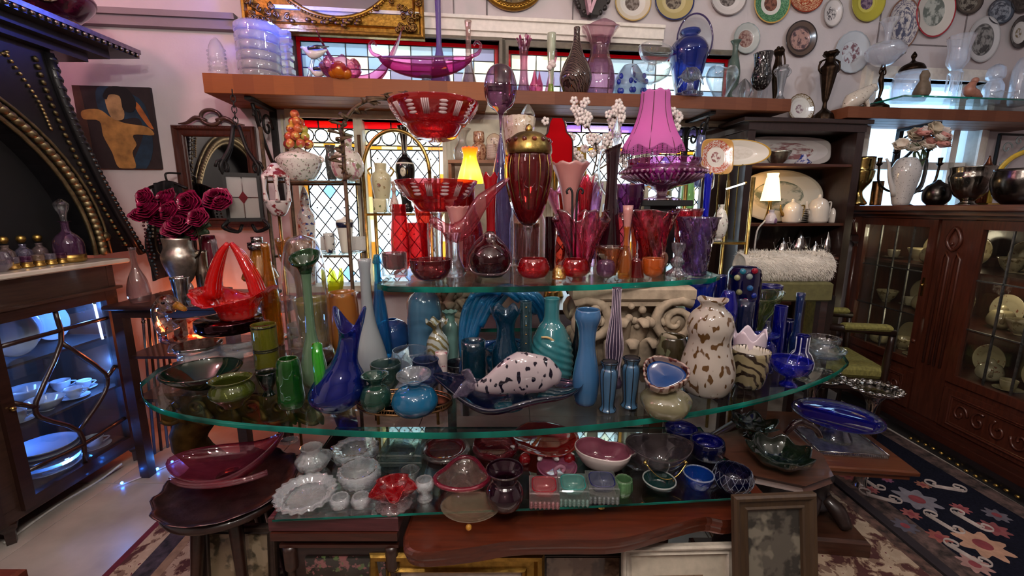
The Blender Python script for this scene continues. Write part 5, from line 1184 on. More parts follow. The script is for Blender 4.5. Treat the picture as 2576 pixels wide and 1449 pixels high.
# two-tier cut epergne
def cuts(b, R, Hh, z0, z1, r0, r1):
    for k in range(16):
        a = 2*pi*k/16; 
        for j in range(4):
            f = (j+.5)/4; r = (r0+(r1-r0)*f)*R; z = (z0+(z1-z0)*f)*Hh
            M = Matrix.Translation((r*cos(a)*1.005, r*sin(a)*1.005, z)) @ Matrix.Rotation(a, 4, 'Z')
            if k % 2: b.ell((0, 0, 0), (.006, R*.1, Hh*.009), 8, 5, M)
        if k % 2 == 0:
            for d in (-.09, -.045, 0, .045): 
                a2 = a+d; b.tube([(r0*R*1.01*cos(a2), r0*R*1.01*sin(a2), z0*Hh), (r1*R*1.005*cos(a2), r1*R*1.005*sin(a2), z1*Hh)], R*.018, 5, 1)
V('epergne', 'tall two-tier ruby cut-to-clear glass epergne', 'epergne', (974, 230, 1204, 690), Z3, [(.18, .78), (.45, .8), (.62, .86), (.72, .88), (.97, .975), (1, 1)], glass('b80c1c', .3), Y=1.86, bodyname='upper_bowl', sh=.004,
  parts=[('upper_cuts', 'fn', lambda b, R, Hh: cuts(b, R, Hh, .9, .97, .78, .96), CUTG), ('stem', 'lathe', [(.16, .78), (.1, .75), (.085, .6), (.085, .52), (.14, .5)], CL, {}), 
         ('lower_bowl', 'lathe', [(.16, .36), (.4, .37), (.56, .42), (.66, .44), (.93, .53), (.95, .55)], glass('b80c1c', .3), {'sh': .004, 'n': 40}), ('lower_cuts', 'fn', lambda b, R, Hh: cuts(b, R, Hh, .455, .535, .73, .91), CUTG),
         ('lower_stem', 'lathe', [(.5, 0), (.48, .02), (.12, .06), (.1, .15), (.13, .25), (.1, .32), (.17, .36)], C0, {'rf': flute(8, .05)})])
V('faceted_vase', 'tall faceted ruby vase at the left of the upper shelf', 'vase', (984, 514, 1031, 660), Z3, [(.75, 0), (.95, .15), (1, .4), (.8, .8), (.7, 1)], RED, Y=1.98, rf=flute(6, .06, 0, sharp=True), smooth=False, n=36)
V('cylinder_vase', 'straight ruby cylinder vase behind the red bowl', 'vase', (1024, 560, 1082, 668), Z3, CYL, RED, Y=1.95)
V('glass_cup', 'thick clear block glass with a dark ruby cup inside', 'cup', (958, 632, 1026, 700), Z3, [(.95, 0), (1, .05), (1, .95), (.97, 1)], glass('e6ecec', .03), sh=.003, bodyname='outer_block', parts=[('ruby_cup', 'lathe', [(.3, .28), (.75, .35), (.9, .6), (.93, .99)], REDD, {'sh': .003})])
V('round_bowl', 'round ruby bowl at the front left of the upper shelf', 'bowl', (1030, 646, 1136, 708), Z3, [(.35, 0), (.7, .12), (.95, .5), (.97, .8), (1, 1)], REDD)
# big covered jar
GJ = metal('9a8048', .35, .4)
V('covered_jar', 'ribbed ruby glass jar with gilt lid and finial', 'jar', (1272, 312, 1388, 600), Z3+.0, [(.2, .32), (.4, .35), (.72, .45), (.97, .62), (1, .72), (.93, .8)], glass('8a0a24', .14), Y=1.93, rf=flute(14, .05), bodyname='jar_body',
  parts=[('lid', 'lathe', [(.96, .8), (1, .82), (.97, .86), (.85, .9), (.5, .94), (.15, .95)], GJ, {'rf': flute(14, .02)}), ('lid_gem', 'balls', [(.9*cos(a), .9*sin(a), .885, .11) for a in np.linspace(0, 5.83, 14)], REDD), ('finial', 'lathe', [(.1, .945), (.16, .96), (.13, .985), (.04, 1)], GJ),
         ('gilt_arcade', 'fn', lambda b, R, Hh: [b.tube([(R*1.03*r*cos(a), R*1.03*r*sin(a), z*Hh) for r, z in ((.93, .79), (1.02, .7), (.95, .6), (.6, .43))], R*.025, 6) for a in np.linspace(0, 2*pi, 15)[:-1]+pi/14], GJ), ('stem', 'lathe', [(.55, 0), (.5, .02), (.12, .08), (.1, .22), (.22, .32)], C0)])
V('tulip_vase', 'slim opaque red vase with frilled tulip mouth', 'vase', (1213, 438, 1256, 690), Z3, [(.9, 0), (1, .1), (.8, .3), (.55, .45), (.6, .7), (.75, .88), (1, 1)], glass('c01420', .78), Y=1.9, zf=ruffle(6, .025, .85), sh=.003)
V('basket_flask', 'dark ruby rounded flask framed by a clear loop handle', 'flask', (1180, 582, 1286, 700), Z3, [(.55, 0), (.85, .12), (1, .4), (.75, .65), (.35, .82), (.2, 1)], glass('5a0a20', .15), parts=[('loop_handle', 'tube', [(0, -.7, .98), (.6, -.75, .78), (1.0, -.6, .45), (.75, -.8, .15), (0, -.95, .1), (-.75, -.8, .15), (-1.0, -.6, .45), (-.6, -.75, .78)], glass('a86a7a', .06), {'r': .06, 'closed': True}), ('foot', 'lathe', [(.6, 0), (.62, .03), (.5, .1)], C0)])
V('bell_dome', 'clear glass bell dome with brass collar', 'dome', (1280, 520, 1372, 672), Z3, [(1, 0), (1, .6), (.93, .8), (.65, .95), (.1, 1)], glass('f2e8e8', .02, gl=.8), Y=1.88, sh=.002, bodyname='glass_dome', parts=[('brass_collar', 'lathe', [(.68, .66), (.7, .68), (.7, .72), (.66, .72)], BRASS), ('inner_glass', 'lathe', [(.5, .01), (.66, .05), (.68, .66)], glass('a05a5a', .06), {'sh': .002})])
V('hobnail_bowl', 'ruby hobnail candle bowl below the bell dome', 'bowl', (1301, 646, 1382, 702), Z3, [(.4, 0), (.8, .12), (1, .45), (.9, .8), (.78, 1)], RED, rf=flute(18, .025, 3.))
V('hobnail_bowl', 'ruby hobnail candle bowl beside the amber bell', 'bowl', (1411, 648, 1482, 699), Z3, [(.4, 0), (.8, .12), (1, .45), (.9, .8), (.78, 1)], RED, rf=flute(18, .025, 3.))
V('beehive_votive', 'small amber ribbed beehive votive at the shelf front', 'votive', (1388, 666, 1424, 704), Z3, [(.9, 0), (1, .12), (.85, .3), (.95, .36), (.8, .55), (.85, .6), (.55, .88), (.1, 1)], AMB, sh=0)
V('trumpet_vase', 'small pink frosted trumpet vase behind the epergne stem', 'vase', (1114, 520, 1186, 660), Z3, [(.4, 0), (.42, .4), (.55, .7), (.8, .9), (1, 1)], FROST, Y=1.97, zf=ruffle(10, .012, .85))
V('trumpet_vase', 'tall pink frosted trumpet vase with frilled rim', 'vase', (1384, 406, 1484, 690), Z3, [(.5, 0), (.48, .05), (.16, .12), (.2, .4), (.35, .65), (.6, .85), (1, 1)], FROST, Y=2.0, zf=ruffle(9, .012, .9))
# long-tailed bird
y = 1.76; p = at(1140, 690, Y=y); s = size(1090, 1290, y, 600)
t = thing('glass_bird', 'pink and clear glass bird with long upswept tail', 'figurine', (p.x, y, Z3+.001)); zb = zat(1140, 585, y)-Z3
b = B().tube([(-.24*s, 0, zb+.1*s), (-.22*s, 0, zb+.13*s), (-.1*s, 0, zb+.06*s), (.05*s, 0, zb), (.2*s, 0, zb+.1*s), (.4*s, 0, zb+.4*s), (.72*s, 0, zb+.66*s)], [.012, .022, .02, .045, .035, .03, .006], 12); b.obj('body', glass('c85a6a', .12), t)
B().tube([(-.3*s, 0, zb+.03*s), (-.24*s, 0, zb+.1*s)], [.004, .012], 8, 1).obj('beak', CL, t)
reg(Z3, p.x, y, .05); B().lathe([(.9, 0), (1, .1), (.6, .4), (.5, .7), (.7, 1)], 24, R=.05, Hh=zb, rf=flute(8, .06)).obj('base', C0, t)
# lamps
y = 2.26; reg(Z3, P(1183, 500, Y=2.26).x, 2.26, .075); p = at(1183, 440, Y=y); R = size(1150, 1216, y, 440)/2; zt = zat(1183, 372, y)-Z3; zb = zat(1183, 462, y)-Z3
t = thing('table_lamp', 'small lamp with glowing orange and yellow glass shade', 'lamp', (p.x, y, Z3+.001))
def yshade():
    m = NT('orange_shade'); g = m.n('ShaderNodeSeparateXYZ', {0: m.n('ShaderNodeTexCoord').outputs['Generated']}).outputs[2]
    c = m.ramp(g, [(.0, 'ffb020'), (.35, 'ffe050'), (.7, 'ff9a10'), (1, 'e8380a')]); e = m.n('ShaderNodeEmission', {0: c, 1: 1.5}).outputs[0]; d = m.bsdf(c, .25)
    return m.done(m.n('ShaderNodeAddShader', {0: e, 1: d}).outputs[0])
B().lathe([(1, 0), (.98, .1), (.8, .35), (.55, .65), (.5, .8), (.62, .95), (.6, 1)], 40, R=R, Hh=zt-zb, c=(0, 0, zb), zf=ruffle(12, .015, .9), sh=.002).obj('shade', yshade(), t)
B().lathe([(.7, 0), (.6, .04), (.15, .1), (.12, .5), (.25, .9), (.2, 1)], 24, R=R*.9, Hh=zb).obj('base', BRASS, t); B().ell((0, 0, zb+.03), .016).obj('bulb', glow('ffd090', 12.), t)
y = 2.55; p = at(1398, 420, Y=y); R = size(1352, 1442, y, 420)/2; zt = zat(1398, 300, y); zb = zat(1398, 428, y)
t = thing('table_lamp', 'lamp with red pagoda-shaped fabric shade behind the covered jar', 'lamp', (p.x, y, .971)); zt -= .971; zb -= .971
def sqf(a, z): return 1/max(abs(cos(a)), abs(sin(a)))*.82
B().lathe([(1, 0), (.98, .5), (.85, .62), (.62, .72), (.5, .9), (.35, 1)], 48, 4, R=R, Hh=zt-zb, c=(0, 0, zb), rf=sqf, sh=.002).obj('shade', shade('b01018', .06), t)
b = B()
for k in range(4):
    a = pi/4+k*pi/2; b.tube([(R*r*1.17*cos(a), R*r*1.17*sin(a), zb+(zt-zb)*z) for r, z in ((1, 0), (.98, .5), (.85, .62), (.62, .72), (.5, .9), (.35, 1))], .004, 6)
b.obj('piping', solid('2a0a0c', .6), t); B().lathe([(.6, 0), (.5, .05), (.12, .12), (.12, .8), (.2, 1)], 20, R=R, Hh=zb+.02).obj('base', BRASS, t)
lamp('red_lamp_bulb', (p.x, y, .971+zb+.06), .08, (1, .2, .15), .03)
# dark jug with twisted handle and stopper
V('wine_jug', 'tall dark purple jug with twisted clear handle', 'jug', (1500, 366, 1566, 690), Z3, [(.9, 0), (1, .1), (.8, .3), (.5, .55), (.42, .75), (.55, .95), (.7, 1)], glass('3a1420', .45), Y=1.95, zf=lambda a, z, r: .03*max(0, (z-.8)/.2)*cos(a), parts=[('handle', 'tube', [(-.45, 0, .62), (-.9, 0, .7), (-1.05, 0, .85), (-.85, 0, .97), (-.5, 0, .96)], C0, {'r': .11}), ])
V('tall_decanter', 'slim clear decanter with teardrop stopper behind the dark jug', 'decanter', (1524, 294, 1564, 690), Z3, [(1, 0), (1, .3), (.8, .5), (.3, .62), (.25, .76), (.4, .8)], CL, Y=2.08, parts=[('stopper', 'lathe', [(.25, .78), (.3, .82), (.8, .87), (.9, .9), (.5, .95), (.15, .98), (.1, 1)], C0)])
V('bud_vase', 'orange-red crackled bud vase with bulbous base', 'vase', (1384, 486, 1442, 660), Z3, [(.85, 0), (1, .12), (.95, .35), (.45, .55), (.4, .75), (.7, 1)], glass('c03a1a', .25), Y=1.88, rf=flute(10, .03))
V('dark_tumbler', 'dark garnet straight glass right of the bell dome', 'tumbler', (1370, 545, 1398, 690), Z3, CYL, glass('3a0814', .3), Y=1.9)
def splash(t0, z): return 1
V('splash_vase', 'pink crystal vase with jagged flared splash rim', 'vase', (1396, 540, 1530, 684), Z3, [(.35, 0), (.4, .2), (.55, .45), (.8, .75), (1, 1)], crystal('eeaac4', refr=.55), Y=1.86, rf=flute(9, .14, .5), zf=ruffle(5, .1, .4), sh=.005)
V('leaf_bowl', 'pink clear leaf-edged bowl at the back of the upper shelf', 'bowl', (1366, 470, 1510, 640), Z3, [(.3, 0), (.25, .3), (.5, .6), (.85, .85), (1, 1)], crystal('f4ccdc', refr=.5), Y=2.05, rf=flute(7, .1), zf=ruffle(7, .06, .6))
V('cut_vase', 'red cut-to-clear vase with pointed lobes at the back', 'vase', (1440, 452, 1506, 640), Z3, [(.4, 0), (.3, .1), (.5, .5), (.8, .8), (1, 1)], crystal('f088a4', refr=.4), Y=2.1, zf=ruffle(4, .06, .6), rf=flute(8, .06))
V('cut_bowl', 'purple bowl with star cuts behind the pedestal bowl', 'bowl', (1545, 462, 1622, 620), Z3, [(.35, 0), (.2, .1), (.3, .5), (.8, .7), (1, .9), (.95, 1)], glass('5a1456', .25), Y=2.08)
V('stopper_bottle', 'amber perfume bottle with clear stopper', 'bottle', (1494, 512, 1544, 690), Z3, [(.9, 0), (1, .1), (1, .5), (.7, .72), (.35, .82), (.4, .86)], AMB, Y=1.84, parts=[('stopper', 'lathe', [(.3, .86), (.35, .88), (.3, .98), (.2, 1)], C0)])
V('frosted_bud_vase', 'pale pink frosted narrow bud vase', 'vase', (1558, 517, 1594, 690), Z3, [(.95, 0), (1, .2), (.6, .42), (.45, .55), (.9, 1)], FROST, Y=1.88)
V('bud_bottle', 'slim amber clear bottle at the shelf front', 'bottle', (1553, 570, 1590, 697), Z3, [(.9, 0), (1, .15), (.8, .4), (.35, .6), (.3, .85), (.45, 1)], glass('e0963a', .1), Y=1.79)
V('glass_apple', 'lilac glass apple with clear leaf at the shelf front', 'ornament', (1500, 652, 1548, 701), Z3, [(.4, 0), (.85, .15), (1, .45), (.85, .75), (.4, .85), (.1, .78)], glass('7a4a72', .4), sh=0, parts=[('leaf', 'tube', [(0, 0, .8), (-.4, -.1, 1.0), (-1.0, -.1, 1.1)], glass('a8a890', .1), {'r': [.08, .3, .03], 'flat': .3}), ('stem', 'tube', [(0, 0, .78), (.1, 0, 1.)], CL, {'r': .08, 'sub': 1})])
V('glass_bell', 'small ruby glass bell with slender clear handle', 'bell', (1578, 606, 1620, 700), Z3, [(1, 0), (.95, .04), (.75, .25), (.6, .45), (.3, .53)], glass('8a1420', .3), parts=[('handle', 'lathe', [(.15, .52), (.22, .6), (.1, .7), (.18, .8), (.08, .95), (.03, 1)], C0)], rf=flute(12, .04))
t = V('swan_bowl', 'orange glass swan-shaped bowl', 'bowl', (1613, 646, 1672, 697), Z3, [(.5, 0), (.85, .2), (1, .6), (.95, 1)], glass('e07a30', .35), parts=[('neck', 'tube', [(.9, 0, .5), (1.15, -.1, .9), (1.0, -.1, 1.25), (.75, -.1, 1.15), (.7, -.1, .95)], glass('d8a890', .15), {'r': [.2, .15, .12, .13, .05]})])
V('swirl_vase', 'large pink swirled crystal vase right of centre', 'vase', (1580, 530, 1708, 684), Z3, [(.5, 0), (.55, .15), (.6, .5), (.85, .85), (1, 1)], crystal('f0a0b0', refr=.55), Y=1.92, rf=flute(9, .07, 1.2), zf=ruffle(3, .03, .8), sh=.006)
V('swirl_vase', 'crimson swirled crystal vase between the two larger ones', 'vase', (1690, 525, 1770, 684), Z3, [(.6, 0), (.6, .3), (.75, .7), (1, 1)], crystal('e890a0', refr=.5), Y=2.02, rf=flute(9, .08, 1.), sh=.006)
V('swirl_vase', 'purple swirled crystal vase at the right end of the upper shelf', 'vase', (1704, 545, 1812, 690), Z3, [(.55, 0), (.6, .1), (.72, .5), (.9, .85), (1, 1)], crystal('ccb4da', refr=.55), Y=1.84, rf=flute(10, .07, 1.6), sh=.006)
V('crystal_candlestick', 'cut clear crystal candle holder between the swirled vases', 'candle holder', (1674, 610, 1730, 699), Z3, [(1, 0), (.9, .1), (.4, .25), (.6, .45), (.3, .6), (.55, .8), (.6, 1)], C0, rf=flute(10, .12, 0, sharp=True))
V('fan_dish', 'clear amber-tinted fan dish behind the lilac apple', 'dish', (1500, 616, 1582, 690), Z3, [(.3, 0), (.35, .1), (.6, .5), (1, 1)], crystal('f0c8a8', refr=.5), Y=1.82, rf=flute(14, .05))
V('blue_vase', 'tall electric blue free-form vase at the back right of the upper shelf', 'vase', (1756, 442, 1793, 684), Z3, [(.8, 0), (.9, .3), (.8, .6), (.9, .85), (1, 1)], glass('1028e0', .35), Y=2.06, zf=ruffle(3, .03, .7), parts=[('clear_loop', 'tube', [(.5, 0, .95), (1.0, 0, 1.03), (1.5, 0, .98), (1.4, 0, .88), (1.0, 0, .86)], C0, {'r': .16})])
# pedestal bowl lamp group
y = 2.22; p = at(1660, 520, Y=y); zb = zat(1660, 520, y)
t = thing('display_plinth', 'black box plinth carrying the purple pedestal bowl', 'plinth', (p.x, y, Z3+.001)); w = size(1597, 1726, y, 510)/2; hz = zat(1660, 504, y)-Z3
reg(Z3, p.x, y, w); B().box(-w, -w*.7, hz-.03, w, w*.7, hz-.001, bev=.003).obj('top', solid('0d0c0d', .6), t); B().box(-w*.5, -w*.4, 0, w*.5, w*.4, hz-.03).obj('body', solid('100e0f', .6), t)
V('pedestal_bowl', 'wide purple cut glass pedestal bowl under the pink lampshade', 'bowl', (1560, 392, 1782, 512), Z3+hz, [(.12, .22), (.3, .3), (.65, .42), (.98, .62), (1, .72), (.85, .85), (.86, 1)], glass('8a1a66', .22), Y=y, rf=flute(28, .012, 0, .4, .8), bodyname='bowl', parts=[('foot', 'lathe', [(.46, 0), (.44, .04), (.2, .1), (.12, .16), (.14, .22)], glass('a87a9a', .08)), ('cut_band', 'balls', [(1.0*cos(a), 1.0*sin(a), .68, .035) for a in np.linspace(0, 2*pi, 49)[:-1]], glass('d8b0cc', .65), {'n': 6, 'm': 4}), ('flute_band', 'fn', lambda b, R, Hh: [b.tube([(R*.99*cos(a), R*.99*sin(a), Hh*.6), (R*.66*cos(a+.05), R*.66*sin(a+.05), Hh*.43)], R*.016, 5, 1) for a in np.linspace(0, 2*pi, 45)[:-1]], glass('d8b0cc', .65))])
y = 2.2; R = size(1564, 1716, y, 365)/2; p = at(1642, 365, Y=y); zb = zat(1642, 368, y-R*.8); zt = zat(1642, 224, y-R*.4); zp = zat(1642, 395, y+R*.4)
t = thing('table_lamp', 'lamp with pink scalloped bell shade and dark bead fringe', 'lamp', (p.x, y, zp))
zb -= zp; zt -= zp; hh = zt-zb
B().lathe([(1, 0), (.93, .1), (.72, .3), (.55, .55), (.46, .8), (.45, 1)], 48, 5, R=R, Hh=hh, c=(0, 0, zb), rf=flute(8, -.025, 0), zf=lambda a, z, r: .05*max(0, 1-z*5)*cos(8*a)+.02*max(0, z*5-4)*cos(8*a), sh=.002).obj('shade', shade('b8689e', .16), t)
b = B()
for k in range(8):
    a = 2*pi*(k+.5)/8; b.tube([(R*r*1.03*cos(a), R*r*1.03*sin(a), zb+hh*z-.004) for r, z in ((1, -.04), (.93, .08), (.72, .3), (.55, .55), (.46, .8), (.45, .98))], .0022, 5)
b.obj('piping', solid('5a1a3a', .6), t)
for k in range(40):
    a = 2*pi*k/40; L = .02+.03*((k*7) % 5)/5; b = B(); z0 = zb+hh*.05*cos(8*a)*1.0
    for j in range(int(L/.008)+2): b.ell((R*.97*cos(a), R*.97*sin(a), z0-.006-.0085*j), .0036 if j % 2 else .0028, 6, 4)
    b.obj('bead_strand', solid('3a1428', .2), t)
B().lathe([(.3, 0), (.25, .05), (.08, .15), (.07, 1)], 16, R=R*.5, Hh=zb+.03).obj('lamp_stem', C0, t)
B().ell((0, 0, zb+.06), .03).obj('bulb', glow('ffd8e8', 8.), t)
lamp('pink_lamp_bulb', (p.x, y, zp+zb+.02), .7, (1, .7, .85), .03)
# purple glass ball decanter between the shelves
y = 2.28; reg(Z3, P(1258, 500, Y=2.28).x, 2.28, .07)
V('ball_decanter', 'purple glass ball decanter with tall lilac cone base between the shelves', 'decanter', (1217, 160, 1301, 560), Z3+.0004, [(.75, 0), (.8, .1), (.75, .3), (.5, .48), (.3, .56), (.06, .67), (.06, .7)], glass('8078b0', .2), Y=y, bodyname='cone', parts=[('ball_stopper', 'lathe', [(.05, .69), (.1, .75), (.25, .775), (.75, .81), (1, .885), (.8, .96), (.45, .993), (0, 1)], glass('5a2a50', .12))])
for px, py, nm in ((1443, 600, 'black iron plate stand with two curled hooks'), ):
    y = 1.83; p = at(px, py, Y=y); s = .035
    b = B()
    for sg in (-1, 1): b.tube([(sg*.006, 0, 0), (sg*.008, 0, .08), (sg*.01, 0, zat(px, 490, y)-Z3), (sg*.02, 0, zat(px, 478, y)-Z3+.004), (sg*.034, 0, zat(px, 482, y)-Z3), (sg*.03, 0, zat(px, 490, y)-Z3)], .005, 6)
    b.tube([(-.008, 0, .002), (0, -.03, .002), (.008, 0, .002)], .004, 6); b.obj('plate_stand', IRON, None, (p.x, y, Z3+.003), (0, 0, 0), nm, 'stand')
# small clear and rose filler pieces that show between the big ones
V('rose_goblet', 'rose clear goblet left of the bell dome', 'goblet', (1150, 590, 1196, 692), Z3, GOB, glass('d88a9a', .08), Y=1.83)
V('red_pitcher', 'orange-red leaf pitcher behind the faceted vase', 'pitcher', (1040, 500, 1092, 600), Z3, [(.4, 0), (.5, .4), (.8, .7), (1, 1)], glass('e03a1a', .25), Y=2.05, zf=ruffle(3, .12, .6))
V('ruby_decanter', 'ruby decanter with streaked sides behind the frosted shade', 'decanter', (1130, 472, 1215, 684), Z3, [(.8, 0), (1, .15), (.95, .5), (.6, .75), (.55, 1)], glass('b01c30', .15), Y=2.08, rf=flute(10, .03))
V('amethyst_vase', 'pale amethyst folded vase beside the dark jug', 'vase', (1470, 476, 1522, 600), Z3, [(.4, 0), (.5, .5), (.8, .8), (1, 1)], crystal('e8d2e8', refr=.5), Y=2.03, zf=ruffle(4, .1, .5))
V('ruby_tumbler', 'ruby tumbler behind the amber perfume bottle', 'tumbler', (1545, 535, 1590, 676), Z3, [(.7, 0), (.8, .1), (1, 1)], glass('8a1430', .14), Y=1.98)
V('peach_vase', 'peach crystal vase between apple and ruby bell', 'vase', (1586, 560, 1640, 690), Z3, [(.6, 0), (.7, .4), (1, 1)], crystal('f0b090', refr=.5), Y=1.84, rf=flute(10, .06))
# ================================================================ WIDE GLASS TOP: BLUES, GREENS, AMBERS
GRN = glass('2a7a3a', .2); GRND = glass('0f4a34', .22); OLV = glass('8a8a1e', .2); TEAL = glass('0a6a86', .2); TUR = glass('1a8ac8', .25); COB = glass('0a1a9a', .25); COBL = glass('1c3cd0', .22); NAVY = glass('141a4a', .2); SKY = glass('5a8ab4', .75, .1); CEL = glass('8ab4ac', .75, .12)
# --- left end
y = 1.9; p = at(470, 890, Y=y); s = size(400, 640, y, 850)
reg(Z2, p.x, y, .1); t = thing('duck_figurine', 'clear glass duck with multicoloured streaks at the left of the glass top', 'figurine', (p.x, y, Z2+.001)); MUR = glass('c8a890', .08, spot='b8481e', spotscale=9.)
B().tube([(-.2*s, 0, .1*s), (-.12*s, 0, .2*s), (.15*s, 0, .22*s), (.45*s, 0, .34*s), (.6*s, 0, .42*s)], [.06*s, .13*s, .15*s, .08*s, .02*s], 14).obj('body', MUR, t)
B().tube([(-.15*s, 0, .2*s), (-.22*s, 0, .34*s), (-.2*s, 0, .46*s), (-.12*s, 0, .5*s)], [.1*s, .07*s, .08*s, .09*s], 14).obj('neck', C0, t)
B().ell((-.13*s, -.0, .5*s), (.11*s, .09*s, .1*s), 14, 10).obj('head', MUR, t); B().tube([(-.04*s, 0, .49*s), (.06*s, 0, .44*s)], [.05*s, .02*s], 8, 1).obj('beak', glass('e8a830', .4), t)
for sg in (-1, 1): B().ell((-.1*s, sg*.085*s, .53*s), .017*s, 8, 6).obj('eye', solid('08080a', .1), t)
B().lathe([(.9, 0), (1, .2), (.8, 1)], 28, R=.16*s, Hh=.1*s).obj('base', glass('c0c4c6', .1), t)
V('cake_stand', 'silver-rimmed crystal cake stand below the glass duck', 'cake stand', (432, 850, 562, 920), Z2, [(.9, 0), (.92, .3), (.9, .6), (1, .7), (1, 1)], glass('f0f4f6', .25, gl=.95), rf=flute(24, .02), parts=[('plate_rim', 'lathe', [(1.0, .8), (1.06, .9), (1.06, 1.0), (1.0, 1.0)], SILVER)])
V('cake_stand', 'crystal cake stand with beaded foot under the dark mirror tray', 'cake stand', (545, 838, 660, 905), Z2, [(.88, 0), (.9, .5), (1, .7), (1, 1)], glass('f0f4f6', .25, gl=.95), rf=flute(30, .025))
V('mirror_tray', 'dark round mirror tray carrying the red glass basket', 'tray', (484, 784, 662, 840), zat(590, 838, 1.75), [(.9, 0), (1, .3), (1, 1)], metal('4a2f34', .12), Y=1.8, sh=0)
y = 1.8; p = at(600, 800, Y=y); zb = zat(608, 806, y-.05)
t = thing('glass_basket', 'vivid red glass basket with pinched handle and flared petals', 'basket', (p.x, y, zb)); R = size(514, 706, y, 760)/2; hz = zat(608, 612, y)-zb; RB = glass('ee1814', .42)
B().lathe([(.4, 0), (.45, .1), (.5, .15), (.55, .2), (.8, .3), (1, .34)], 56, R=R, Hh=hz, rf=flute(18, .03, 1.), zf=lambda a, z, r: .09*max(0, r-.5)*2*cos(2*a+.0)+.05*max(0, r-.6)*cos(5*a), sh=.004).obj('body', RB, t)
B().lathe([(.38, 0), (.42, .02), (.46, .12)], 40, R=R, Hh=hz, rf=flute(18, .04)).obj('clear_foot', glass('e8b0a0', .1), t)
for sg in (-1, 1):
    for dy in (-.06, 0, .06): B().tube([(sg*R*.62, dy*R*2, hz*.28), (sg*R*.5, dy*R*1.6, hz*.55), (sg*R*.25, dy*R, hz*.85), (sg*R*.04, 0, hz)], [R*.16, R*.14, R*.1, R*.06], 10, flat=.8).obj('handle', RB, t)
V('shallow_bowl', 'wide dark green glass bowl at the front left of the glass top', 'bowl', (394, 898, 612, 985), Z2, [(.3, 0), (.5, .2), (.85, .65), (1, .95), (.98, 1)], glass('0a4030', .25), sh=.005)
V('pot_bowl', 'olive green iridescent pot bowl with dark rim', 'bowl', (520, 934, 642, 1032), Z2, [(.45, 0), (.55, .1), (.95, .42), (1, .6), (.82, .82), (.8, .88), (.95, 1)], glass('5a6420', .5), sh=.005)
V('ringed_cylinder', 'olive glass cylinder with dark painted rings', 'vase', (628, 808, 706, 940), Z2, CYL, glass('8a8a28', .42), parts=[('dark_ring', 'lathe', [(.99, z), (1.02, z+.005), (1.02, z+.03), (.99, z+.035)], glass('1a1a0a', .5), {'sub': 1}) for z in (.04, .42, .46, .93)])
V('dark_dish', 'small dark green dish between olive bowl and ribbed glass', 'dish', (640, 925, 700, 1000), Z2, [(.6, 0), (.4, .2), (.7, .5), (1, 1)], glass('10281c', .3))
V('ribbed_tumbler', 'green ribbed beehive tumbler vase', 'vase', (694, 894, 768, 1034), Z2, [(.85, 0), (1, .15), (.95, .35), (.95, .6), (.85, .9), (.7, 1)], glass('2a7a2a', .25), rf=flute(16, .02))
V('jack_vase', 'tall pale green bottle vase with dark green jack-in-the-pulpit mouth', 'vase', (724, 640, 824, 935), Z2, [(.7, 0), (.95, .04), (1, .14), (.75, .28), (.4, .42), (.36, .75), (.45, .85)], glass('7a9a78', .55), Y=1.5, parts=[('mouth', 'lathe', [(.42, .83), (.6, .88), (1.1, .93), (1.16, .96)], glass('164a22', .45), {'zf': lambda a, z, r: .045*max(0, (z-.86)/.1)*sin(a), 'sh': .004}), ])
V('cloche', 'large clear glass cloche behind the green bottle vase', 'cloche', (708, 590, 842, 880), Z2, [(1, 0), (1, .62), (.93, .8), (.65, .95), (.06, 1)], glass('f2f4f6', .015, gl=.8), Y=1.78, sh=.002, bodyname='dome', parts=[('base', 'lathe', [(1.04, 0), (1.06, .01), (1.0, .03)], DARKW)])
V('frosted_pot', 'frosted olive yellow cup behind the cloche', 'pot', (736, 742, 842, 900), Z2, [(.7, 0), (.8, .1), (.92, .6), (1, 1)], glass('b0a020', .55, .2), Y=1.95)
V('amber_pot', 'frosted amber pot with clear knobs round its rim', 'pot', (824, 728, 906, 890), Z2, [(.75, 0), (.95, .2), (1, .6), (.9, 1)], glass('c8863a', .6, .2), Y=1.85, parts=[('knob', 'balls', [(.95*cos(a), .95*sin(a), .98, .1)], C0) for a in (-2.6, -1.9, -1.2, -.5, .3, 1.2)])
V('yellow_vase', 'lemon yellow crystal splash vase', 'vase', (808, 690, 864, 790), Z2, [(.4, 0), (.4, .4), (.8, .8), (1, 1)], glass('d8d820', .2), Y=2.02, zf=ruffle(6, .12, .6))
# fishtail blue vase
y = 1.3; p = at(848, 1030, Y=y); s = size(775, 915, y, 920)
reg(Z2, p.x, y, s*.45); t = thing('fishtail_vase', 'cobalt and green glass fish vase with forked tail rim', 'vase', (p.x, y, Z2+.001))
V0 = [(.3, 0), (.75, .08), (1, .2), (.85, .36), (.45, .55), (.36, .78), (.5, .94), (.56, 1)]; hz = zat(850, 800, y)-Z2
b = B().lathe(V0, 44, 5, R=s/2, Hh=hz, zf=lambda a, z, r: .12*max(0, (z-.8)/.2)*cos(2*a), sh=.004)
b.v = [(v[0]+s*.3*(1-cos(min(1, v[2]/hz)*pi))*.6, v[1], v[2]) for v in b.v]; b.obj('body', glass('0a2a9a', .25), t)
B().tube([(-.1*s, -.05, .04), (-.22*s, -.02, .2), (-.26*s, 0, hz*.72)], [.02, .017, .016], 12).obj('green_stem', glass('3ac020', .35), t)
V('bottle_vase', 'tall white frosted bottle vase with bulbous foot', 'vase', (886, 650, 978, 925), Z2, [(.8, 0), (1, .08), (.8, .25), (.45, .45), (.3, .65), (.28, .85), (.36, 1)], glass('b8bec0', .65, .1), Y=1.62)
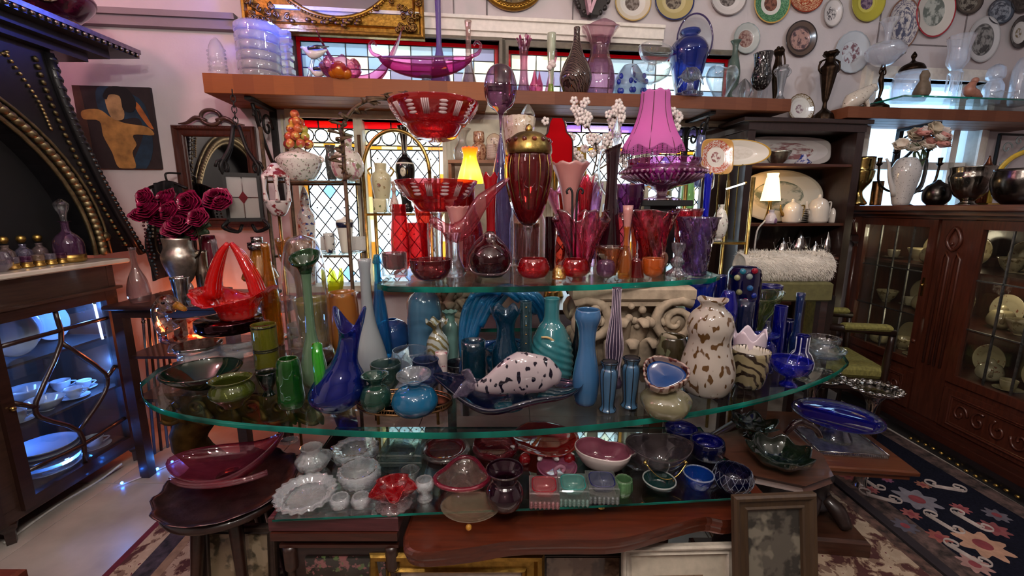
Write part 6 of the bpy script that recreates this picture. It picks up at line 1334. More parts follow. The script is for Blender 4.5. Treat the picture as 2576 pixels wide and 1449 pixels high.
V('slim_decanter', 'slim bright turquoise decanter left of the upper shelf', 'decanter', (934, 640, 990, 880), Z2, [(1, 0), (1, .1), (.7, .45), (.35, .75), (.3, .9), (.42, .93), (.25, 1)], glass('2a9ad8', .12), Y=1.75, sh=.004)
V('globe_vase', 'squat opaque mid-blue globe behind the turquoise decanter', 'vase', (940, 800, 1034, 890), Z2, [(.4, 0), (.9, .2), (1, .5), (.75, .85), (.3, 1)], glass('2a5a9a', .7), Y=1.85)
V('large_bottle', 'large opaque pale blue bottle under the upper shelf', 'bottle', (1024, 722, 1114, 900), Z2, [(.9, 0), (1, .05), (1, .65), (.85, .85), (.4, .97), (.3, 1)], glass('5f8fb0', .8, .15), Y=1.82)
V('ruffled_vase', 'white marbled ruffle-topped vase with gold streaks', 'vase', (1070, 800, 1130, 934), Z2, [(.4, 0), (.7, .15), (.95, .45), (.8, .65), (.4, .8), (.55, .9), (.95, 1)], glass('c6ccc6', .82, .08, streak='8f8050', spotscale=7.), zf=ruffle(6, .05, .85))
V('slim_bottle', 'celadon green slim bottle with ruffled lip', 'bottle', (1112, 778, 1154, 908), Z2, [(.9, 0), (1, .08), (1, .65), (.65, .8), (.6, .92), (1, 1)], CEL, Y=1.76, zf=ruffle(8, .012, .9))
V('clear_bowl', 'clear ribbed bowl behind the clear blue vase', 'bowl', (985, 866, 1078, 930), Z2, [(.5, 0), (.8, .3), (.95, .7), (.9, 1)], glass('c8d8e8', .05), Y=1.52)
V('rose_bowl', 'clear dark-rimmed blue rose bowl', 'bowl', (1028, 892, 1114, 985), Z2, [(.5, 0), (.9, .25), (1, .5), (.75, .8), (.78, 1)], glass('4a5a8a', .12), rf=flute(14, .02))
# woven turquoise basket
y = 1.72; p = at(1278, 880, Y=y); w = size(1165, 1392, y, 800)/2; hz = (zat(1278, 705, y)-Z2)*.92
reg(Z2, p.x, y, w*.7); t = thing('woven_basket', 'openwork basket of looping turquoise glass ribbons', 'basket', (p.x, y, Z2+.001)); rnd = random.Random(8)
for k in range(9):
    a0 = -.2+k*.38; pts = [(w*cos(a0+j*.28)*(.95+.05*sin(j)), -.06+.03*sin(j*1.3+k), hz*(.1+.9*abs(sin(a0*.8+j*.36)))) for j in range(7)]
    B().tube(pts, .013, 8, 4, flat=1.5).obj('glass_ribbon', glass('1a8ac0', .35), t)
B().tube([(w*cos(a), -.03, hz*sin(a)*.97+.012) for a in np.linspace(0, pi, 13)], .018, 8, 2).obj('glass_ribbon', glass('1a8ac0', .35), t)
B().lathe([(.3, 0), (.5, .1), (.58, .25)], 32, R=w, Hh=hz, sh=.004).obj('base', glass('14709c', .3), t)
V('ruffled_pitcher', 'teal glass pitcher with ruffled rim', 'pitcher', (1232, 768, 1312, 905), Z2, [(.6, 0), (.85, .2), (.9, .4), (.6, .62), (.6, .8), (1, 1)], glass('0a5a7a', .22), Y=1.6, zf=ruffle(6, .04, .85))
V('teal_tumbler', 'dark teal tumbler left of the handled jug', 'tumbler', (1160, 848, 1222, 930), Z2, [(.9, 0), (1, .1), (1, 1)], glass('124a5e', .3), Y=1.5)
V('handled_jug', 'crackled teal glass jug with side handle', 'jug', (1214, 852, 1316, 950), Z2, [(.75, 0), (.85, .1), (.88, .5), (.8, .7), (1, .95), (.98, 1)], glass('1a7a9e', .22), rf=flute(14, .02), parts=[('handle', 'tube', [(.85, 0, .75), (1.2, 0, .6), (1.1, 0, .3), (.85, 0, .2)], glass('1a7a9e', .2), {'r': .07})])
y = 1.56; p = at(1175, 900, Y=y); s = size(1155, 1230, y, 850)
B().tube([(.1*s, 0, .01), (-.1*s, 0, .3*s), (.1*s, 0, .8*s), (.6*s, 0, 1.2*s), (1.0*s, 0, 1.35*s)], [.14*s, .22*s, .24*s, .14*s, .01*s], 12).obj('glass_bird', glass('2a5a9a', .4), None, (p.x, y, Z2+.004), (0, 0, 0), 'stylised blue glass bird with raised beak', 'figurine')
V('tall_cylinder', 'tall clear teal cylinder with gilt dots', 'vase', (1308, 756, 1338, 925), Z2, CYL, glass('5a8a94', .1), Y=1.5, parts=[('gilt_dot', 'balls', [(0, -1., z, .16)], BRASS) for z in np.linspace(.05, .95, 10)])
ROPE = [(.75, 0), (.95, .1), (1, .28), (.9, .48), (.6, .66), (.36, .76), (.33, .95), (.36, 1)]
V('rope_bottle', 'opaque turquoise bottle with spiral rope texture', 'bottle', (1330, 746, 1442, 930), Z2, ROPE, glass('3f8a92', .85, .1), rf=lambda a, z: 1+.03*cos(80*z+8*a) if z < .55 else 1, sub=14, n=56, Y=1.47, parts=[('paper_label', 'tube', [(-.5, -.72, .6), (-.2, -.78, .6), (.05, -.76, .56)], solid('b89a6a', .5), {'r': .05, 'flat': .3})])
# front pieces
q = outline([(902, 1010), (960, 1062), (1080, 1072), (1130, 1040), (1136, 1000)], Z2); cx, cyy = P(1019, 1018, Z=Z2)[:2]; reg(Z2, cx-.07, cyy, .08); reg(Z2, cx+.07, cyy, .08)
t = thing('oval_tray', 'oval mirrored tray with bronze gallery edge', 'tray', (cx, cyy, Z2+.001)); rx = (q[4][0]-q[0][0])/2; ry = .085
B().lathe([(1, 0), (1, 1)], 56, 1, R=1, Hh=.004, sh=0).obj('mirror_plate', mirror('2a2c30', .05), t); t.children[0].scale = (rx, ry, 1)
b = B()
for z, r in ((.003, .004), (.018, .003)): b.tube([(rx*cos(2*pi*k/56), ry*sin(2*pi*k/56), z) for k in range(56)], r, 6, 1, True)
for k in range(110): a = 2*pi*k/110; b.tube([(rx*cos(a), ry*sin(a), .003), (rx*cos(a+.03), ry*sin(a+.03), .018)], .0013, 4, 1)
b.obj('gallery', metal('a8805a', .3), t)
V('ribbed_globe', 'small dark green swirled globe vase with clear lip on the oval tray', 'vase', (905, 930, 986, 1042), Z2+.005, [(.4, 0), (.85, .15), (1, .38), (.8, .62), (.4, .75), (.5, .85), (.9, 1)], glass('2f5a4a', .5), rf=flute(12, .012, 1.))
V('globe_vase', 'turquoise striped globe vase with tilted clear lip on the oval tray', 'vase', (984, 926, 1102, 1054), Z2+.005, [(.35, 0), (.8, .1), (1, .33), (.75, .6), (.25, .7), (.28, .78)], glass('1a6a94', .82, .06), rf=flute(16, .008), parts=[('clear_lip', 'lathe', [(.26, .76), (.35, .84), (.7, .96), (.75, 1)], glass('c8d0d4', .12), {'zf': lambda a, z, r: .06*max(0, (z-.8)*5)*sin(a), 'sh': .003})])
y = 1.33; p = at(1280, 1010, Y=y); L = size(1100, 1478, y, 985)/2
reg(Z2, p.x-.1, y, .1); reg(Z2, p.x+.1, y, .1); t = thing('freeform_dish', 'dark blue free-form glass dish with white mottled fish-shaped shell', 'dish', (p.x, y, Z2+.001))
b = B(); boat(b, L, .12, lambda u: .05*(1-u*u)**.7+.004, lambda u: .06+.04*u*u+.015*sin(u*5)); b.obj('dish', glass('14184a', .25), t)
B().tube([(-L*.45, -.01, .07), (-L*.2, -.01, .085), (L*.15, 0, .115), (L*.5, 0, .11), (L*.68, .0, .1)], [.012, .04, .075, .06, .02], 16, flat=.55).obj('mottled_body', glass('cfc0c4', .85, .08, spot='1a1428', spotscale=16.), t)
for sg in (-1, 1): B().tube([(-L*.42, 0, .07), (-L*.55, sg*.05, .085), (-L*.68, sg*.1, .08)], [.01, .03, .006], 10, flat=.3).obj('tail_fin', glass('a89ab0', .2), t)
B().lathe([(.9, 0), (1, .2), (.7, 1)], 24, R=.05, Hh=.014).obj('foot', glass('2a8a9a', .2), t)
V('corset_vase', 'pale blue frosted corset-shaped vase', 'vase', (1440, 772, 1512, 1024), Z2, [(.75, 0), (.9, .06), (1, .25), (.85, .42), (.62, .6), (.66, .78), (.95, .92), (.85, 1)], glass('4a7eae', .8, .1), rf=flute(26, .01))
V('striped_vase', 'tall purple and white striped vase reaching the upper shelf', 'vase', (1518, 722, 1568, 1026), Z2, [(1, 0), (1, .04), (.75, .1), (.7, .2), (.95, .4), (.7, .6), (.48, .78), (.45, .95), (.5, 1)], glass('5a4a66', .6), Y=1.5, parts=[('white_stripe', 'fn', lambda b, R, Hh: [b.tube([(R*r*1.005*cos(a), R*r*1.005*sin(a), z*Hh) for r, z in ((.73, .1), (.7, .2), (.95, .4), (.7, .6), (.48, .78), (.45, .95), (.5, .99))], R*.035, 5) for a in np.linspace(0, 2*pi, 17)[:-1]], solid('b8a8b4', .3))])
for nm, bx in (('small blue vase with dark vertical lines left of its twin', (1508, 903, 1556, 1042)), ('small blue vase with dark vertical lines right of its twin', (1562, 893, 1612, 1032))):
    pr = [(.85, 0), (.95, .03), (.7, .12), (.85, .4), (1, .72), (.9, .83), (.72, .88), (.95, .97), (.97, 1)]
    V('striped_vase', nm, 'vase', bx, Z2, pr, glass('4f7a9e', .75, .08), group='pair of small striped vases', parts=[('dark_line', 'fn', lambda b, R, Hh, a=a: b.tube([(R*r*1.02*cos(a), R*r*1.02*sin(a), z*Hh) for r, z in pr], R*.06, 5, 5), solid('12141c', .3)) for a in np.linspace(.2, 5.6, 7)]+[('dark_rim', 'lathe', [(.95, .97), (1.0, .985), (.95, 1.)], solid('12141c', .3), {'sub': 1})])
# shell with blue interior
y = 1.27; p = at(1672, 1050, Y=y); s = size(1612, 1732, y, 980)
reg(Z2, p.x, y, s*.5); t = thing('glass_shell', 'large brown banded glass seashell with bright blue interior', 'shell', (p.x, y, Z2+.001), (0, 0, 0))
B().lathe([(.2, 0), (.75, .1), (1, .45), (.9, .7), (.55, .92), (.2, 1)], 40, R=s*.52, Hh=s*.62, rf=flute(5, .05)).obj('lower_whorl', glass('a09a78', .6), t)
b = B().lathe([(.1, 0), (.6, .08), (.95, .35), (1, .6)], 44, R=s*.46, Hh=s*.7, rf=lambda a, z: 1+.08*cos(3*a+.5)+.02*cos(18*a), sh=.006); M = Matrix.Translation((0, .02, s*.62)) @ Matrix.Rotation(.42, 4, 'X') @ Matrix.Rotation(-.2, 4, 'Y'); b.v = [M @ Vector(v) for v in b.v]; b.obj('banded_shell', glass('b8a094', .85, .1, streak='6a3020', spotscale=9.), t)
b = B().lathe([(.0, .02), (.5, .12), (.8, .34), (.82, .46), (0, .4)], 40, R=s*.46, Hh=s*.7, rf=lambda a, z: 1+.1*cos(3*a+.5)); b.v = [M @ Vector(v) for v in b.v]; b.obj('blue_interior', glass('06468a', .85, .06), t)
SPOTV = [(.5, 0), (.8, .03), (1, .18), (.98, .32), (.78, .52), (.76, .6), (.84, .72), (.72, .84), (.42, .93), (.55, 1)]
V('spotted_vase', 'large white double-gourd vase with brown spots', 'vase', (1707, 745, 1850, 1003), Z2, SPOTV, glass('c9beb2', .9, .05, spot='6a4a26', spotscale=14.), zf=ruffle(3, .012, .9))
V('feather_bowl', 'cream bowl with brown pulled feather pattern', 'bowl', (1838, 866, 1942, 984), Z2, [(.5, 0), (.75, .1), (.95, .5), (1, 1)], glass('a09270', .88, .06, streak='33241a', spotscale=8.), parts=[('white_lining', 'lathe', [(.6, .12), (.9, .5), (.97, .995)], china('c8beb2'), {'sh': .002})])
V('flower_cup', 'white and purple flower cup behind the feather bowl', 'cup', (1844, 828, 1932, 905), Z2, [(.5, 0), (.7, .3), (.95, .7), (1, 1)], china('c6b6c0', '8a6a7a', scale=6., thr=.6), Y=1.62, zf=ruffle(5, .1, .5))
V('rock_vase', 'mottled green and brown stone-like vase beside the capital', 'vase', (1650, 836, 1732, 940), Z2, [(.7, 0), (.95, .3), (1, .7), (.8, 1)], glass('4a4028', .6, .2, spot='8a8a6a', spotscale=9.), Y=1.52)
# cobalt group at right
V('footed_bowl', 'cobalt footed bowl at the right of the glass top', 'bowl', (1936, 888, 2048, 978), Z2, [(.45, 0), (.42, .06), (.2, .2), (.22, .32), (.7, .5), (.98, .8), (1, 1)], glass('1424c0', .2))
V('banded_bottle', 'small cobalt bottle with white vertical lines', 'bottle', (1978, 838, 2047, 934), Z2, [(.75, 0), (.95, .12), (1, .3), (.75, .5), (.5, .6), (.5, .95), (.55, 1)], glass('0c1280', .4), Y=1.62, parts=[('white_line', 'fn', lambda b, R, Hh, a=a: b.tube([(R*r*1.01*cos(a), R*r*1.01*sin(a), z*Hh) for r, z in ((.95, .12), (1, .3), (.75, .5), (.5, .6), (.5, .95))], R*.05, 5, 5), solid('b8b8c4', .3)) for a in np.linspace(.3, 5.7, 7)])
V('mosaic_vase', 'dark cobalt vase with multicoloured murrine windows', 'vase', (1814, 668, 1918, 860), Z2, [(.9, 0), (1, .1), (1, .9), (.8, 1)], glass('0a0c50', .4), Y=1.82, parts=[('murrine', 'balls', [(1.0*cos(a)*.97, 1.0*sin(a)*.97, z, .2)], glass(c, .6)) for a, z, c in ((-2.5, .9, 'd8d8a0'), (-2.2, .97, '2a9ab8'), (-1.8, .92, 'b8c8c0'), (-1.5, .98, 'c01a3a'), (-2.3, .75, 'a8a878'), (-1.7, .8, '2a7ac0'), (-2.6, .62, 'c8c0a0'), (-1.9, .66, 'd02a6a'), (-1.4, .72, '1a3ab0'), (-2.2, .5, 'b81a3a'))])
V('cobalt_ball', 'glossy cobalt globe vase behind the spotted vase', 'vase', (1800, 730, 1856, 860), Z2, [(.6, 0), (.5, .3), (.4, .5), (.85, .62), (1, .8), (.6, .98), (.2, 1)], glass('0a10a8', .35), Y=1.62)
V('swirled_vase', 'bright blue swirled fan vase below the upper shelf right end', 'vase', (1722, 700, 1800, 860), Z2, [(.5, 0), (.5, .3), (.8, .7), (1, 1)], glass('1a4ad0', .2), Y=1.78, rf=flute(9, .08, 1.))
V('blue_tumbler', 'grey-blue tapered tumbler in the cobalt group', 'tumbler', (1846, 752, 1900, 880), Z2, [(.6, 0), (.7, .3), (1, 1)], glass('2a3a6a', .25), Y=1.7)
V('ashtray_bowl', 'clear and lime glass bowl with curved lip', 'bowl', (1850, 735, 1975, 860), Z2, [(.3, 0), (.35, .5), (.7, .75), (1, 1)], glass('8a9a5a', .1), Y=1.88, zf=lambda a, z, r: .12*max(0, (z-.7)/.3)*max(0, cos(a)))
V('ruby_bowl', 'cobalt double-rimmed bowl behind the clear lip bowl', 'bowl', (1910, 712, 1972, 850), Z2, [(.4, 0), (.4, .5), (.85, .75), (1, 1)], glass('141c90', .3), Y=2.0)
V('cobalt_tumbler', 'straight cobalt tumbler in the middle of the blue group', 'tumbler', (1932, 766, 1984, 890), Z2, CYL, glass('10189a', .3), Y=1.74)
V('blue_bottle_vase', 'tall clear blue bottle vase with square shoulders', 'vase', (1980, 735, 2028, 890), Z2, [(.85, 0), (1, .15), (1, .35), (.65, .48), (.6, .7), (.75, 1)], glass('2a4a90', .22), Y=1.74)
V('cobalt_decanter', 'cobalt decanter with crystal saucer stopper', 'decanter', (1890, 806, 1964, 930), Z2, [(.8, 0), (.9, .2), (.8, .5), (.4, .62)], glass('0c1690', .3), Y=1.65, parts=[('saucer', 'lathe', [(.3, .62), (.9, .7), (1, .74)], glass('2a3ac0', .2), {'sh': .003}), ('stopper', 'lathe', [(.15, .72), (.35, .8), (.15, .92), (.2, 1)], C0)])
V('navy_jar', 'navy glass jar beside the striped cobalt bottle', 'jar', (1950, 800, 2010, 905), Z2, [(.8, 0), (1, .2), (.95, .7), (.7, 1)], glass('0a1268', .35), Y=1.68)
V('crystal_bowl', 'clear cut crystal bowl at the right edge of the glass top', 'bowl', (2024, 862, 2132, 925), Z2, [(.5, 0), (.8, .3), (1, .8), (1, 1)], glass('c8d4da', .06), Y=1.8, rf=flute(18, .04), zf=ruffle(9, .06, .6))
V('crystal_dish', 'iridescent clear crystal dish behind the cut bowl', 'dish', (2030, 838, 2120, 880), Z2, [(.5, 0), (.9, .5), (1, 1)], C0, Y=1.95, rf=flute(14, .05))
V('blue_goblet', 'smoky blue goblet left of the cobalt ball', 'goblet', (1790, 690, 1830, 850), Z2, GOB, glass('1a2a8a', .3), Y=1.92)
V('teal_perfume', 'tiny dark bottle behind the rope bottle', 'bottle', (1436, 770, 1462, 880), Z2, [(.9, 0), (1, .4), (.4, .6), (.3, 1)], glass('141c24', .5), Y=1.55)
V('paper_vial', 'small white and red pill jar behind the rose bowl', 'jar', (1094, 880, 1126, 930), Z2, [(.9, 0), (.95, .55), (.95, .6), (1, .7), (1, 1)], china('b8a8a4', '8a3a4a', scale=30., thr=.6), Y=1.46, sh=0)
V('smoke_glass', 'dark smoky tumbler behind the free-form dish', 'tumbler', (1118, 900, 1190, 965), Z2, [(.7, 0), (.8, .4), (1, 1)], glass('2a2a34', .25), Y=1.45)
V('green_dish', 'low clear green dish behind the fishtail vase', 'dish', (930, 900, 1010, 950), Z2, [(.5, 0), (.9, .4), (1, 1)], glass('4a6a62', .15), Y=1.5)
V('shell_dish', 'white opal glass shell dish behind the green bottle', 'dish', (720, 806, 790, 860), Z2, [(.3, 0), (.8, .4), (1, 1)], glass('d0ccc8', .7), Y=1.8, rf=flute(10, .06))
V('crystal_cake_plate', 'cut crystal comport with lace edge right of the red basket', 'compote', (640, 742, 745, 880), Z2, [(.5, 0), (.45, .05), (.15, .15), (.15, .6), (.9, .7), (1, .8), (1, 1)], C0, Y=2.02, rf=flute(30, .02))
V('amber_decanter', 'amber glass decanter with ribbed foot behind the red basket', 'decanter', (655, 612, 715, 860), Z2, [(.9, 0), (1, .15), (.95, .4), (.8, .55), (.45, .8), (.4, 1)], glass('c8861a', .2), Y=1.98, rf=flute(14, .04))
V('amber_bowl', 'amber carnival glass bowl behind the cloche', 'bowl', (690, 600, 790, 860), Z2, [(.4, 0), (.2, .1), (.2, .6), (.8, .8), (1, 1)], glass('b8843a', .2), Y=2.05, zf=ruffle(8, .02, .8))
# ================================================================ LOW GLASS PLATE: CRYSTAL, RUBY, SALTS, ASHTRAYS
V('crystal_plate', 'flat cut crystal dish at the front left of the low glass', 'dish', (688, 1190, 846, 1292), Z1, [(.5, 0), (.8, .25), (1, .8), (.98, 1), (.7, .5)], glass('f4f7f9', .2, gl=.95), rf=flute(20, .05, 0, sharp=True), sh=.004)
V('crystal_votive', 'tiny hobnail crystal votive left of its twin', 'votive', (829, 1236, 881, 1286), Z1, [(.7, 0), (.9, .2), (1, .6), (.85, 1)], glass('f4f7f9', .2, gl=.95), rf=flute(12, .05, 2.), group='pair of hobnail votives')
V('crystal_votive', 'tiny hobnail crystal votive right of its twin', 'votive', (883, 1234, 933, 1284), Z1, [(.7, 0), (.9, .2), (1, .6), (.85, 1)], glass('f4f7f9', .2, gl=.95), rf=flute(12, .05, 2.), group='pair of hobnail votives')
V('crystal_bowl', 'cut crystal bowl with amber fleck near the low glass centre left', 'bowl', (848, 1150, 958, 1238), Z1, [(.5, 0), (.85, .25), (1, .7), (.95, 1)], glass('f4f7f9', .2, gl=.95), rf=flute(18, .07, 0, sharp=True), sh=.008)
V('crystal_ashtray', 'round cut crystal ashtray at the back left', 'ashtray', (832, 1095, 952, 1178), Z1, [(.6, 0), (.85, .2), (1, .7), (.95, 1), (.7, .9)], glass('f4f7f9', .2, gl=.95), rf=flute(14, .08, 0, sharp=True), sh=.008)
V('crystal_jug', 'small cut crystal jug at the back left corner', 'jug', (742, 1110, 828, 1195), Z1, [(.6, 0), (.9, .2), (1, .5), (.6, .8), (.65, 1)], glass('f4f7f9', .2, gl=.95), rf=flute(12, .05), parts=[('handle', 'tube', [(.6, 0, .85), (1.15, 0, .8), (1.1, 0, .45), (.9, 0, .3)], C0, {'r': .08}), ])
V('crystal_vase', 'cut crystal trumpet lying beside the tray table', 'vase', (700, 1105, 752, 1180), Z1, [(.5, 0), (.6, .5), (1, 1)], glass('f4f7f9', .2, gl=.95), Y=1.5, rf=flute(12, .05))
# square block
y = at(1005, 1190, Z=Z1).y
p = at(1006, 1175, Z=Z1); w = size(950, 1062, p.y, 1150)/2
t = thing('glass_block', 'square thick clear glass ashtray block', 'ashtray', (p.x, p.y+w*.7, Z1+.001)); GB = glass('b8ccc4', .06)
B().box(-w, -w*.75, 0, w, w*.75, .018, bev=.003).obj('base', GB, t)
for q in ((-w, -w*.75, -w*.6, w*.75), (w*.6, -w*.75, w, w*.75), (-w*.6, -w*.75, w*.6, -w*.4), (-w*.6, w*.4, w*.6, w*.75)): B().box(q[0], q[1], .0185, q[2], q[3], .045, bev=.004).obj('wall', GB, t)
V('starfish_bowl', 'ruby star-shaped bowl on ribbed crystal above its modelled reflection', 'bowl', (934, 1190, 1042, 1300), Z1, [(.25, .45), (.6, .55), (.85, .75), (1, 1)], glass('c01020', .3), rf=flute(5, .2), zf=ruffle(5, .12, .6, pi), bodyname='star_bowl', parts=[('foot', 'lathe', [(.85, 0), (.88, .08), (.5, .35), (.6, .5), (.8, .62), (.85, .7)], glass('d8c8cc', .12), {'rf': flute(16, .04), 'sh': .004})])  # lower part of the foot shapes the bowl's reflection in the low glass
V('crystal_egg_cup', 'small diamond-cut crystal egg cup', 'egg cup', (1043, 1194, 1092, 1268), Z1, [(.8, 0), (.7, .15), (.55, .35), (.9, .55), (1, .8), (.8, 1)], glass('f4f7f9', .2, gl=.95), rf=flute(12, .05, 2.))
V('clear_cup', 'plain clear cup behind the crystal egg cup', 'cup', (1008, 1168, 1056, 1225), Z1, [(.7, 0), (.8, .5), (1, 1)], CL)
V('ruby_ashtray', 'round ruby centred ashtray in thick clear glass', 'ashtray', (1055, 1094, 1182, 1168), Z1, [(.6, 0), (.9, .2), (1, .6), (.92, 1)], glass('dcd8da', .05), sh=.006, bodyname='clear_case', parts=[('ruby_well', 'lathe', [(.3, .2), (.7, .4), (.82, .95)], glass('a80a2a', .25), {'sh': .003})])
V('crown_bowl', 'deep ruby glass bowl with pointed crown rim', 'bowl', (1188, 1086, 1304, 1165), Z1, [(.6, 0), (.85, .2), (1, .6), (.95, 1)], glass('a00a30', .2), zf=ruffle(7, .12, .5), sh=.006)
V('trefoil_dish', 'pink-rimmed trefoil glass dish', 'dish', (1098, 1156, 1230, 1243), Z1, [(.3, 0), (.6, .3), (.85, .8), (1, 1)], glass('d8b0a8', .12), rf=lambda a, z: 1+.12*cos(3*a+pi/2), zf=ruffle(3, .1, .5, pi/2), parts=[('pink_rim', 'fn', lambda b, R, Hh: b.tube([(R*(1+.12*cos(3*a+pi/2))*cos(a)*.97, R*(1+.12*cos(3*a+pi/2))*sin(a)*.97, Hh*(1+.1*cos(3*a+pi/2))) for a in np.linspace(0, 2*pi, 41)[:-1]], R*.09, 8, 1, True), glass('b8244a', .3))])
V('leaf_dish', 'clear amber leaf-shaped dish overhanging the glass front', 'dish', (1108, 1240, 1262, 1328), Z1, [(.25, 0), (.6, .25), (.9, .7), (1, 1)], glass('f4e4c4', .07, gl=.95), rf=lambda a, z: 1-.22*abs(sin(a))**1.5, zf=ruffle(2, .1, .5), parts=[('gilt_tip', 'balls', [(0, -.8, .35, .1)], glass('e8b040', .4))])
V('mottled_bulb', 'dark purple bulb vase with mottled open mouth', 'vase', (1222, 1152, 1318, 1295), Z1, [(.5, 0), (.85, .15), (1, .4), (.75, .62), (.6, .72), (.95, .97), (.97, 1)], glass('3a1028', .35))
V('crab_dish', 'large red and white glass crab dish at the back', 'dish', (1286, 1070, 1456, 1150), Z1, [(.3, 0), (.6, .3), (.9, .8), (1, 1)], glass('b0100c', .55), zf=ruffle(3, .15, .5), parts=[('white_point', 'tube', [(.8*cos(a), .8*sin(a), .4), (.97*cos(a), .97*sin(a), .55), (1.08*cos(a), 1.08*sin(a), .75)], china('c8c4c4'), {'r': [.09, .07, .02]}) for a in np.linspace(-2.8, -.3, 6)]+[('red_claw', 'balls', [(s*.62, -.85, .3, .17)], glass('a80c18', .6)) for s in (-1, 1)])
def heart(a, z):
    a = a-pi/2; return .62+.2*(1-sin(a))*.9-.28*max(0, cos((a-pi/2)))**6
V('heart_dish', 'pink cased glass heart dish with white outside', 'dish', (1455, 1096, 1580, 1192), Z1, [(.5, 0), (.7, .15), (.95, .7), (1, 1)], china('c8b8b4'), rf=lambda a, z: 1+.16*cos(a*2+.8)-.3*max(0, cos(a+1.2-pi))**8*0-.22*max(0, cos(a-1.1))**10, bodyname='white_case', parts=[('pink_lining', 'lathe', [(.45, .12), (.68, .25), (.92, .72), (.97, 1.01)], glass('a85a70', .8, .08), {'rf': lambda a, z: 1+.16*cos(a*2+.8)-.22*max(0, cos(a-1.1))**10, 'sh': .003})])
V('pink_swan', 'pink glass swan dish with looped neck', 'dish', (1350, 1152, 1452, 1205), Z1, [(.4, 0), (.75, .25), (1, .8), (.97, 1)], glass('b8688a', .5), zf=ruffle(4, .15, .4), parts=[('neck', 'tube', [(-.1, -.5, .6), (-.15, -.55, 1.6), (.1, -.5, 2.2), (.3, -.5, 1.7), (.2, -.55, 1.0)], glass('d8a0b8', .4), {'r': .09})])
for nm, bx, cc in (('square crystal salt with red cup', (1329, 1180, 1412, 1282), 'c01030'), ('square crystal salt with teal cup', (1404, 1178, 1487, 1276), '3aa8a0'), ('square crystal salt with navy cup', (1478, 1176, 1562, 1270), '141e7a')):
    x0, y0, x1, y1 = bx; p = at((x0+x1)/2, y1, Z=Z1); w = size(x0, x1, p.y, y1)/2*.92
    t = thing('salt_cellar', nm, 'salt cellar', (p.x, p.y+w, Z1+.001), (0, 0, -.03), 'row of square crystal salts'); hh = w*1.15
    b = B().box(-w, -w, 0, w, w, hh, bev=.003); b.obj('crystal_block', glass({'c01030': 'e8c8c8', '3aa8a0': 'cfe4dc', '141e7a': 'c8d0cc'}[cc], .12), t)
    B().lathe([(.2, .35), (.6, .5), (.8, .8), (.84, 1.02)], 32, R=w, Hh=hh, sh=.003, sq=4).obj('coloured_cup', glass(cc, .6), t)
    b = B()
    for i in range(7):
        for j in range(3): b.ell((-w*.86+i*w*.287, -w*1.0, hh*(.1+.14*j)), w*.12, 6, 4)
    b.obj('hobnail_front', glass({'c01030': 'e8b0b4', '3aa8a0': 'c0e0d8', '141e7a': 'c0c8c8'}[cc], .2), t)
V('green_salt', 'pale green round salt beside the square salts', 'salt cellar', (1545, 1192, 1592, 1256), Z1, [(.7, 0), (1, .4), (.9, 1)], glass('7ab07a', .3), rf=flute(12, .04))
V('gilt_basket', 'smoky glass basket with gold chain handle', 'basket', (1570, 1076, 1750, 1205), Z1, [(.35, 0), (.55, .1), (.85, .55), (1, 1)], glass('7a6a72', .18), rf=lambda a, z: 1-.2*abs(sin(a)), zf=ruffle(2, .08, .5), parts=[('gold_chain', 'tube', [(-.55, -.6, .7), (-.3, -.75, .4), (0, -.8, .28), (.3, -.75, .4), (.6, -.6, .75)], BRASS, {'r': .018})]+[('gold_loop', 'balls', [(s*.57, -.58, .74, .06)], BRASS) for s in (-1, 1)])
V('clear_saucer', 'clear crinkled saucer beside the gold-chained basket', 'saucer', (1560, 1130, 1660, 1215), Z1, [(.4, 0), (.8, .4), (1, 1)], glass('c8ccd4', .08), Y=1.36, rf=flute(9, .06))
V('cobalt_dish', 'cobalt and clear oval dish at the back right', 'dish', (1672, 1056, 1756, 1112), Z1, [(.5, 0), (.9, .5), (1, 1)], glass('0a1490', .3), sh=.006)
V('cobalt_bowl', 'cobalt bowl in thick clear glass', 'bowl', (1732, 1086, 1826, 1170), Z1, [(.6, 0), (.9, .25), (1, .7), (.92, 1)], glass('1a2460', .15), sh=.005, parts=[('cobalt_well', 'lathe', [(.3, .25), (.75, .45), (.86, .97)], glass('0a108a', .4), {'sh': .003})])
V('rimmed_bowl', 'small dark teal bowl with white rim', 'bowl', (1616, 1182, 1702, 1245), Z1, [(.4, 0), (.7, .2), (.97, .8), (1, 1)], glass('0f4a48', .4), parts=[('white_rim', 'fn', lambda b, R, Hh: b.tube([(R*.97*cos(a), R*.97*sin(a), Hh) for a in np.linspace(0, 2*pi, 37)[:-1]], R*.05, 6, 1, True), glass('d8dcd8', .5))])
V('rimmed_bowl', 'small bright blue bowl with clear rim', 'bowl', (1718, 1170, 1798, 1238), Z1, [(.4, 0), (.7, .2), (.97, .8), (1, 1)], glass('0a4aa8', .4), parts=[('clear_rim', 'fn', lambda b, R, Hh: b.tube([(R*.97*cos(a), R*.97*sin(a), Hh) for a in np.linspace(0, 2*pi, 37)[:-1]], R*.06, 6, 1, True), glass('c8d4e0', .3))])
V('net_bowl', 'navy cut-to-clear bowl with net pattern', 'bowl', (1792, 1158, 1898, 1246), Z1, [(.4, 0), (.8, .2), (1, .6), (.85, 1)], glass('141a48', .25), parts=[('net_cut', 'fn', lambda b, R, Hh: [b.tube([(R*1.01*r*cos(a+s*k*.14), R*1.01*r*sin(a+s*k*.14), z*Hh) for k, (r, z) in enumerate(((.8, .2), (.93, .4), (1, .6), (.93, .8), (.85, 1)))], R*.016, 4, 2) for a in np.linspace(0, 2*pi, 17)[:-1] for s in (-1, 1)], glass('b8c0d0', .4))])
flush()
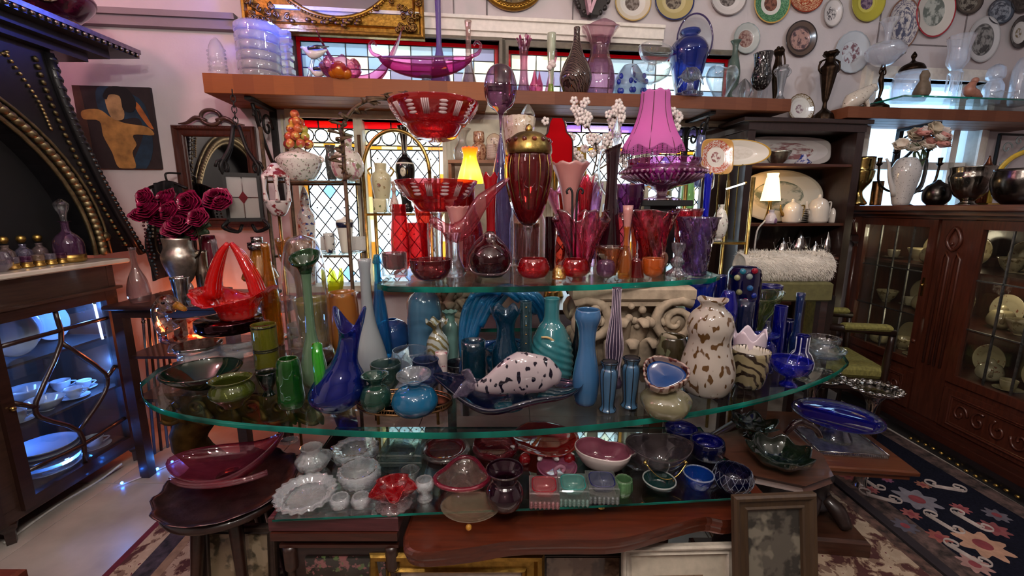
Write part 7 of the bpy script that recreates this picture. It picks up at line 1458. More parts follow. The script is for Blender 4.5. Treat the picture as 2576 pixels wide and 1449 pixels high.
# pieces on the tray table, pedestal and side table
y = at(575, 1225, Z=.561).y; p = at(570, 1200, Z=.575); L = size(430, 706, p.y, 1180)/2
t = thing('boat_bowl', 'pink clear glass boat bowl on the leaf-edged tray', 'bowl', (p.x, p.y+.02, .565), (0, 0, .12)); b = B(); boat(b, L, .115, lambda u: .06*(1-u*u)**.6+.004, lambda u: .065+.07*max(0, u)**2+.02*u*u, p=.6); b.obj('body', glass('c0506e', .14), t)
for k in (.3, .6): B().tube([(L*u, -.115*(1-u*u)**.6*1.0, .03+.03*k) for u in np.linspace(-.8, .8, 9)], .006, 6).obj('rib', glass('d88a9a', .12), t)
B().lathe([(.8, 0), (1, .3), (.7, 1)], 28, R=.06, Hh=.012, c=(0, 0, -.003)).obj('foot', C0, t)
GG = glass('1c3a2a', .2)
V('green_centrepiece', 'large dark green glass leaf centrepiece on the octagonal pedestal', 'centrepiece', (1880, 1092, 2050, 1188), .6005, [(.35, 0), (.6, .2), (.9, .6), (1, 1)], GG, rf=flute(7, .08), zf=ruffle(7, .15, .4), sh=.005)
V('green_epergne', 'dark green glass flower spray behind the leaf centrepiece', 'epergne', (1838, 1036, 1960, 1140), .6005, [(.4, 0), (.3, .1), (.25, .4), (.6, .6), (1, 1)], glass('20301e', .2), Y=GSY+.12, rf=flute(6, .15), zf=ruffle(6, .15, .5), parts=[('bead', 'balls', [(.7*cos(k), .7*sin(k), .6+.05*(k % 3), .09)], glass('3a7a4a', .2)) for k in range(6)])
y = GSY+.1; p = at(2030, 1110, Y=y)
B().tube([(-.06, 0, .012), (-.02, 0, .06), (.03, 0, .05), (.06, 0, .03), (.08, 0, .0)], [.01, .014, .013, .012, .01], 10).obj('glass_swirl', glass('3a1820', .3), None, (p.x-.03, y, .612), (0, 0, 0), 'dark garnet glass swirl handle beside the green centrepiece', 'sculpture')
# silver trays and blue cake plate at right
p = at(2160, 1150, Z=RTZ+.001); w = size(2070, 2232, p.y, 1150)/2
t = thing('silver_tray', 'square silver gallery tray under the blue cake plate', 'tray', (p.x-.01, p.y+w*.8, RTZ+.001), (0, 0, -.12))
B().box(-w, -w*.8, 0, w, w*.8, .006).obj('plate', metal('dcd8d2', .38), t); b = B()
for s in (-1, 1): b.tube([(-w, s*w*.8, .018), (w, s*w*.8, .018)], .003, 6, 1).tube([(s*w, -w*.8, .018), (s*w, w*.8, .018)], .003, 6, 1)
for k in range(40):
    f = -1+2*k/39
    for s in (-1, 1): b.tube([(f*w, s*w*.8, .004), (f*w, s*w*.8, .018)], .0013, 4, 1).tube([(s*w, f*w*.8, .004), (s*w, f*w*.8, .018)], .0013, 4, 1)
b.obj('gallery', SILVER, t)
V('cake_stand', 'blue-rimmed clear glass cake stand on the silver tray', 'cake stand', (1990, 1000, 2232, 1122), RTZ+.008, [(.42, 0), (.4, .1), (.3, .4), (.32, .72), (.7, .8), (.97, .97), (1, 1)], glass('a8b8c8', .08), bodyname='stand', parts=[('blue_rim', 'lathe', [(.76, .84), (.86, .9), (.99, 1.), (1.0, 1.02), (.86, .93), (.76, .88)], glass('1424b8', .25), {'sub': 1})], Y=at(2110, 1110, Z=RTZ).y+.02)
for i, (px, py, w, lab) in enumerate(((2048, 950, .14, 'ornate silver salver behind the blue cake stand'), (2200, 985, .11, 'small ornate silver salver with scroll handle at right'))):
    p = at(px, py, Z=.56); t = thing('silver_salver', lab, 'tray', (p.x, p.y, .56))
    B().lathe([(.5, 0), (.9, .2), (1, .9), (1, 1)], 56, 3, R=w, Hh=.02, rf=flute(12, .03), sh=.003).obj('dish', metal('b8b4ae', .14, .6, 18.), t); b = B()
    for k in range(18): a = 2*pi*k/18; b.tube([(w*.95*cos(a)+.02*(1-j/9)*cos(j*.8+k), w*.95*sin(a)+.02*(1-j/9)*sin(j*.8+k), .022) for j in range(8)], .005, 6, 1)
    b.obj('scroll_border', SILVER, t)['kind'] = 'stuff'; B().lathe([(1, 0), (.4, .1), (.3, .8), (.9, 1)], 20, R=.07, Hh=.559, c=(0, 0, -.559)).obj('stand', SILVER, t)
# ================================================================ BACKGROUND: PORCELAIN ON ETAGERES BEFORE THE WINDOWS
POR = china('dcd6cc', '8a6a6a', '6a7a5a', 26., .57); PORB = china('d8d2c8', '5a5a7a', 'a86a4a', 26., .56); CREAM = china('d9cfa8', '9a7a4a', None, 18., .6); BLK = china('121214', 'b8b4a8', None, 16., .68); IVORY = china('e2dccb')
EY = 2.72
def etagere(label, x0, x1, ys, yt, mats, ey=EY, extra=None, front=.14):
    t = thing('etagere', label, 'shelf stand', (0, ey, 0)); X0, X1 = at(x0, 500, Y=ey).x, at(x1, 500, Y=ey).x; zt = zat((x0+x1)/2, yt, ey)
    for x in (X0, X1):
        for y in (-front, front): B().tube([(x, y, 0), (x, y, zt)], .011, 8, 1).obj('post', mats, t)
    zs = []
    for yy in ys:
        z = zat((x0+x1)/2, yy, ey-front); zs.append(z)
        b = B()
        for y in (-front, front): b.tube([(X0, y, z-.012), (X1, y, z-.012)], .008, 6, 1)
        b.obj('rail', mats, t); B().box(X0, -front, z-.008, X1, front, z).obj('glass_shelf', glass('cfe4e0', .04), t)
    return t, zs, X0, X1, zt
VINE = solid('5a4630', .6, .3, var=.3)
t, ZA, X0, X1, zt = etagere('iron etagere with vine-wrapped post and glass shelves before the left window', 705, 893, (452, 640), 330, VINE)
b = B().tube([(X1, -.14, zt), (X1+.08, -.14, zt+.1), (X1+.2, -.14, zt+.15), (X1+.36, -.14, zt+.14)], .01, 8)
b.obj('vine_arch', VINE, t); rnd = random.Random(9)
for k in range(26):
    f = k/25; x = X1+(0 if f < .5 else (f-.5)*2*.36)+rnd.gauss(0, .012); z = (zt-.3+f*.6 if f < .5 else zt+.15*sin((f-.5)*pi))+rnd.gauss(0, .012)
    B().tube([(x, -.15, z), (x+rnd.gauss(0, .03), -.17, z+.02), (x+rnd.gauss(0, .04), -.16, z+.03)], [.004, .016, .002], 6, flat=.4).obj('vine_leaf', VINE, t)
t, ZB, X0b, X1b, ztb = etagere('gilt etagere with arched top between the left leaded windows', 930, 1090, (535,), 440, GOLD, 2.9, front=.1)
cx, rx = (X0b+X1b)/2, (X1b-X0b)/2; B().tube([(cx+rx*cos(a), -.1, ztb+rx*1.25*sin(a)) for a in np.linspace(0, pi, 15)], .012, 8, 2).obj('arch', GOLD, t)
def bk(name, label, cat, box, pl, prof, m, Y, **k): return V(name, label, cat, box, pl, prof, m, Y=Y, **k)
TUR2 = [(.5, 0), (.6, .05), (.85, .3), (1, .62), (.95, .68), (.8, .8), (.3, .92), (.1, 1)]
bk('soup_tureen', 'flowered porcelain tureen under a pyramid of fruit', 'tureen', (694, 372, 812, 450), ZA[0], TUR2, POR, EY, sh=0, parts=[('handle', 'tube', [(s*.95, 0, .55), (s*1.12, 0, .65), (s*.95, 0, .75)], POR, {'r': .06}) for s in (-1, 1)])
y = EY; p = at(752, 372, Y=y); zb = zat(752, 374, y); hz = zat(752, 280, y)-zb
t = thing('fruit_pyramid', 'porcelain pyramid of red and yellow peaches standing on the tureen', 'ornament', (p.x, y, zb)); FR = [china('c0503a', 'd8a84a', '8a2a2a', 9., .5), china('c8683e', '9a3a2e', 'd8b85a', 9., .5), china('b0a84a', 'b8503a', None, 9., .5)]
for lv, n in enumerate((6, 5, 4, 3, 1)):
    for k in range(n):
        a = 2*pi*k/n+lv; r = hz*.2*(1-lv/4.6); B().ell((r*1.5*cos(a), r*1.1*sin(a), hz*(.12+.2*lv)), hz*.125, 12, 8).obj('peach', FR[(k+lv) % 3], t)
B().tube([(0, 0, 0), (0, 0, hz*.9)], .01, 8, 1).obj('core', FR[2], t)
bk('round_vase', 'round white vase with pink flowers and lidded neck', 'vase', (832, 342, 916, 452), ZA[0], [(.4, 0), (.8, .1), (1, .36), (.75, .62), (.35, .72), (.38, .95), (.3, 1)], china('dfd8cc', 'b87a8a', '8a8a6a', 14., .55), EY+.01, sh=0)
y = EY+.01; p = at(872, 342, Y=y); B().tube([(-.045, 0, .045), (-.03, 0, .012), (.0, 0, .01), (.04, 0, .008)], [.004, .014, .013, .003], 8).obj('bird_finial', solid('6a7058', .5), None, (p.x, y, zat(872, 344, y)), (0, 0, 0), 'small green bird perched on the round flowered vase', 'figurine')
bk('dark_vase', 'small dark stone vase behind the round flowered vase', 'vase', (816, 364, 848, 452), ZA[0], [(.7, 0), (.8, .1), (1, .6), (.75, .8), (.9, 1)], china('4a4a48', '7a7a74', None, 20., .55), EY+.1, sh=.003)
bk('handled_urn', 'cream two-handled urn with red garland painting', 'urn', (932, 410, 986, 537), ZB[0], [(.5, 0), (.55, .05), (.75, .3), (1, .65), (.85, .78), (.55, .85), (.6, 1)], CREAM, 2.94, sh=.003, parts=[('handle', 'tube', [(s*.85, 0, .72), (s*1.25, 0, .85), (s*.9, 0, .92)], GOLD, {'r': .09}) for s in (-1, 1)]+[('medallion', 'balls', [(0, -.9, .55, .2)], china('8a5a4a', 'c8a890', None, 30.))])
bk('cameo_vase', 'tall black vase with white cameo medallion and trumpet neck', 'vase', (994, 314, 1044, 537), ZB[0], [(.55, 0), (.7, .05), (.5, .12), (.85, .35), (1, .52), (.7, .62), (.25, .68), (.3, .85), (.62, 1)], china('0f0f12', None), 2.92, sh=.003, parts=[('cameo', 'fn', lambda b, R, Hh: b.ell((0, -R*.97, Hh*.47), (R*.3, R*.06, Hh*.055), 14, 8), china('c8c0a8', '7a7468', None, 60.)), ('white_band', 'lathe', [(.93, .56), (.96, .565), (.9, .58), (.88, .58)], IVORY, {'sub': 1}), ('white_line', 'fn', lambda b, R, Hh: [b.tube([(R*r*1.02*cos(a), R*r*1.02*sin(a), z*Hh) for r, z in ((.27, .69), (.3, .85), (.6, .99))], R*.03, 5) for a in np.linspace(.3, 5.6, 6)], IVORY)])
bk('owl_cup', 'square cream cup with green handles painted on it', 'cup', (940, 500, 976, 537), ZB[0], [(.95, 0), (1, .1), (1, 1)], china('d8d4a8', '5a6a3a', None, 22., .58), 2.82, sh=.003, sq=5)
bk('small_vase', 'small blush vase with red collar', 'vase', (980, 456, 1006, 537), ZB[0], [(.9, 0), (1, .1), (.75, .35), (.35, .6), (.5, .75), (.3, .85), (.6, 1)], china('d8c0b4', 'a83a2a', '8a8a6a', 24., .6), 2.8, sh=.003)
bk('imari_vase', 'imari ginger jar with domed lid', 'vase', (748, 470, 796, 600), .971, [(.5, 0), (.6, .2), (1, .62), (.95, .72), (.5, .8), (.55, .84), (.4, .93), (.1, 1)], china('d6cec8', 'b0562e', '2a3a7a', 20., .55), 2.95, sh=0)
bk('coffee_pot', 'white cup-shaped pot with dark blue band', 'pot', (844, 545, 890, 615), ZA[1], [(.6, 0), (.65, .1), (.85, .6), (1, .85), (.95, .9), (.3, .97), (.1, 1)], IVORY, EY-.03, sh=0, parts=[('blue_band', 'lathe', [(.94, .7), (.99, .72), (1.02, .84), (.97, .85)], china('1a1e38', 'b89a4a', None, 30., .6), {'sub': 1})])
bk('tea_cup', 'dark-banded white teacup beside the coffee pot', 'cup', (812, 586, 842, 615), ZA[1], [(.5, 0), (.8, .3), (1, 1)], china('d8d4cc', '1a1e38', None, 12., .52), EY-.05, parts=[('handle', 'tube', [(.8, 0, .8), (1.3, 0, .6), (.8, 0, .3)], IVORY, {'r': .08})])
for i, (x0, x1) in enumerate(((806, 842), (884, 920))):
    y = EY+.08; p = at((x0+x1)/2, 615, Y=y); R = size(x0, x1, y, 600)/2
    b = B().box(-R, -.004, 0, R, .004, R*2, bev=.003); b.obj('serving_plate', china('cfcac4', 'a8a4a4', None, 20., .6), None, (p.x, y, ZA[1]+.001), (-.1, 0, 0), 'square pale serving plate standing %s the coffee pot' % ('left of' if i == 0 else 'right of'), 'plate')
# small oak shelf with cups at centre back, standing on the window ledge
y = 2.92; X0, X1 = at(1132, 400, Y=y).x, at(1290, 400, Y=y).x; ZS = zat(1210, 402, y-.1)
t = thing('spice_shelf', 'small wooden shelf with jugs and stacked saucers behind the orange lamp', 'shelf', (0, y, 0)); B().box(X0, -.1, ZS-.02, X1, .1, ZS).obj('board', wood('7a4a24', 'a06a3a', .45), t)
for x in (X0, X1-.02): B().box(x, -.09, .971, x+.02, .09, ZS-.02).obj('side', wood('7a4a24', 'a06a3a', .45), t)
bk('clear_vase', 'clear glass vase with cupped rim on the small wooden shelf', 'vase', (1138, 320, 1186, 402), ZS, [(.7, 0), (.95, .12), (.9, .35), (.45, .6), (.6, .85), (1, 1)], glass('e0dcd4', .2), y, sh=.003)
bk('brown_jug', 'brown patterned two-handled jug on the small wooden shelf', 'jug', (1186, 330, 1224, 402), ZS, [(.8, 0), (1, .3), (.85, .55), (.6, .62), (.75, .7), (.7, 1)], china('b89070', '7a4a34', None, 40., .5), y, sh=.003)
for k in range(6): bk('saucer', '%s saucer from the bottom of the stack behind the orange lamp' % ordn(k), 'saucer', (1222, 392-k*6, 1264, 402-k*6), ZS+k*.011, [(.6, 0), (.9, .5), (1, 1)], china('d8cfc0', '9a7a5a'), y, sh=.002, group='stack of saucers')
b = B().lathe(PP, 36, 3, R=1., Hh=.012); R = size(1224, 1262, y, 360)/2; b.v = [(v[0]*R, -v[2], v[1]*R) for v in b.v]; p = at(1243, 358, Y=y)
b.obj('saucer', plate_xz('d0c2a8', 'd8ccb4', 'cfc0a4', '5a4030', .5, .62, '7a5a3a', 7.), None, (p.x, y, ZS+.075+R), (-.12, 0, 0), 'upright saucer with brown bird painting above the stack', 'saucer')
bk('lattice_basket', 'white pierced porcelain lattice basket behind the covered jar', 'basket', (1264, 288, 1346, 420), .971, [(.45, 0), (.3, .1), (.35, .6), (.6, .7), (1, 1)], china('cfc2ae', 'a89478', None, 30., .55), 2.68, rf=flute(24, .05), sh=.004)
bk('glass_swan', 'clear glass swan arching above the lattice basket', 'figurine', (1310, 262, 1346, 300), zat(1328, 300, 2.68), [(.5, 0), (1, .3), (.5, .8), (.2, 1)], C0, 2.68, sh=0) 
# blossom branches
y = 2.75; t = thing('blossom_branch', 'white cherry blossom branches behind the pink lampshade', 'flowers', (at(1480, 500, Y=y).x, y, .971)); rnd = random.Random(12)
def BL(px, py): q = at(px, py, Y=y); return (q.x-t.location.x, rnd.uniform(-.04, .04), q.z-.971)
PET = china('dcd2cc', 'c8a0a4', None, 30., .6)
for pts in ([(1490, 560), (1470, 440), (1440, 370), (1400, 320)], [(1480, 480), (1500, 380), (1465, 300), (1455, 262)], [(1500, 420), (1545, 340), (1560, 275)], [(1500, 430), (1580, 380), (1690, 310), (1705, 280)]):
    L = [BL(*q) for q in pts]; B().tube(L, .005, 6).obj('twig', solid('4a3a2a', .8), t)
    q = catmull(L, 6)
    for k in range(26):
        c = q[rnd.randrange(5, len(q))]; c = c+Vector((rnd.gauss(0, .028), rnd.gauss(0, .02), rnd.gauss(0, .028))); b = B()
        for j in range(5): a = j*2*pi/5+k; b.ell((c.x+.015*cos(a), c.y, c.z+.015*sin(a)), (.012, .006, .012), 6, 4)
        b.obj('blossom', PET, t)
B().lathe([(.6, 0), (1, .4), (.6, .8), (.7, 1)], 20, R=.05, Hh=.2).obj('pot', IVORY, t)
# right etagere
t, ZC_, X0, X1, zt = etagere('brass etagere at the right of the leaded windows', 1700, 1858, (607,), 450, BRASS, 2.62)
lt = thing('strip_light', 'bright slim strip light on the brass etagere', 'light', (at(1850, 470, Y=2.46).x, 2.46, zat(1850, 470, 2.46))); B().tube([(-.05, 0, -.012), (.05, 0, .02)], .004, 8, 1).obj('tube', glow('fff4e0', 14.), lt); B().tube([(.05, 0, .02), (.06, .0, .022)], .009, 8, 1).obj('socket', BRASS, lt)
bk('moon_vase', 'white round moon vase with gilt edge on the brass etagere', 'vase', (1790, 515, 1832, 607), ZC_[0], [(.5, 0), (.4, .05), (.75, .15), (1, .48), (.6, .8), (.3, .88), (.4, 1)], POR, 2.55, sh=.003)
def stand_plate(label, px, py, rx, ry, y, m, pl, sq=None, rf=None, name='display_plate', cat='plate'):
    p = at(px, py, Y=y); R = size(px-rx, px+rx, y, py)/2; b = B().lathe(PP, 48, 3, R=1., Hh=.02, sq=sq, rf=rf); b.v = [(v[0]*R, -v[2], v[1]*R*ry/rx) for v in b.v]
    t = thing(name, label, cat, (p.x, y, p.z), (-.12, 0, 0)); b.obj('dish', m, t); zz = R*ry/rx
    c = B()
    for s in (-1, 1): c.tube([(s*.03, -.03, -zz*.96), (s*.03, .012, -zz*1.0), (s*.02, .03, pl-p.z+.004)], .004, 6, 1)
    c.obj('easel', BRASS, t); return t
stand_plate('large oval cream platter with gilt rim right of the pink lamp', 1850, 386, 84, 32, 2.6, plate_xz('cfc8bc', 'd4cec4', 'cdc6bc', 'c4bcb0', .5, .6, 'b08a3a'), ZC_[0])
stand_plate('square scalloped plate with rust panels and rose sprays', 1800, 396, 40, 43, 2.5, plate_xz('a84a32', 'd0cac0', 'cfc9c0', '8a5a5a', .3, .58, 'b88a4a', 9., 'cfc4b8'), ZC_[0], 5)
for i, (x0, y0, x1, y1, c, nm, cat) in enumerate([(1700, 440, 1748, 560, 'a8d890', 'pale green glass vase behind the purple pedestal bowl', 'vase'), (1640, 455, 1690, 560, 'c8c0b0', 'pale stacked cups behind the pedestal foot', 'cup'), (1745, 340, 1775, 470, '7a8ab8', 'blue and white hanging tassel ornament', 'ornament'), (1440, 370, 1476, 470, 'd8b050', 'gilt round picture stand behind the pink trumpet vase', 'ornament'), (1490, 455, 1530, 560, 'd8ccb8', 'cream jar behind the dark jug', 'jar')]):
    bk(['green_vase', 'cup_stack', 'tassel', 'gilt_ornament', 'cream_jar'][i], nm, cat, (x0, y0, x1, y1), .971 if i != 2 else zat(1760, 470, 2.7), [(.7, 0), (.9, .2), (.8, .5), (1, .8), (.8, 1)], glass(c, .5), 2.72 if i == 2 else 2.93, sh=.003)
# ---------------------------------------------------------------- lantern, pierced lamp
y = 2.5; p = at(614, 495, Y=y); s = size(570, 660, y, 495)/2; hz = zat(614, 440, y)-zat(614, 550, y)
t = thing('iron_lantern', 'hanging iron lantern with stained glass panes and red diamonds', 'lantern', (p.x, y, zat(614, 552, y)), (0, 0, .5)); s *= .78
b = B()
for x in (-s, s):
    for yy in (-s, s): b.box(x-.008, yy-.008, 0, x+.008, yy+.008, hz)
for z in (0, hz):
    for yy in (-s, s): b.box(-s, yy-.01, z-.01, s, yy+.01, z+.01)
    for x in (-s, s): b.box(x-.01, -s, z-.01, x+.01, s, z+.01)
b.obj('frame', IRON, t)
for k in range(4):
    R4 = Matrix.Rotation(k*pi/2, 4, 'Z')
    for x0, x1, c in ((-s, 0, 'c9a050' if k % 2 else 'c8c4bc'), (0, s, 'd0ccc4')):
        for z0, z1, cc in ((0, .5, c), (.5, 1, 'd4d0cc')):
            b = B().box(x0+.003, -s-.002, z0*hz+.003, x1-.003, -s+.002, z1*hz-.003, R4); b.obj('pane', glass(cc, .6, .2), t)
    b = B().prism([(0, hz*.36), (s*.28, hz*.5), (0, hz*.64), (-s*.28, hz*.5)], -s-.006, -s-.003, 'y'); b.v = [R4 @ Vector(v) for v in b.v]; b.obj('red_diamond', glass('8a1a2a', .6), t)
    b = B().tube([(s, -s, hz), (s*1.1, -s*1.1, hz*1.2), (s*.5, -s*.5, hz*1.6), (s*.15, -s*.15, hz*2.1)], .01, 6); b.tube([(s+.03*(1-j/10)*cos(j*.7), -s-.03*(1-j/10)*cos(j*.7), hz*1.15+.05*(1-j/10)*sin(j*.7)) for j in range(9)], .007, 6, 1); b.v = [R4 @ Vector(v) for v in b.v]; b.obj('scroll', IRON, t)
    b = B().tube([(s+.0, -s, 0), (s+.03, -s-.03, -.04), (s*.6, -s*.6, -.07), (s*.3, -s*.3, -.03)], .008, 6); b.v = [R4 @ Vector(v) for v in b.v]; b.obj('scroll', IRON, t)
ztop = SZ1-.13-t.location.z; b = B(); nl = 7
for k in range(nl): z = hz*2.1+(ztop-hz*2.1)*k/(nl-1); b.tube([(.012*cos(a)*(k % 2), .012*cos(a)*((k+1) % 2), z+.02*sin(a)) for a in np.linspace(0, 2*pi, 11)[:-1]], .003, 5, 1, True)
b.obj('chain', IRON, t)
y = 2.42; bk('pierced_lantern', 'white and red pierced ceramic lantern on a brass pole', 'lantern', (656, 410, 732, 545), zat(694, 545, y), [(.3, 0), (.55, .05), (.85, .2), (.95, .3)], china('cdbfba', '7a2a2e', None, 16., .55), y, sh=.004, bodyname='cup',
   parts=[('dome', 'lathe', [(1, .74), (.98, .78), (.6, .88), (.5, .93), (.2, 1)], china('cdbfba', '7a2a2e', None, 14., .5), {'sh': 0})]+[('pillar', 'tube', [(.9*cos(a), .9*sin(a), .28), (.95*cos(a), .95*sin(a), .52), (.9*cos(a), .9*sin(a), .76)], china('cdbfba', '8a4a4a'), {'r': [.2, .1, .2]}) for a in np.linspace(0, 5.2, 6)]+[('brass_pole', 'tube', [(0, 0, 0), (0, 0, -(zat(694, 545, y)-.001)/(zat(694, 410, y)-zat(694, 545, y)))], BRASS, {'r': .12, 'sub': 1})])
# ---------------------------------------------------------------- left side table pieces
ST = 1.0; y = 2.3
bk('silver_urn', 'engraved silver two-handled urn holding roses', 'urn', (402, 596, 500, 746), ST, [(.5, 0), (.5, .04), (.2, .1), (.2, .22), (.6, .35), (.95, .6), (1, .72), (.8, .85), (.85, 1)], metal('c8beb2', .38, .5, 30.), y, sh=.004, parts=[('handle', 'tube', [(s*.85, 0, .65), (s*1.4, 0, .8), (s*1.3, 0, 1.15), (s*.95, 0, 1.2), (s*.8, 0, .95)], BRONZE, {'r': .06}) for s in (-1, 1)])
p = at(440, 540, Y=y); t = thing('rose_bouquet', 'bunch of crimson roses in the silver urn', 'flowers', (at(450, 600, Y=y).x, y, zat(450, 604, y-.1))); rnd = random.Random(3); ROSE = [china('6a0a2e', '8a1440', None, 20., .5), china('8a0f3c', '5a0826', None, 20., .5)]
def rose(x, yy, z, r, m):
    b = B(); r *= 1.25
    for j in range(5): b.lathe([(.1, 0), (.4+.1*j, .2), (.3+.16*j, .8-.1*j), (.42+.17*j, .95-.13*j)], 16, 3, R=r, Hh=r*1.3, c=(0, 0, -r*.6), rf=flute(5, .1, j*.7), sh=.001)
    M = Matrix.Translation((x, yy, z)) @ Matrix.Rotation(rnd.uniform(.5, 1.3), 4, 'X') @ Matrix.Rotation(rnd.uniform(-.5, .5), 4, 'Y'); b.v = [M @ Vector(v) for v in b.v]; b.obj('rose', m, t)
for px, py, r in [(370, 520, .05), (400, 500, .048), (430, 530, .04), (470, 510, .05), (520, 498, .055), (448, 560, .045), (390, 545, .045), (500, 545, .04), (350, 540, .04), (420, 575, .04), (465, 580, .042), (440, 598, .036), (480, 555, .036), (360, 495, .036), (540, 510, .04)]:
    q = at(px, py, Y=y-.04); rose(q.x-t.location.x, rnd.uniform(-.06, .05), q.z-t.location.z, r, ROSE[int(px) % 2])
for k in range(10): q = at(rnd.uniform(370, 530), rnd.uniform(510, 590), Y=y); B().tube([(0, 0, 0), ((q.x-t.location.x)*.6, 0, (q.z-t.location.z)*.5), (q.x-t.location.x, 0, q.z-t.location.z)], [.003, .004, .014], 6, flat=.5).obj('stem', solid('2a3a22', .6), t)
for nm, lab, cat, bx, pr, m, yy in [
 ('glass_decanter', 'clear globe decanter with dark stopper left of the silver urn', 'decanter', (318, 622, 382, 752), [(.8, 0), (1, .15), (.8, .4), (.3, .65), (.25, .85), (.35, 1)], glass('c8b8b8', .06), 2.26),
 ('silver_beaker', 'plain silver beaker in front of the urn', 'beaker', (424, 694, 478, 756), [(.6, 0), (.7, .1), (.9, .8), (1, 1)], SILVER, 2.18),
 ('crystal_vase', 'slim cut crystal vase with round foot near the red basket', 'vase', (528, 602, 566, 742), [(.8, 0), (1, .12), (.9, .4), (.5, .5), (.45, .7), (.75, 1)], glass('b8b4b8', .12), 2.2),
 ('silver_jug', 'silver banded jug right of the urn', 'jug', (486, 628, 536, 748), [(.7, 0), (.95, .2), (1, .5), (.8, .7), (.85, 1)], metal('a89a8a', .2), 2.35),
 ('red_lamp', 'small dark red pleated shade lamp behind the crystal vase', 'lamp', (504, 592, 562, 720), [(.2, 0), (.2, .4), (1, .45), (.6, 1)], china('5a0f22'), 2.42),
 ('glass_stopper', 'tiny clear stoppered cruet before the beaker', 'cruet', (468, 712, 500, 760), [(.7, 0), (1, .3), (.4, .6), (.5, .8), (.2, 1)], C0, 2.16),
 ('silver_goblet', 'low silver dish at the right end of the dark side table', 'dish', (520, 722, 586, 756), [(.5, 0), (.3, .3), (.9, .7), (1, 1)], SILVER, 2.18)]:
    bk(nm, lab, cat, bx, ST, pr, m, yy, sh=.002)
t = thing('chrome_lamp', 'amber glass and chrome lamp behind the red basket', 'lamp', (at(655, 600, Y=2.38).x-.02, 2.38, 1.001)); B().lathe([(.9, 0), (1, .1), (.7, .5), (.45, .8), (.4, 1)], 32, R=.09, Hh=.17, c=(0, 0, .1), rf=flute(10, .05), sh=.003).obj('shade', glass('c8902a', .3), t); B().lathe([(1, 0), (1, 1)], 24, 1, R=.05, Hh=.04, c=(0, 0, .27)).lathe([(1, 0), (1, 1)], 24, 1, R=.03, Hh=.03, c=(0, 0, .31)).obj('collar', SILVER, t); B().lathe([(3, 0), (2.8, .02), (1, .03), (1, 1)], 24, 1, R=.03, Hh=.1).obj('stand', BRONZE, t)
lamp('orange_corner_light', (-2.08, 2.7, .75), 4.2, (1, .2, .06), .05)
# walking sticks in the corner
for k in range(5):
    x, yy = -2.215+.013*k, 2.45+.035*k; b = B().tube([(0, 0, 0), (-.01*k+.02, .05, .86+.02*k)], .008, 8, 1); t = thing('walking_stick', '%s walking stick from the left beside the marble-topped cabinet' % ordn(k), 'walking stick', (x, yy-.02, .001), (0, 0, 0), 'walking sticks in the corner'); b.obj('shaft', solid(['5a6a7a', '3a2a22', '6a7078', '4a2a20', '2a2422'][k], .3), t)
    B().ell((-.01*k+.02, .05, .88+.02*k), (.018, .018, .026), 10, 8).ell((-.01*k+.02, .05, .83+.02*k), .013, 8, 6).obj('knob', [SILVER, BRASS, BRONZE][k % 3], t)
t = thing('light_string', 'string of tiny blue lights trailing on the floor by the cabinet foot', 'lights', (-2.05, 2.3, 0)); B().tube([(-.1, -.2, .006), (0, -.05, .006), (.05, .06, .006), (.16, .1, .006)], .003, 5).obj('wire', solid('d0d0d8', .5), t)
for k, (x, yy) in enumerate(((-.09, -.18), (-.04, -.1), (.0, -.05), (.03, .02), (.06, .06), (.11, .08), (.15, .1))): B().ell((x, yy, .016), .007, 8, 6).obj('bulb', glow('2a7aff', 25.), t)
lamp('string_glow', (-2.0, 2.3, .06), .1, (.1, .35, 1), .02)
t = thing('power_cord', 'white power cord curving under the marble-topped cabinet', 'cord', (-2.3, 1.7, 0)); B().tube([(0, 0, .006), (-.02, .25, .006), (0, .45, .006), (.05, .55, .05)], .006, 6).obj('wire', solid('c8c4bc', .5), t)
# ---------------------------------------------------------------- on the marble top
MT = 1.2165; GP = china('6a2a5a', 'c8a86a', 'd8ccb8', 12., .52)
bk('perfume_decanter', 'purple and gilt decanter with crystal stopper on the marble top', 'decanter', (114, 500, 206, 652), MT, [(.85, 0), (1, .1), (1, .3), (.7, .42), (.3, .5), (.28, .62), (.5, .65)], glass('8a5a86', .25), 2.27, sh=.003, parts=[('gilt_base', 'lathe', [(.88, 0), (1.02, .03), (1.02, .12), (.9, .13)], GOLD, {'sub': 1}), ('stopper', 'lathe', [(.2, .64), (.25, .75), (.45, .85), (.5, .92), (.1, 1)], C0)]).location.x = -2.34
for k in range(5):
    x = -2.405; yy = 1.99+.055*k; h = .055
    t = thing('liqueur_glass', '%s tiny gilt-based liqueur glass from the left on the marble top' % ordn(k), 'glass', (x+.08, yy, MT+.001), (0, 0, 0), 'row of liqueur glasses'); B().lathe([(.8, .45), (.95, .6), (1, 1)], 20, R=.024, Hh=h, sh=.002).obj('bowl', glass(['b8b0c0', '8a4a7a', 'c8b09a'][k % 3], .15), t); B().lathe([(.9, 0), (1, .1), (.8, .3), (.9, .46)], 20, R=.024, Hh=h).obj('gilt_base', GOLD, t)
for k in range(4):
    t = thing('scent_bottle', '%s small scent bottle from the left behind the liqueur glasses' % ordn(k), 'bottle', (-2.425, 1.98+.075*k, MT+.001), (0, 0, 0), 'scent bottles on the marble top'); B().lathe([(.9, 0), (1, .2), (.9, .5), (.4, .65), (.45, .75)], 20, R=.034, Hh=.14, sh=.002).obj('body', glass(['b890b0', 'c8b0a8', 'a8a0b8', 'b8a0a0'][k], .2), t); B().lathe([(.35, .75), (.6, .85), (.5, .95), (.1, 1)], 14, R=.03, Hh=.15).obj('stopper', GOLD, t)
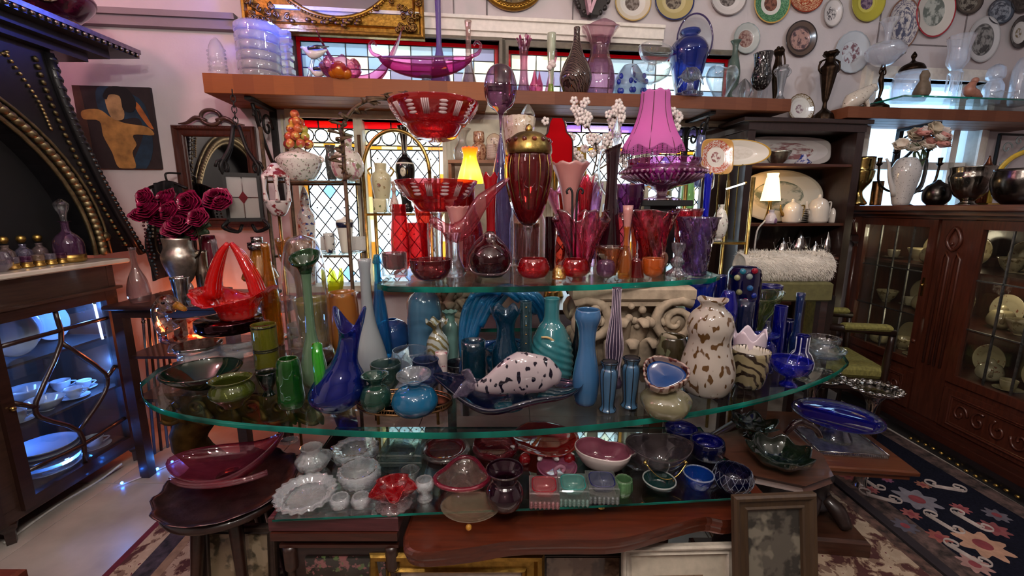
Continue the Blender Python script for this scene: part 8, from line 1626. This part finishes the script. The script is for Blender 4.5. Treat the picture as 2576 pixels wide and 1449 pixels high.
bk('crystal_bowl', 'round clear crystal bowl cut off by the left edge on the marble top', 'bowl', (-40, 628, 50, 690), MT, [(.5, 0), (.95, .3), (1, .6), (.8, 1)], glass('c8c0d0', .1), 1.98, rf=flute(14, .04), sh=.004).location = (-2.3, 1.9, MT+.001)
# ---------------------------------------------------------------- china in the blue-lit cabinet
CH = china('c8d0dc'); CHP = china('c8ccd8', '8a6a8a', '5a7a9a', 14., .55)
def stand_pl(x, yy, z, R, m, lab, rz=pi/2): 
    b = B().lathe(PP, 32, 2, R=1., Hh=.015); b.v = [(v[0]*R, -v[2], v[1]*R) for v in b.v]; return b.obj('china_plate', m, None, (x, yy, z+R+.001), (-.15, 0, rz), lab, 'plate', 'plates in the blue-lit cabinet')
for k, yy in enumerate((1.98, 2.1, 2.24)): stand_pl(-2.5+.1*(k == 0), yy, .793, .1+.01*(k == 0), CHP if k % 2 else CH, '%s standing plate from the left on the top shelf of the blue-lit cabinet' % ordn(k))
BOWL = [(.4, 0), (.4, .08), (.7, .4), (1, 1)]; CUP = [(.45, 0), (.5, .06), (.8, .4), (.95, 1)]
def cabinet_piece(x, yy, z, kind, m, lab, R, Hh, grp):
    if kind == 'bowl': return B().lathe(BOWL, 28, 4, R=R, Hh=Hh, sh=.003).obj('china_bowl', m, None, (x, yy, z+.001), (0, 0, 0), lab, 'bowl', grp)
    t = thing('tea_cup' if kind == 'cup' else 'tea_pot', lab, 'cup' if kind == 'cup' else 'teapot', (x, yy, z+.001), (0, 0, .8), grp)
    if kind == 'cup':
        B().lathe(CUP, 24, 4, R=R, Hh=Hh, sh=.002).obj('cup_body', m, t); B().tube([(R*.85, 0, Hh*.8), (R*1.4, 0, Hh*.65), (R*.75, 0, Hh*.3)], R*.09, 6).obj('handle', m, t); B().lathe([(.6, 0), (1.1, .1), (1.55, .2)], 24, 3, R=R, Hh=Hh, sh=.002, c=(0, 0, -.0005)).obj('saucer', m, t)
    else:
        B().lathe([(.5, 0), (.9, .15), (1, .4), (.75, .7), (.4, .8), (.3, .9), (.1, 1)], 28, 4, R=R, Hh=Hh).obj('body', m, t); B().tube([(-R*.85, 0, Hh*.3), (-R*1.35, 0, Hh*.5), (-R*1.6, 0, Hh*.75)], [R*.2, R*.12, R*.09], 8).obj('spout', m, t); B().tube([(R*.85, 0, Hh*.6), (R*1.5, 0, Hh*.6), (R*1.3, 0, Hh*.25), (R*.9, 0, Hh*.2)], R*.09, 6).obj('handle', m, t)
    return t
k = 0
for x, yy, z, kind, R, Hh in [(-2.36, 2.03, .492, 'bowl', .075, .06), (-2.52, 2.1, .492, 'bowl', .08, .09), (-2.36, 2.17, .492, 'cup', .042, .055), (-2.52, 2.26, .492, 'cup', .045, .06), (-2.36, 1.9, .492, 'cup', .04, .06), (-2.62, 1.98, .492, 'pot', .055, .13), (-2.42, 2.29, .492, 'cup', .035, .05), (-2.38, 2.24, .16, 'cup', .05, .06), (-2.5, 1.5, .492, 'bowl', .09, .09), (-2.55, 1.5, .16, 'pot', .08, .15)]:
    cabinet_piece(x, yy, z, kind, CH, ['wide white bowl at the front of the middle shelf in the blue-lit cabinet', 'deep white bowl behind the wide one in the blue-lit cabinet', 'white teacup right of the wide bowl in the blue-lit cabinet', 'white teacup at the back right of the blue-lit middle shelf', 'white cup left of the wide bowl in the blue-lit cabinet', 'white teapot at the back left of the blue-lit middle shelf', 'tiny white cup at the right end of the blue-lit middle shelf', 'white teacup on the bottom of the blue-lit cabinet', 'white bowl in the near half of the blue-lit cabinet', 'white teapot in the near half of the blue-lit cabinet'][k], R, Hh, 'china in the blue-lit cabinet'); k += 1
for j in range(6): B().lathe([(.5, 0), (.85, .4), (1, 1)], 32, 3, R=.13-.004*(j % 2), Hh=.022, sh=.003).obj('dinner_plate', CH, None, (-2.41, 2.03, .161+.024*j), (0, 0, 0), '%s plate from the bottom of the stack in the blue-lit cabinet' % ordn(j), 'plate', 'stacked plates in the blue-lit cabinet')
# ---------------------------------------------------------------- open shelf at right: platters, teapots, silver
def UP(px, Vo): p = P(px, 500, V=Vo); return p
WH = china('d6ccc0'); yv = lambda px, Vo: P(px, 450, V=Vo).y
UC, UW = (UA0+UA1+.15)/2, (UA1-UA0-.27)/2; h1 = (UZ-.09-USZ[0])/2; p = W(UC, .14, 0); R = UW*.88; b = B().lathe(PP, 48, 3, R=1., Hh=.02, sq=4); b.v = [(v[0]*R, -v[2], v[1]*h1*.96) for v in b.v]
b.obj('fish_platter', plate_xz('c4bcb8', 'c8c2be', 'c6c0bc', '8a5a5a', .62, .7, 'b0a8a2', 5.), None, (p.x, p.y, USZ[0]+h1), (-.1, 0, TH), 'long octagonal platter painted with pink fish on the top shelf', 'platter')
h2 = (USZ[0]-.02-USZ[1])/2; p = W(UC, .1, 0); b = B().lathe(PP, 48, 3, R=1., Hh=.02); b.v = [(v[0]*UW*.93, -v[2], v[1]*h2*.96) for v in b.v]
b.obj('scenic_platter', plate_xz('c8c2b4', 'cac4b6', 'b8b4a4', '5f6a5e', .58, .66, 'b8b0a0', 4.), None, (p.x, p.y, USZ[1]+h2), (-.07, 0, TH), 'large oval platter with painted lake landscape on the second shelf', 'platter')
bk('lace_bowl', 'pierced silver-white bowl at the left of the top shelf', 'bowl', (1925, 378, 1994, 414), USZ[0], BOWL, metal('d0ccb8', .3, .8, 50.), yv(1960, .22), sh=.003)
bk('blue_figurine', 'small blue and white figurine on the top shelf', 'figurine', (1998, 388, 2042, 414), USZ[0], [(.9, 0), (1, .2), (.5, .6), (.3, 1)], china('c0bcc4', '2a3a8a', None, 20., .5), yv(2020, .24), sh=0)
y = yv(1938, .24); bk('shelf_lamp', 'small lit lamp with pleated cream shade on the second shelf', 'lamp', (1912, 435, 1964, 563), USZ[1], [(.55, 0), (.5, .05), (.3, .2), (.2, .35), (.2, .55)], BRASS, y, sh=0, bodyname='base', parts=[('shade', 'lathe', [(1, .45), (.97, .5), (.62, .9), (.55, .93), (.6, 1)], shade('f2d8a0', 1.3), {'sh': .002, 'rf': flute(30, .015)})])
lamp('shelf_lamp_bulb', (at(1938, 480, Y=y).x, y-.06, zat(1938, 462, y)), .9, (1, .75, .4), .03)
for lab, x0, y0, x1, y1, Vo in (('small white teapot with gilt handle and spout on the second shelf', 1964, 500, 2020, 563, .21), ('tall white lidded coffee pot on the second shelf', 2028, 488, 2088, 563, .2), ('white embossed jug behind the bookcase corner', 2082, 518, 2108, 563, .2)):
    bk('tea_pot', lab, 'teapot', (x0, y0, x1, y1), USZ[1], [(.85, 0), (.98, .08), (1, .5), (.8, .72), (.6, .8), (.2, .88), (.18, .95), (.05, 1)], WH, yv((x0+x1)/2, Vo), sh=0, n=8 if 'small' in lab else 24, parts=[('spout', 'tube', [(-.9, 0, .3), (-1.25, 0, .5), (-1.35, 0, .75)], GOLD if 'gilt' in lab else WH, {'r': [.2, .12, .08]}), ('handle', 'tube', [(.85, 0, .7), (1.3, 0, .7), (1.2, 0, .3), (.95, 0, .2)], GOLD if 'gilt' in lab else WH, {'r': .08})])
bk('ceramic_jug', 'small purple and white striped jug beside the shelf lamp', 'jug', (1922, 528, 1956, 563), USZ[1], [(.9, 0), (1, .2), (.7, .6), (.4, .8), (.5, 1)], china('cfc4c8', '7a5a7a', None, 10., .52), yv(1938, .28), sh=.002)
for k, (x0, y0, x1, y1, lab) in enumerate(((1946, 596, 1986, 648, 'small round silver teapot at the left of the third shelf'), (1984, 578, 2032, 648, 'tall silver jug with handle on the third shelf'), (2034, 606, 2062, 648, 'small silver cream jug on the third shelf'), (2064, 582, 2092, 648, 'silver coffee pot with domed lid on the third shelf'))):
    bk('silver_pot', lab, 'pot', (x0, y0, x1, y1), USZ[2], [(.7, 0), (.75, .05), (1, .3), (.7, .65), (.55, .75), (.3, .88), (.1, 1)], SILVER, yv((x0+x1)/2, .22), sh=0, parts=[('handle', 'tube', [(.7, 0, .7), (1.3, 0, .7), (1.2, 0, .35), (.85, 0, .25)], IRON if k % 2 else SILVER, {'r': .09}), ('spout', 'tube', [(-.85, 0, .3), (-1.15, 0, .5), (-1.3, 0, .75)], SILVER, {'r': [.18, .12, .06]})])
t = thing('power_cord', 'white cable hanging down from the shelf lamp', 'cord', (0, 0, 0)); q = [P(x, y2, V=.34) for x, y2 in ((1925, 555), (1905, 580), (1896, 640), (1886, 700), (1880, 330))][:4]; B().tube(q, .006, 6).obj('wire', solid('c8c4bc', .5), t)
for i in range(8): B().lathe([(.5, 0), (1, 1)], 24, 2, R=.1, Hh=.012, sh=.002).obj('side_plate', WH, None, (P(2000, 500, V=.14).x, P(2000, 500, V=.14).y, USZ[1]+.001+.013*i), (0, 0, 0), '%s plate from the bottom of the stack behind the small white teapot' % ordn(i), 'plate', 'stacked side plates on the open shelf')
# ---------------------------------------------------------------- on top of the bookcase
BT = 1.5155; DS = metal('8a847c', .2, .6, 30.)
def top(name, label, cat, box, prof, m, X=2.85, **k):
    cx = (box[0]+box[2])/2; yy = P(cx, 480, X=X).y; o = bk(name, label, cat, (box[0], box[1], box[2], 498), BT, prof, m, yy, **k); return o
top('lotus_pot', 'silver teapot body with fluted gilt bowl and curved spout', 'teapot', (2130, 393, 2206, 492), [(.55, 0), (.7, .05), (.35, .2), (.3, .3), (.8, .5), (.95, .7), (.85, .75), (.9, 1)], metal('b89a5a', .2), X=2.68, sh=.003, rf=flute(20, .02), parts=[('spout', 'tube', [(-.75, 0, .55), (-1.1, 0, .75), (-1.3, 0, 1.0)], metal('c8a050', .2), {'r': [.14, .1, .06]}), ('handle', 'tube', [(-1.1, 0, .05), (-1.25, 0, .35), (-1.0, 0, .42)], IRON, {'r': .06})])
top('spotted_pot', 'tall grey-white coffee pot with dark dots', 'coffee pot', (2238, 395, 2320, 497), [(.5, 0), (.6, .05), (.85, .4), (1, .72), (.7, .95), (.45, 1)], china('bcb8b4', '54504e', None, 60., .6), X=2.8, sh=0, parts=[('spout', 'tube', [(-.6, 0, .2), (-1.25, 0, .6), (-1.45, 0, .85), (-1.75, 0, .98)], china('bcb8b4'), {'r': [.24, .15, .11, .08]}), ('handle', 'tube', [(.8, 0, .9), (1.6, 0, .95), (1.55, 0, .4), (.8, 0, .22)], solid('2a2624', .4), {'r': .09})])
top('copper_mug', 'small copper mug between the two pots', 'mug', (2186, 455, 2226, 492), CYL, metal('a87a50', .25), X=2.75, sh=.003)
top('pewter_bowl', 'dark pewter bowl with lid behind the dotted pot', 'bowl', (2318, 452, 2396, 496), [(.6, 0), (.95, .2), (1, .5), (.8, .75), (.3, .9), (.1, 1)], metal('4a4642', .25), sh=0)
top('silver_bowl', 'large fluted silver bowl on feet on the bookcase', 'bowl', (2386, 416, 2512, 494), [(.5, 0), (.3, .1), (.7, .3), (1, .7), (.95, .85), (1, 1)], DS, sh=.004, rf=flute(16, .04))
top('silver_basin', 'big tarnished silver basin at the right edge', 'basin', (2488, 420, 2660, 496), [(.5, 0), (.8, .2), (1, .6), (.95, 1)], metal('5a5450', .22, .7, 20.), X=2.78, sh=.004)
top('copper_pot', 'copper pot with lid behind the silver bowl', 'pot', (2448, 392, 2506, 470), [(.8, 0), (1, .2), (.95, .7), (.4, .85), (.1, 1)], metal('7a4a34', .3), X=3.05, sh=0)
yy = P(2540, 440, X=3.02).y; t = thing('brass_hoop', 'curved yellow brass hoop handle rising behind the tarnished basin', 'hoop', (3.02, yy, BT+.001)); q = [P(x, y2, Y=yy)-t.location for x, y2 in ((2496, 472), (2512, 432), (2545, 398), (2590, 380), (2640, 384))]
B().tube([(q[0].x, 0, 0)]+q, .016, 8, flat=.5).obj('hoop', solid('b8962a', .4), t); B().box(q[0].x-.05, -.04, 0, q[0].x+.05, .04, .01).obj('base', BRASS, t)
t = thing('iron_arch', 'dark iron panel with pale scrolled arch behind the basin', 'panel', W(*[PW(2535, 500, .1)[0], .1, 0])+Vector((0, 0, BT)), WROT); hz2 = PW(2535, 336, .1)[1]-BT
B().box(-.2, -.01, 0, .3, .01, .02).box(-.2, -.01, 0, -.185, .01, hz2).box(-.2, -.01, hz2-.015, .3, .01, hz2).obj('frame', IRON, t)
PALE = solid('9aa4a6', .5); B().tube([(-.18, -.012, hz2*.35), (-.02, -.012, hz2*.72), (.15, -.012, hz2*.92), (.3, -.012, hz2*.97)], .012, 8).obj('arch_bar', PALE, t)
for k, (x, z, r) in enumerate(((-.12, .8, .05), (-.02, .9, .035), (.06, .86, .025), (-.13, .6, .03))): B().tube([(x+r*(1-j/14)*cos(j*.6+k), -.012, hz2*z+r*(1-j/14)*sin(j*.6+k)) for j in range(12)], .006, 6, 2).obj('scroll', PALE, t)
# flower vase with candelabrum
y = P(2290, 400, X=2.9).y; p = at(2288, 495, Y=y); t = thing('candelabrum', 'dark scrolled candelabrum behind the dotted coffee pot', 'candelabrum', (2.9, y, BT+.001))
B().lathe([(1, 0), (.6, .05), (.2, .1), (.15, .6), (.3, .7), (.15, 1)], 20, R=.06, Hh=.3).obj('stem', BRONZE, t)
for s, h in ((-1, .34), (1, .34), (-.5, .42), (.55, .44)):
    B().tube([(0, 0, .16), (s*.1, 0, .1), (s*.2, 0, .16), (s*.22, 0, h-.06)], .008, 6).obj('arm', BRONZE, t); B().lathe([(.3, 0), (1, .3), (.6, .4), (.7, 1)], 14, R=.022, Hh=.06, c=(s*.22, 0, h-.06)).obj('candle_cup', BRONZE, t)
t = thing('posy', 'pink and cream flower posy above the candelabrum', 'flowers', (2.88, y-.12, BT+.26)); rnd = random.Random(6)
for k in range(16):
    x, yy, z = rnd.gauss(0, .075), rnd.gauss(0, .04), .16+rnd.gauss(0, .045); c = ['c88a80', 'd0c4b4', 'd8ccc4', 'b8a890'][k % 4]; b = B()
    for j in range(3): b.lathe([(.1, 0), (.6+.15*j, .4), (.8+.15*j, 1-.2*j)], 12, 2, R=.045, Hh=.05, rf=flute(5, .15, j), sh=.001)
    M = Matrix.Translation((x, yy, z)) @ Matrix.Rotation(rnd.uniform(.4, 1.3), 4, 'X') @ Matrix.Rotation(rnd.uniform(-.6, .6), 4, 'Y'); b.v = [M @ Vector(v) for v in b.v]
    b.obj('flower', solid(c, .7), t)
for k in range(6): B().tube([(0, 0, 0), (rnd.gauss(0, .04), 0, .1), (rnd.gauss(0, .08), 0, .17)], [.004, .006, .002], 5).obj('stem', solid('3a4a2a', .7), t)
# ---------------------------------------------------------------- china in the bookcase
rnd = random.Random(21); CC = [china('a89a78'), china('a09272', '6a5a3a', None, 20., .55), china('b0a48a', '7a4a3a', None, 20., .6)]
for si, (z, sn) in enumerate(((.441, 'bottom'), (.779, 'middle'), (1.119, 'top'))):
    for k in range(8):
        yy = 3.28-.15*k; x = 2.72+.2+.05*(k % 2)
        if k in (4,): continue
        kind = ['pot', 'bowl', 'cup', 'bowl', 'cup', 'pot', 'cup', 'bowl'][(k+si*3) % 8]
        cabinet_piece(x, yy, z, kind, CC[(k+si) % 3], '%s china piece, a %s, from the far end of the bookcase %s shelf' % (ordn(k), {'pot': 'teapot', 'bowl': 'bowl', 'cup': 'cup'}[kind], sn), {'pot': .065, 'bowl': .07, 'cup': .042}[kind], {'pot': .14, 'bowl': .09, 'cup': .065}[kind], 'china in the bookcase')
    for k in range(4): 
        b = B().lathe(PP, 32, 2, R=1., Hh=.015); R = .095; b.v = [(v[0]*R, -v[2], v[1]*R) for v in b.v]; b.obj('china_plate', CC[k % 3], None, (3.09, 3.2-.28*k-.04*si, z+R), (-.12, 0, -pi/2), '%s standing plate from the far end of the bookcase %s shelf' % (ordn(k), sn), 'plate', 'plates in the bookcase')

# dark shawl with bead strings hanging between the cabinet and the roses
p0 = Vector((-2.17, 0, 0)); t = thing('beaded_shawl', 'dark fringed shawl with bead strings hanging beside the marble-topped cabinet', 'shawl', (p0.x, 2.76, 0)); zt0 = 1.62; rnd = random.Random(17)
def cloth(u, v): 
    z = zt0-v*.58; w = .09+.03*sin(min(1, v*1.6)*pi*.5); return ((u-.5)*2*w+.02*sin(v*7+u*3), .035*sin(u*19+v*4)+.02*sin(u*41)-.05*v, z+.04*sin(u*pi))
c = B(); c.grid(cloth, 36, 40); c.grid(lambda u, v: tuple(a+b for a, b in zip(cloth(u, v), (0, .012, 0))), 36, 40); c.obj('cloth', solid('170f13', .85, var=.5, scale=9.), t)
for k in range(9):
    c = B(); x = -.1+.025*k; L = rnd.uniform(.2, .45)
    for j in range(int(L/.022)): c.ell((x+rnd.gauss(0, .004), -.08, 1.5-.022*j), .0085, 6, 4)
    c.obj('bead_string', solid(['5a2a30', '3a4a52', '7a6a5a'][k % 3], .2), t)
B().tube([(-.12, .02, zt0), (0, .02, zt0+.04), (.12, .02, zt0)], .01, 6).tube([(0, .02, zt0+.04), (0, .02, zt0+.09), (0, .14, zt0+.1)], .006, 6).obj('hanger', IRON, t)
for w in WARN: print('WARN', w)
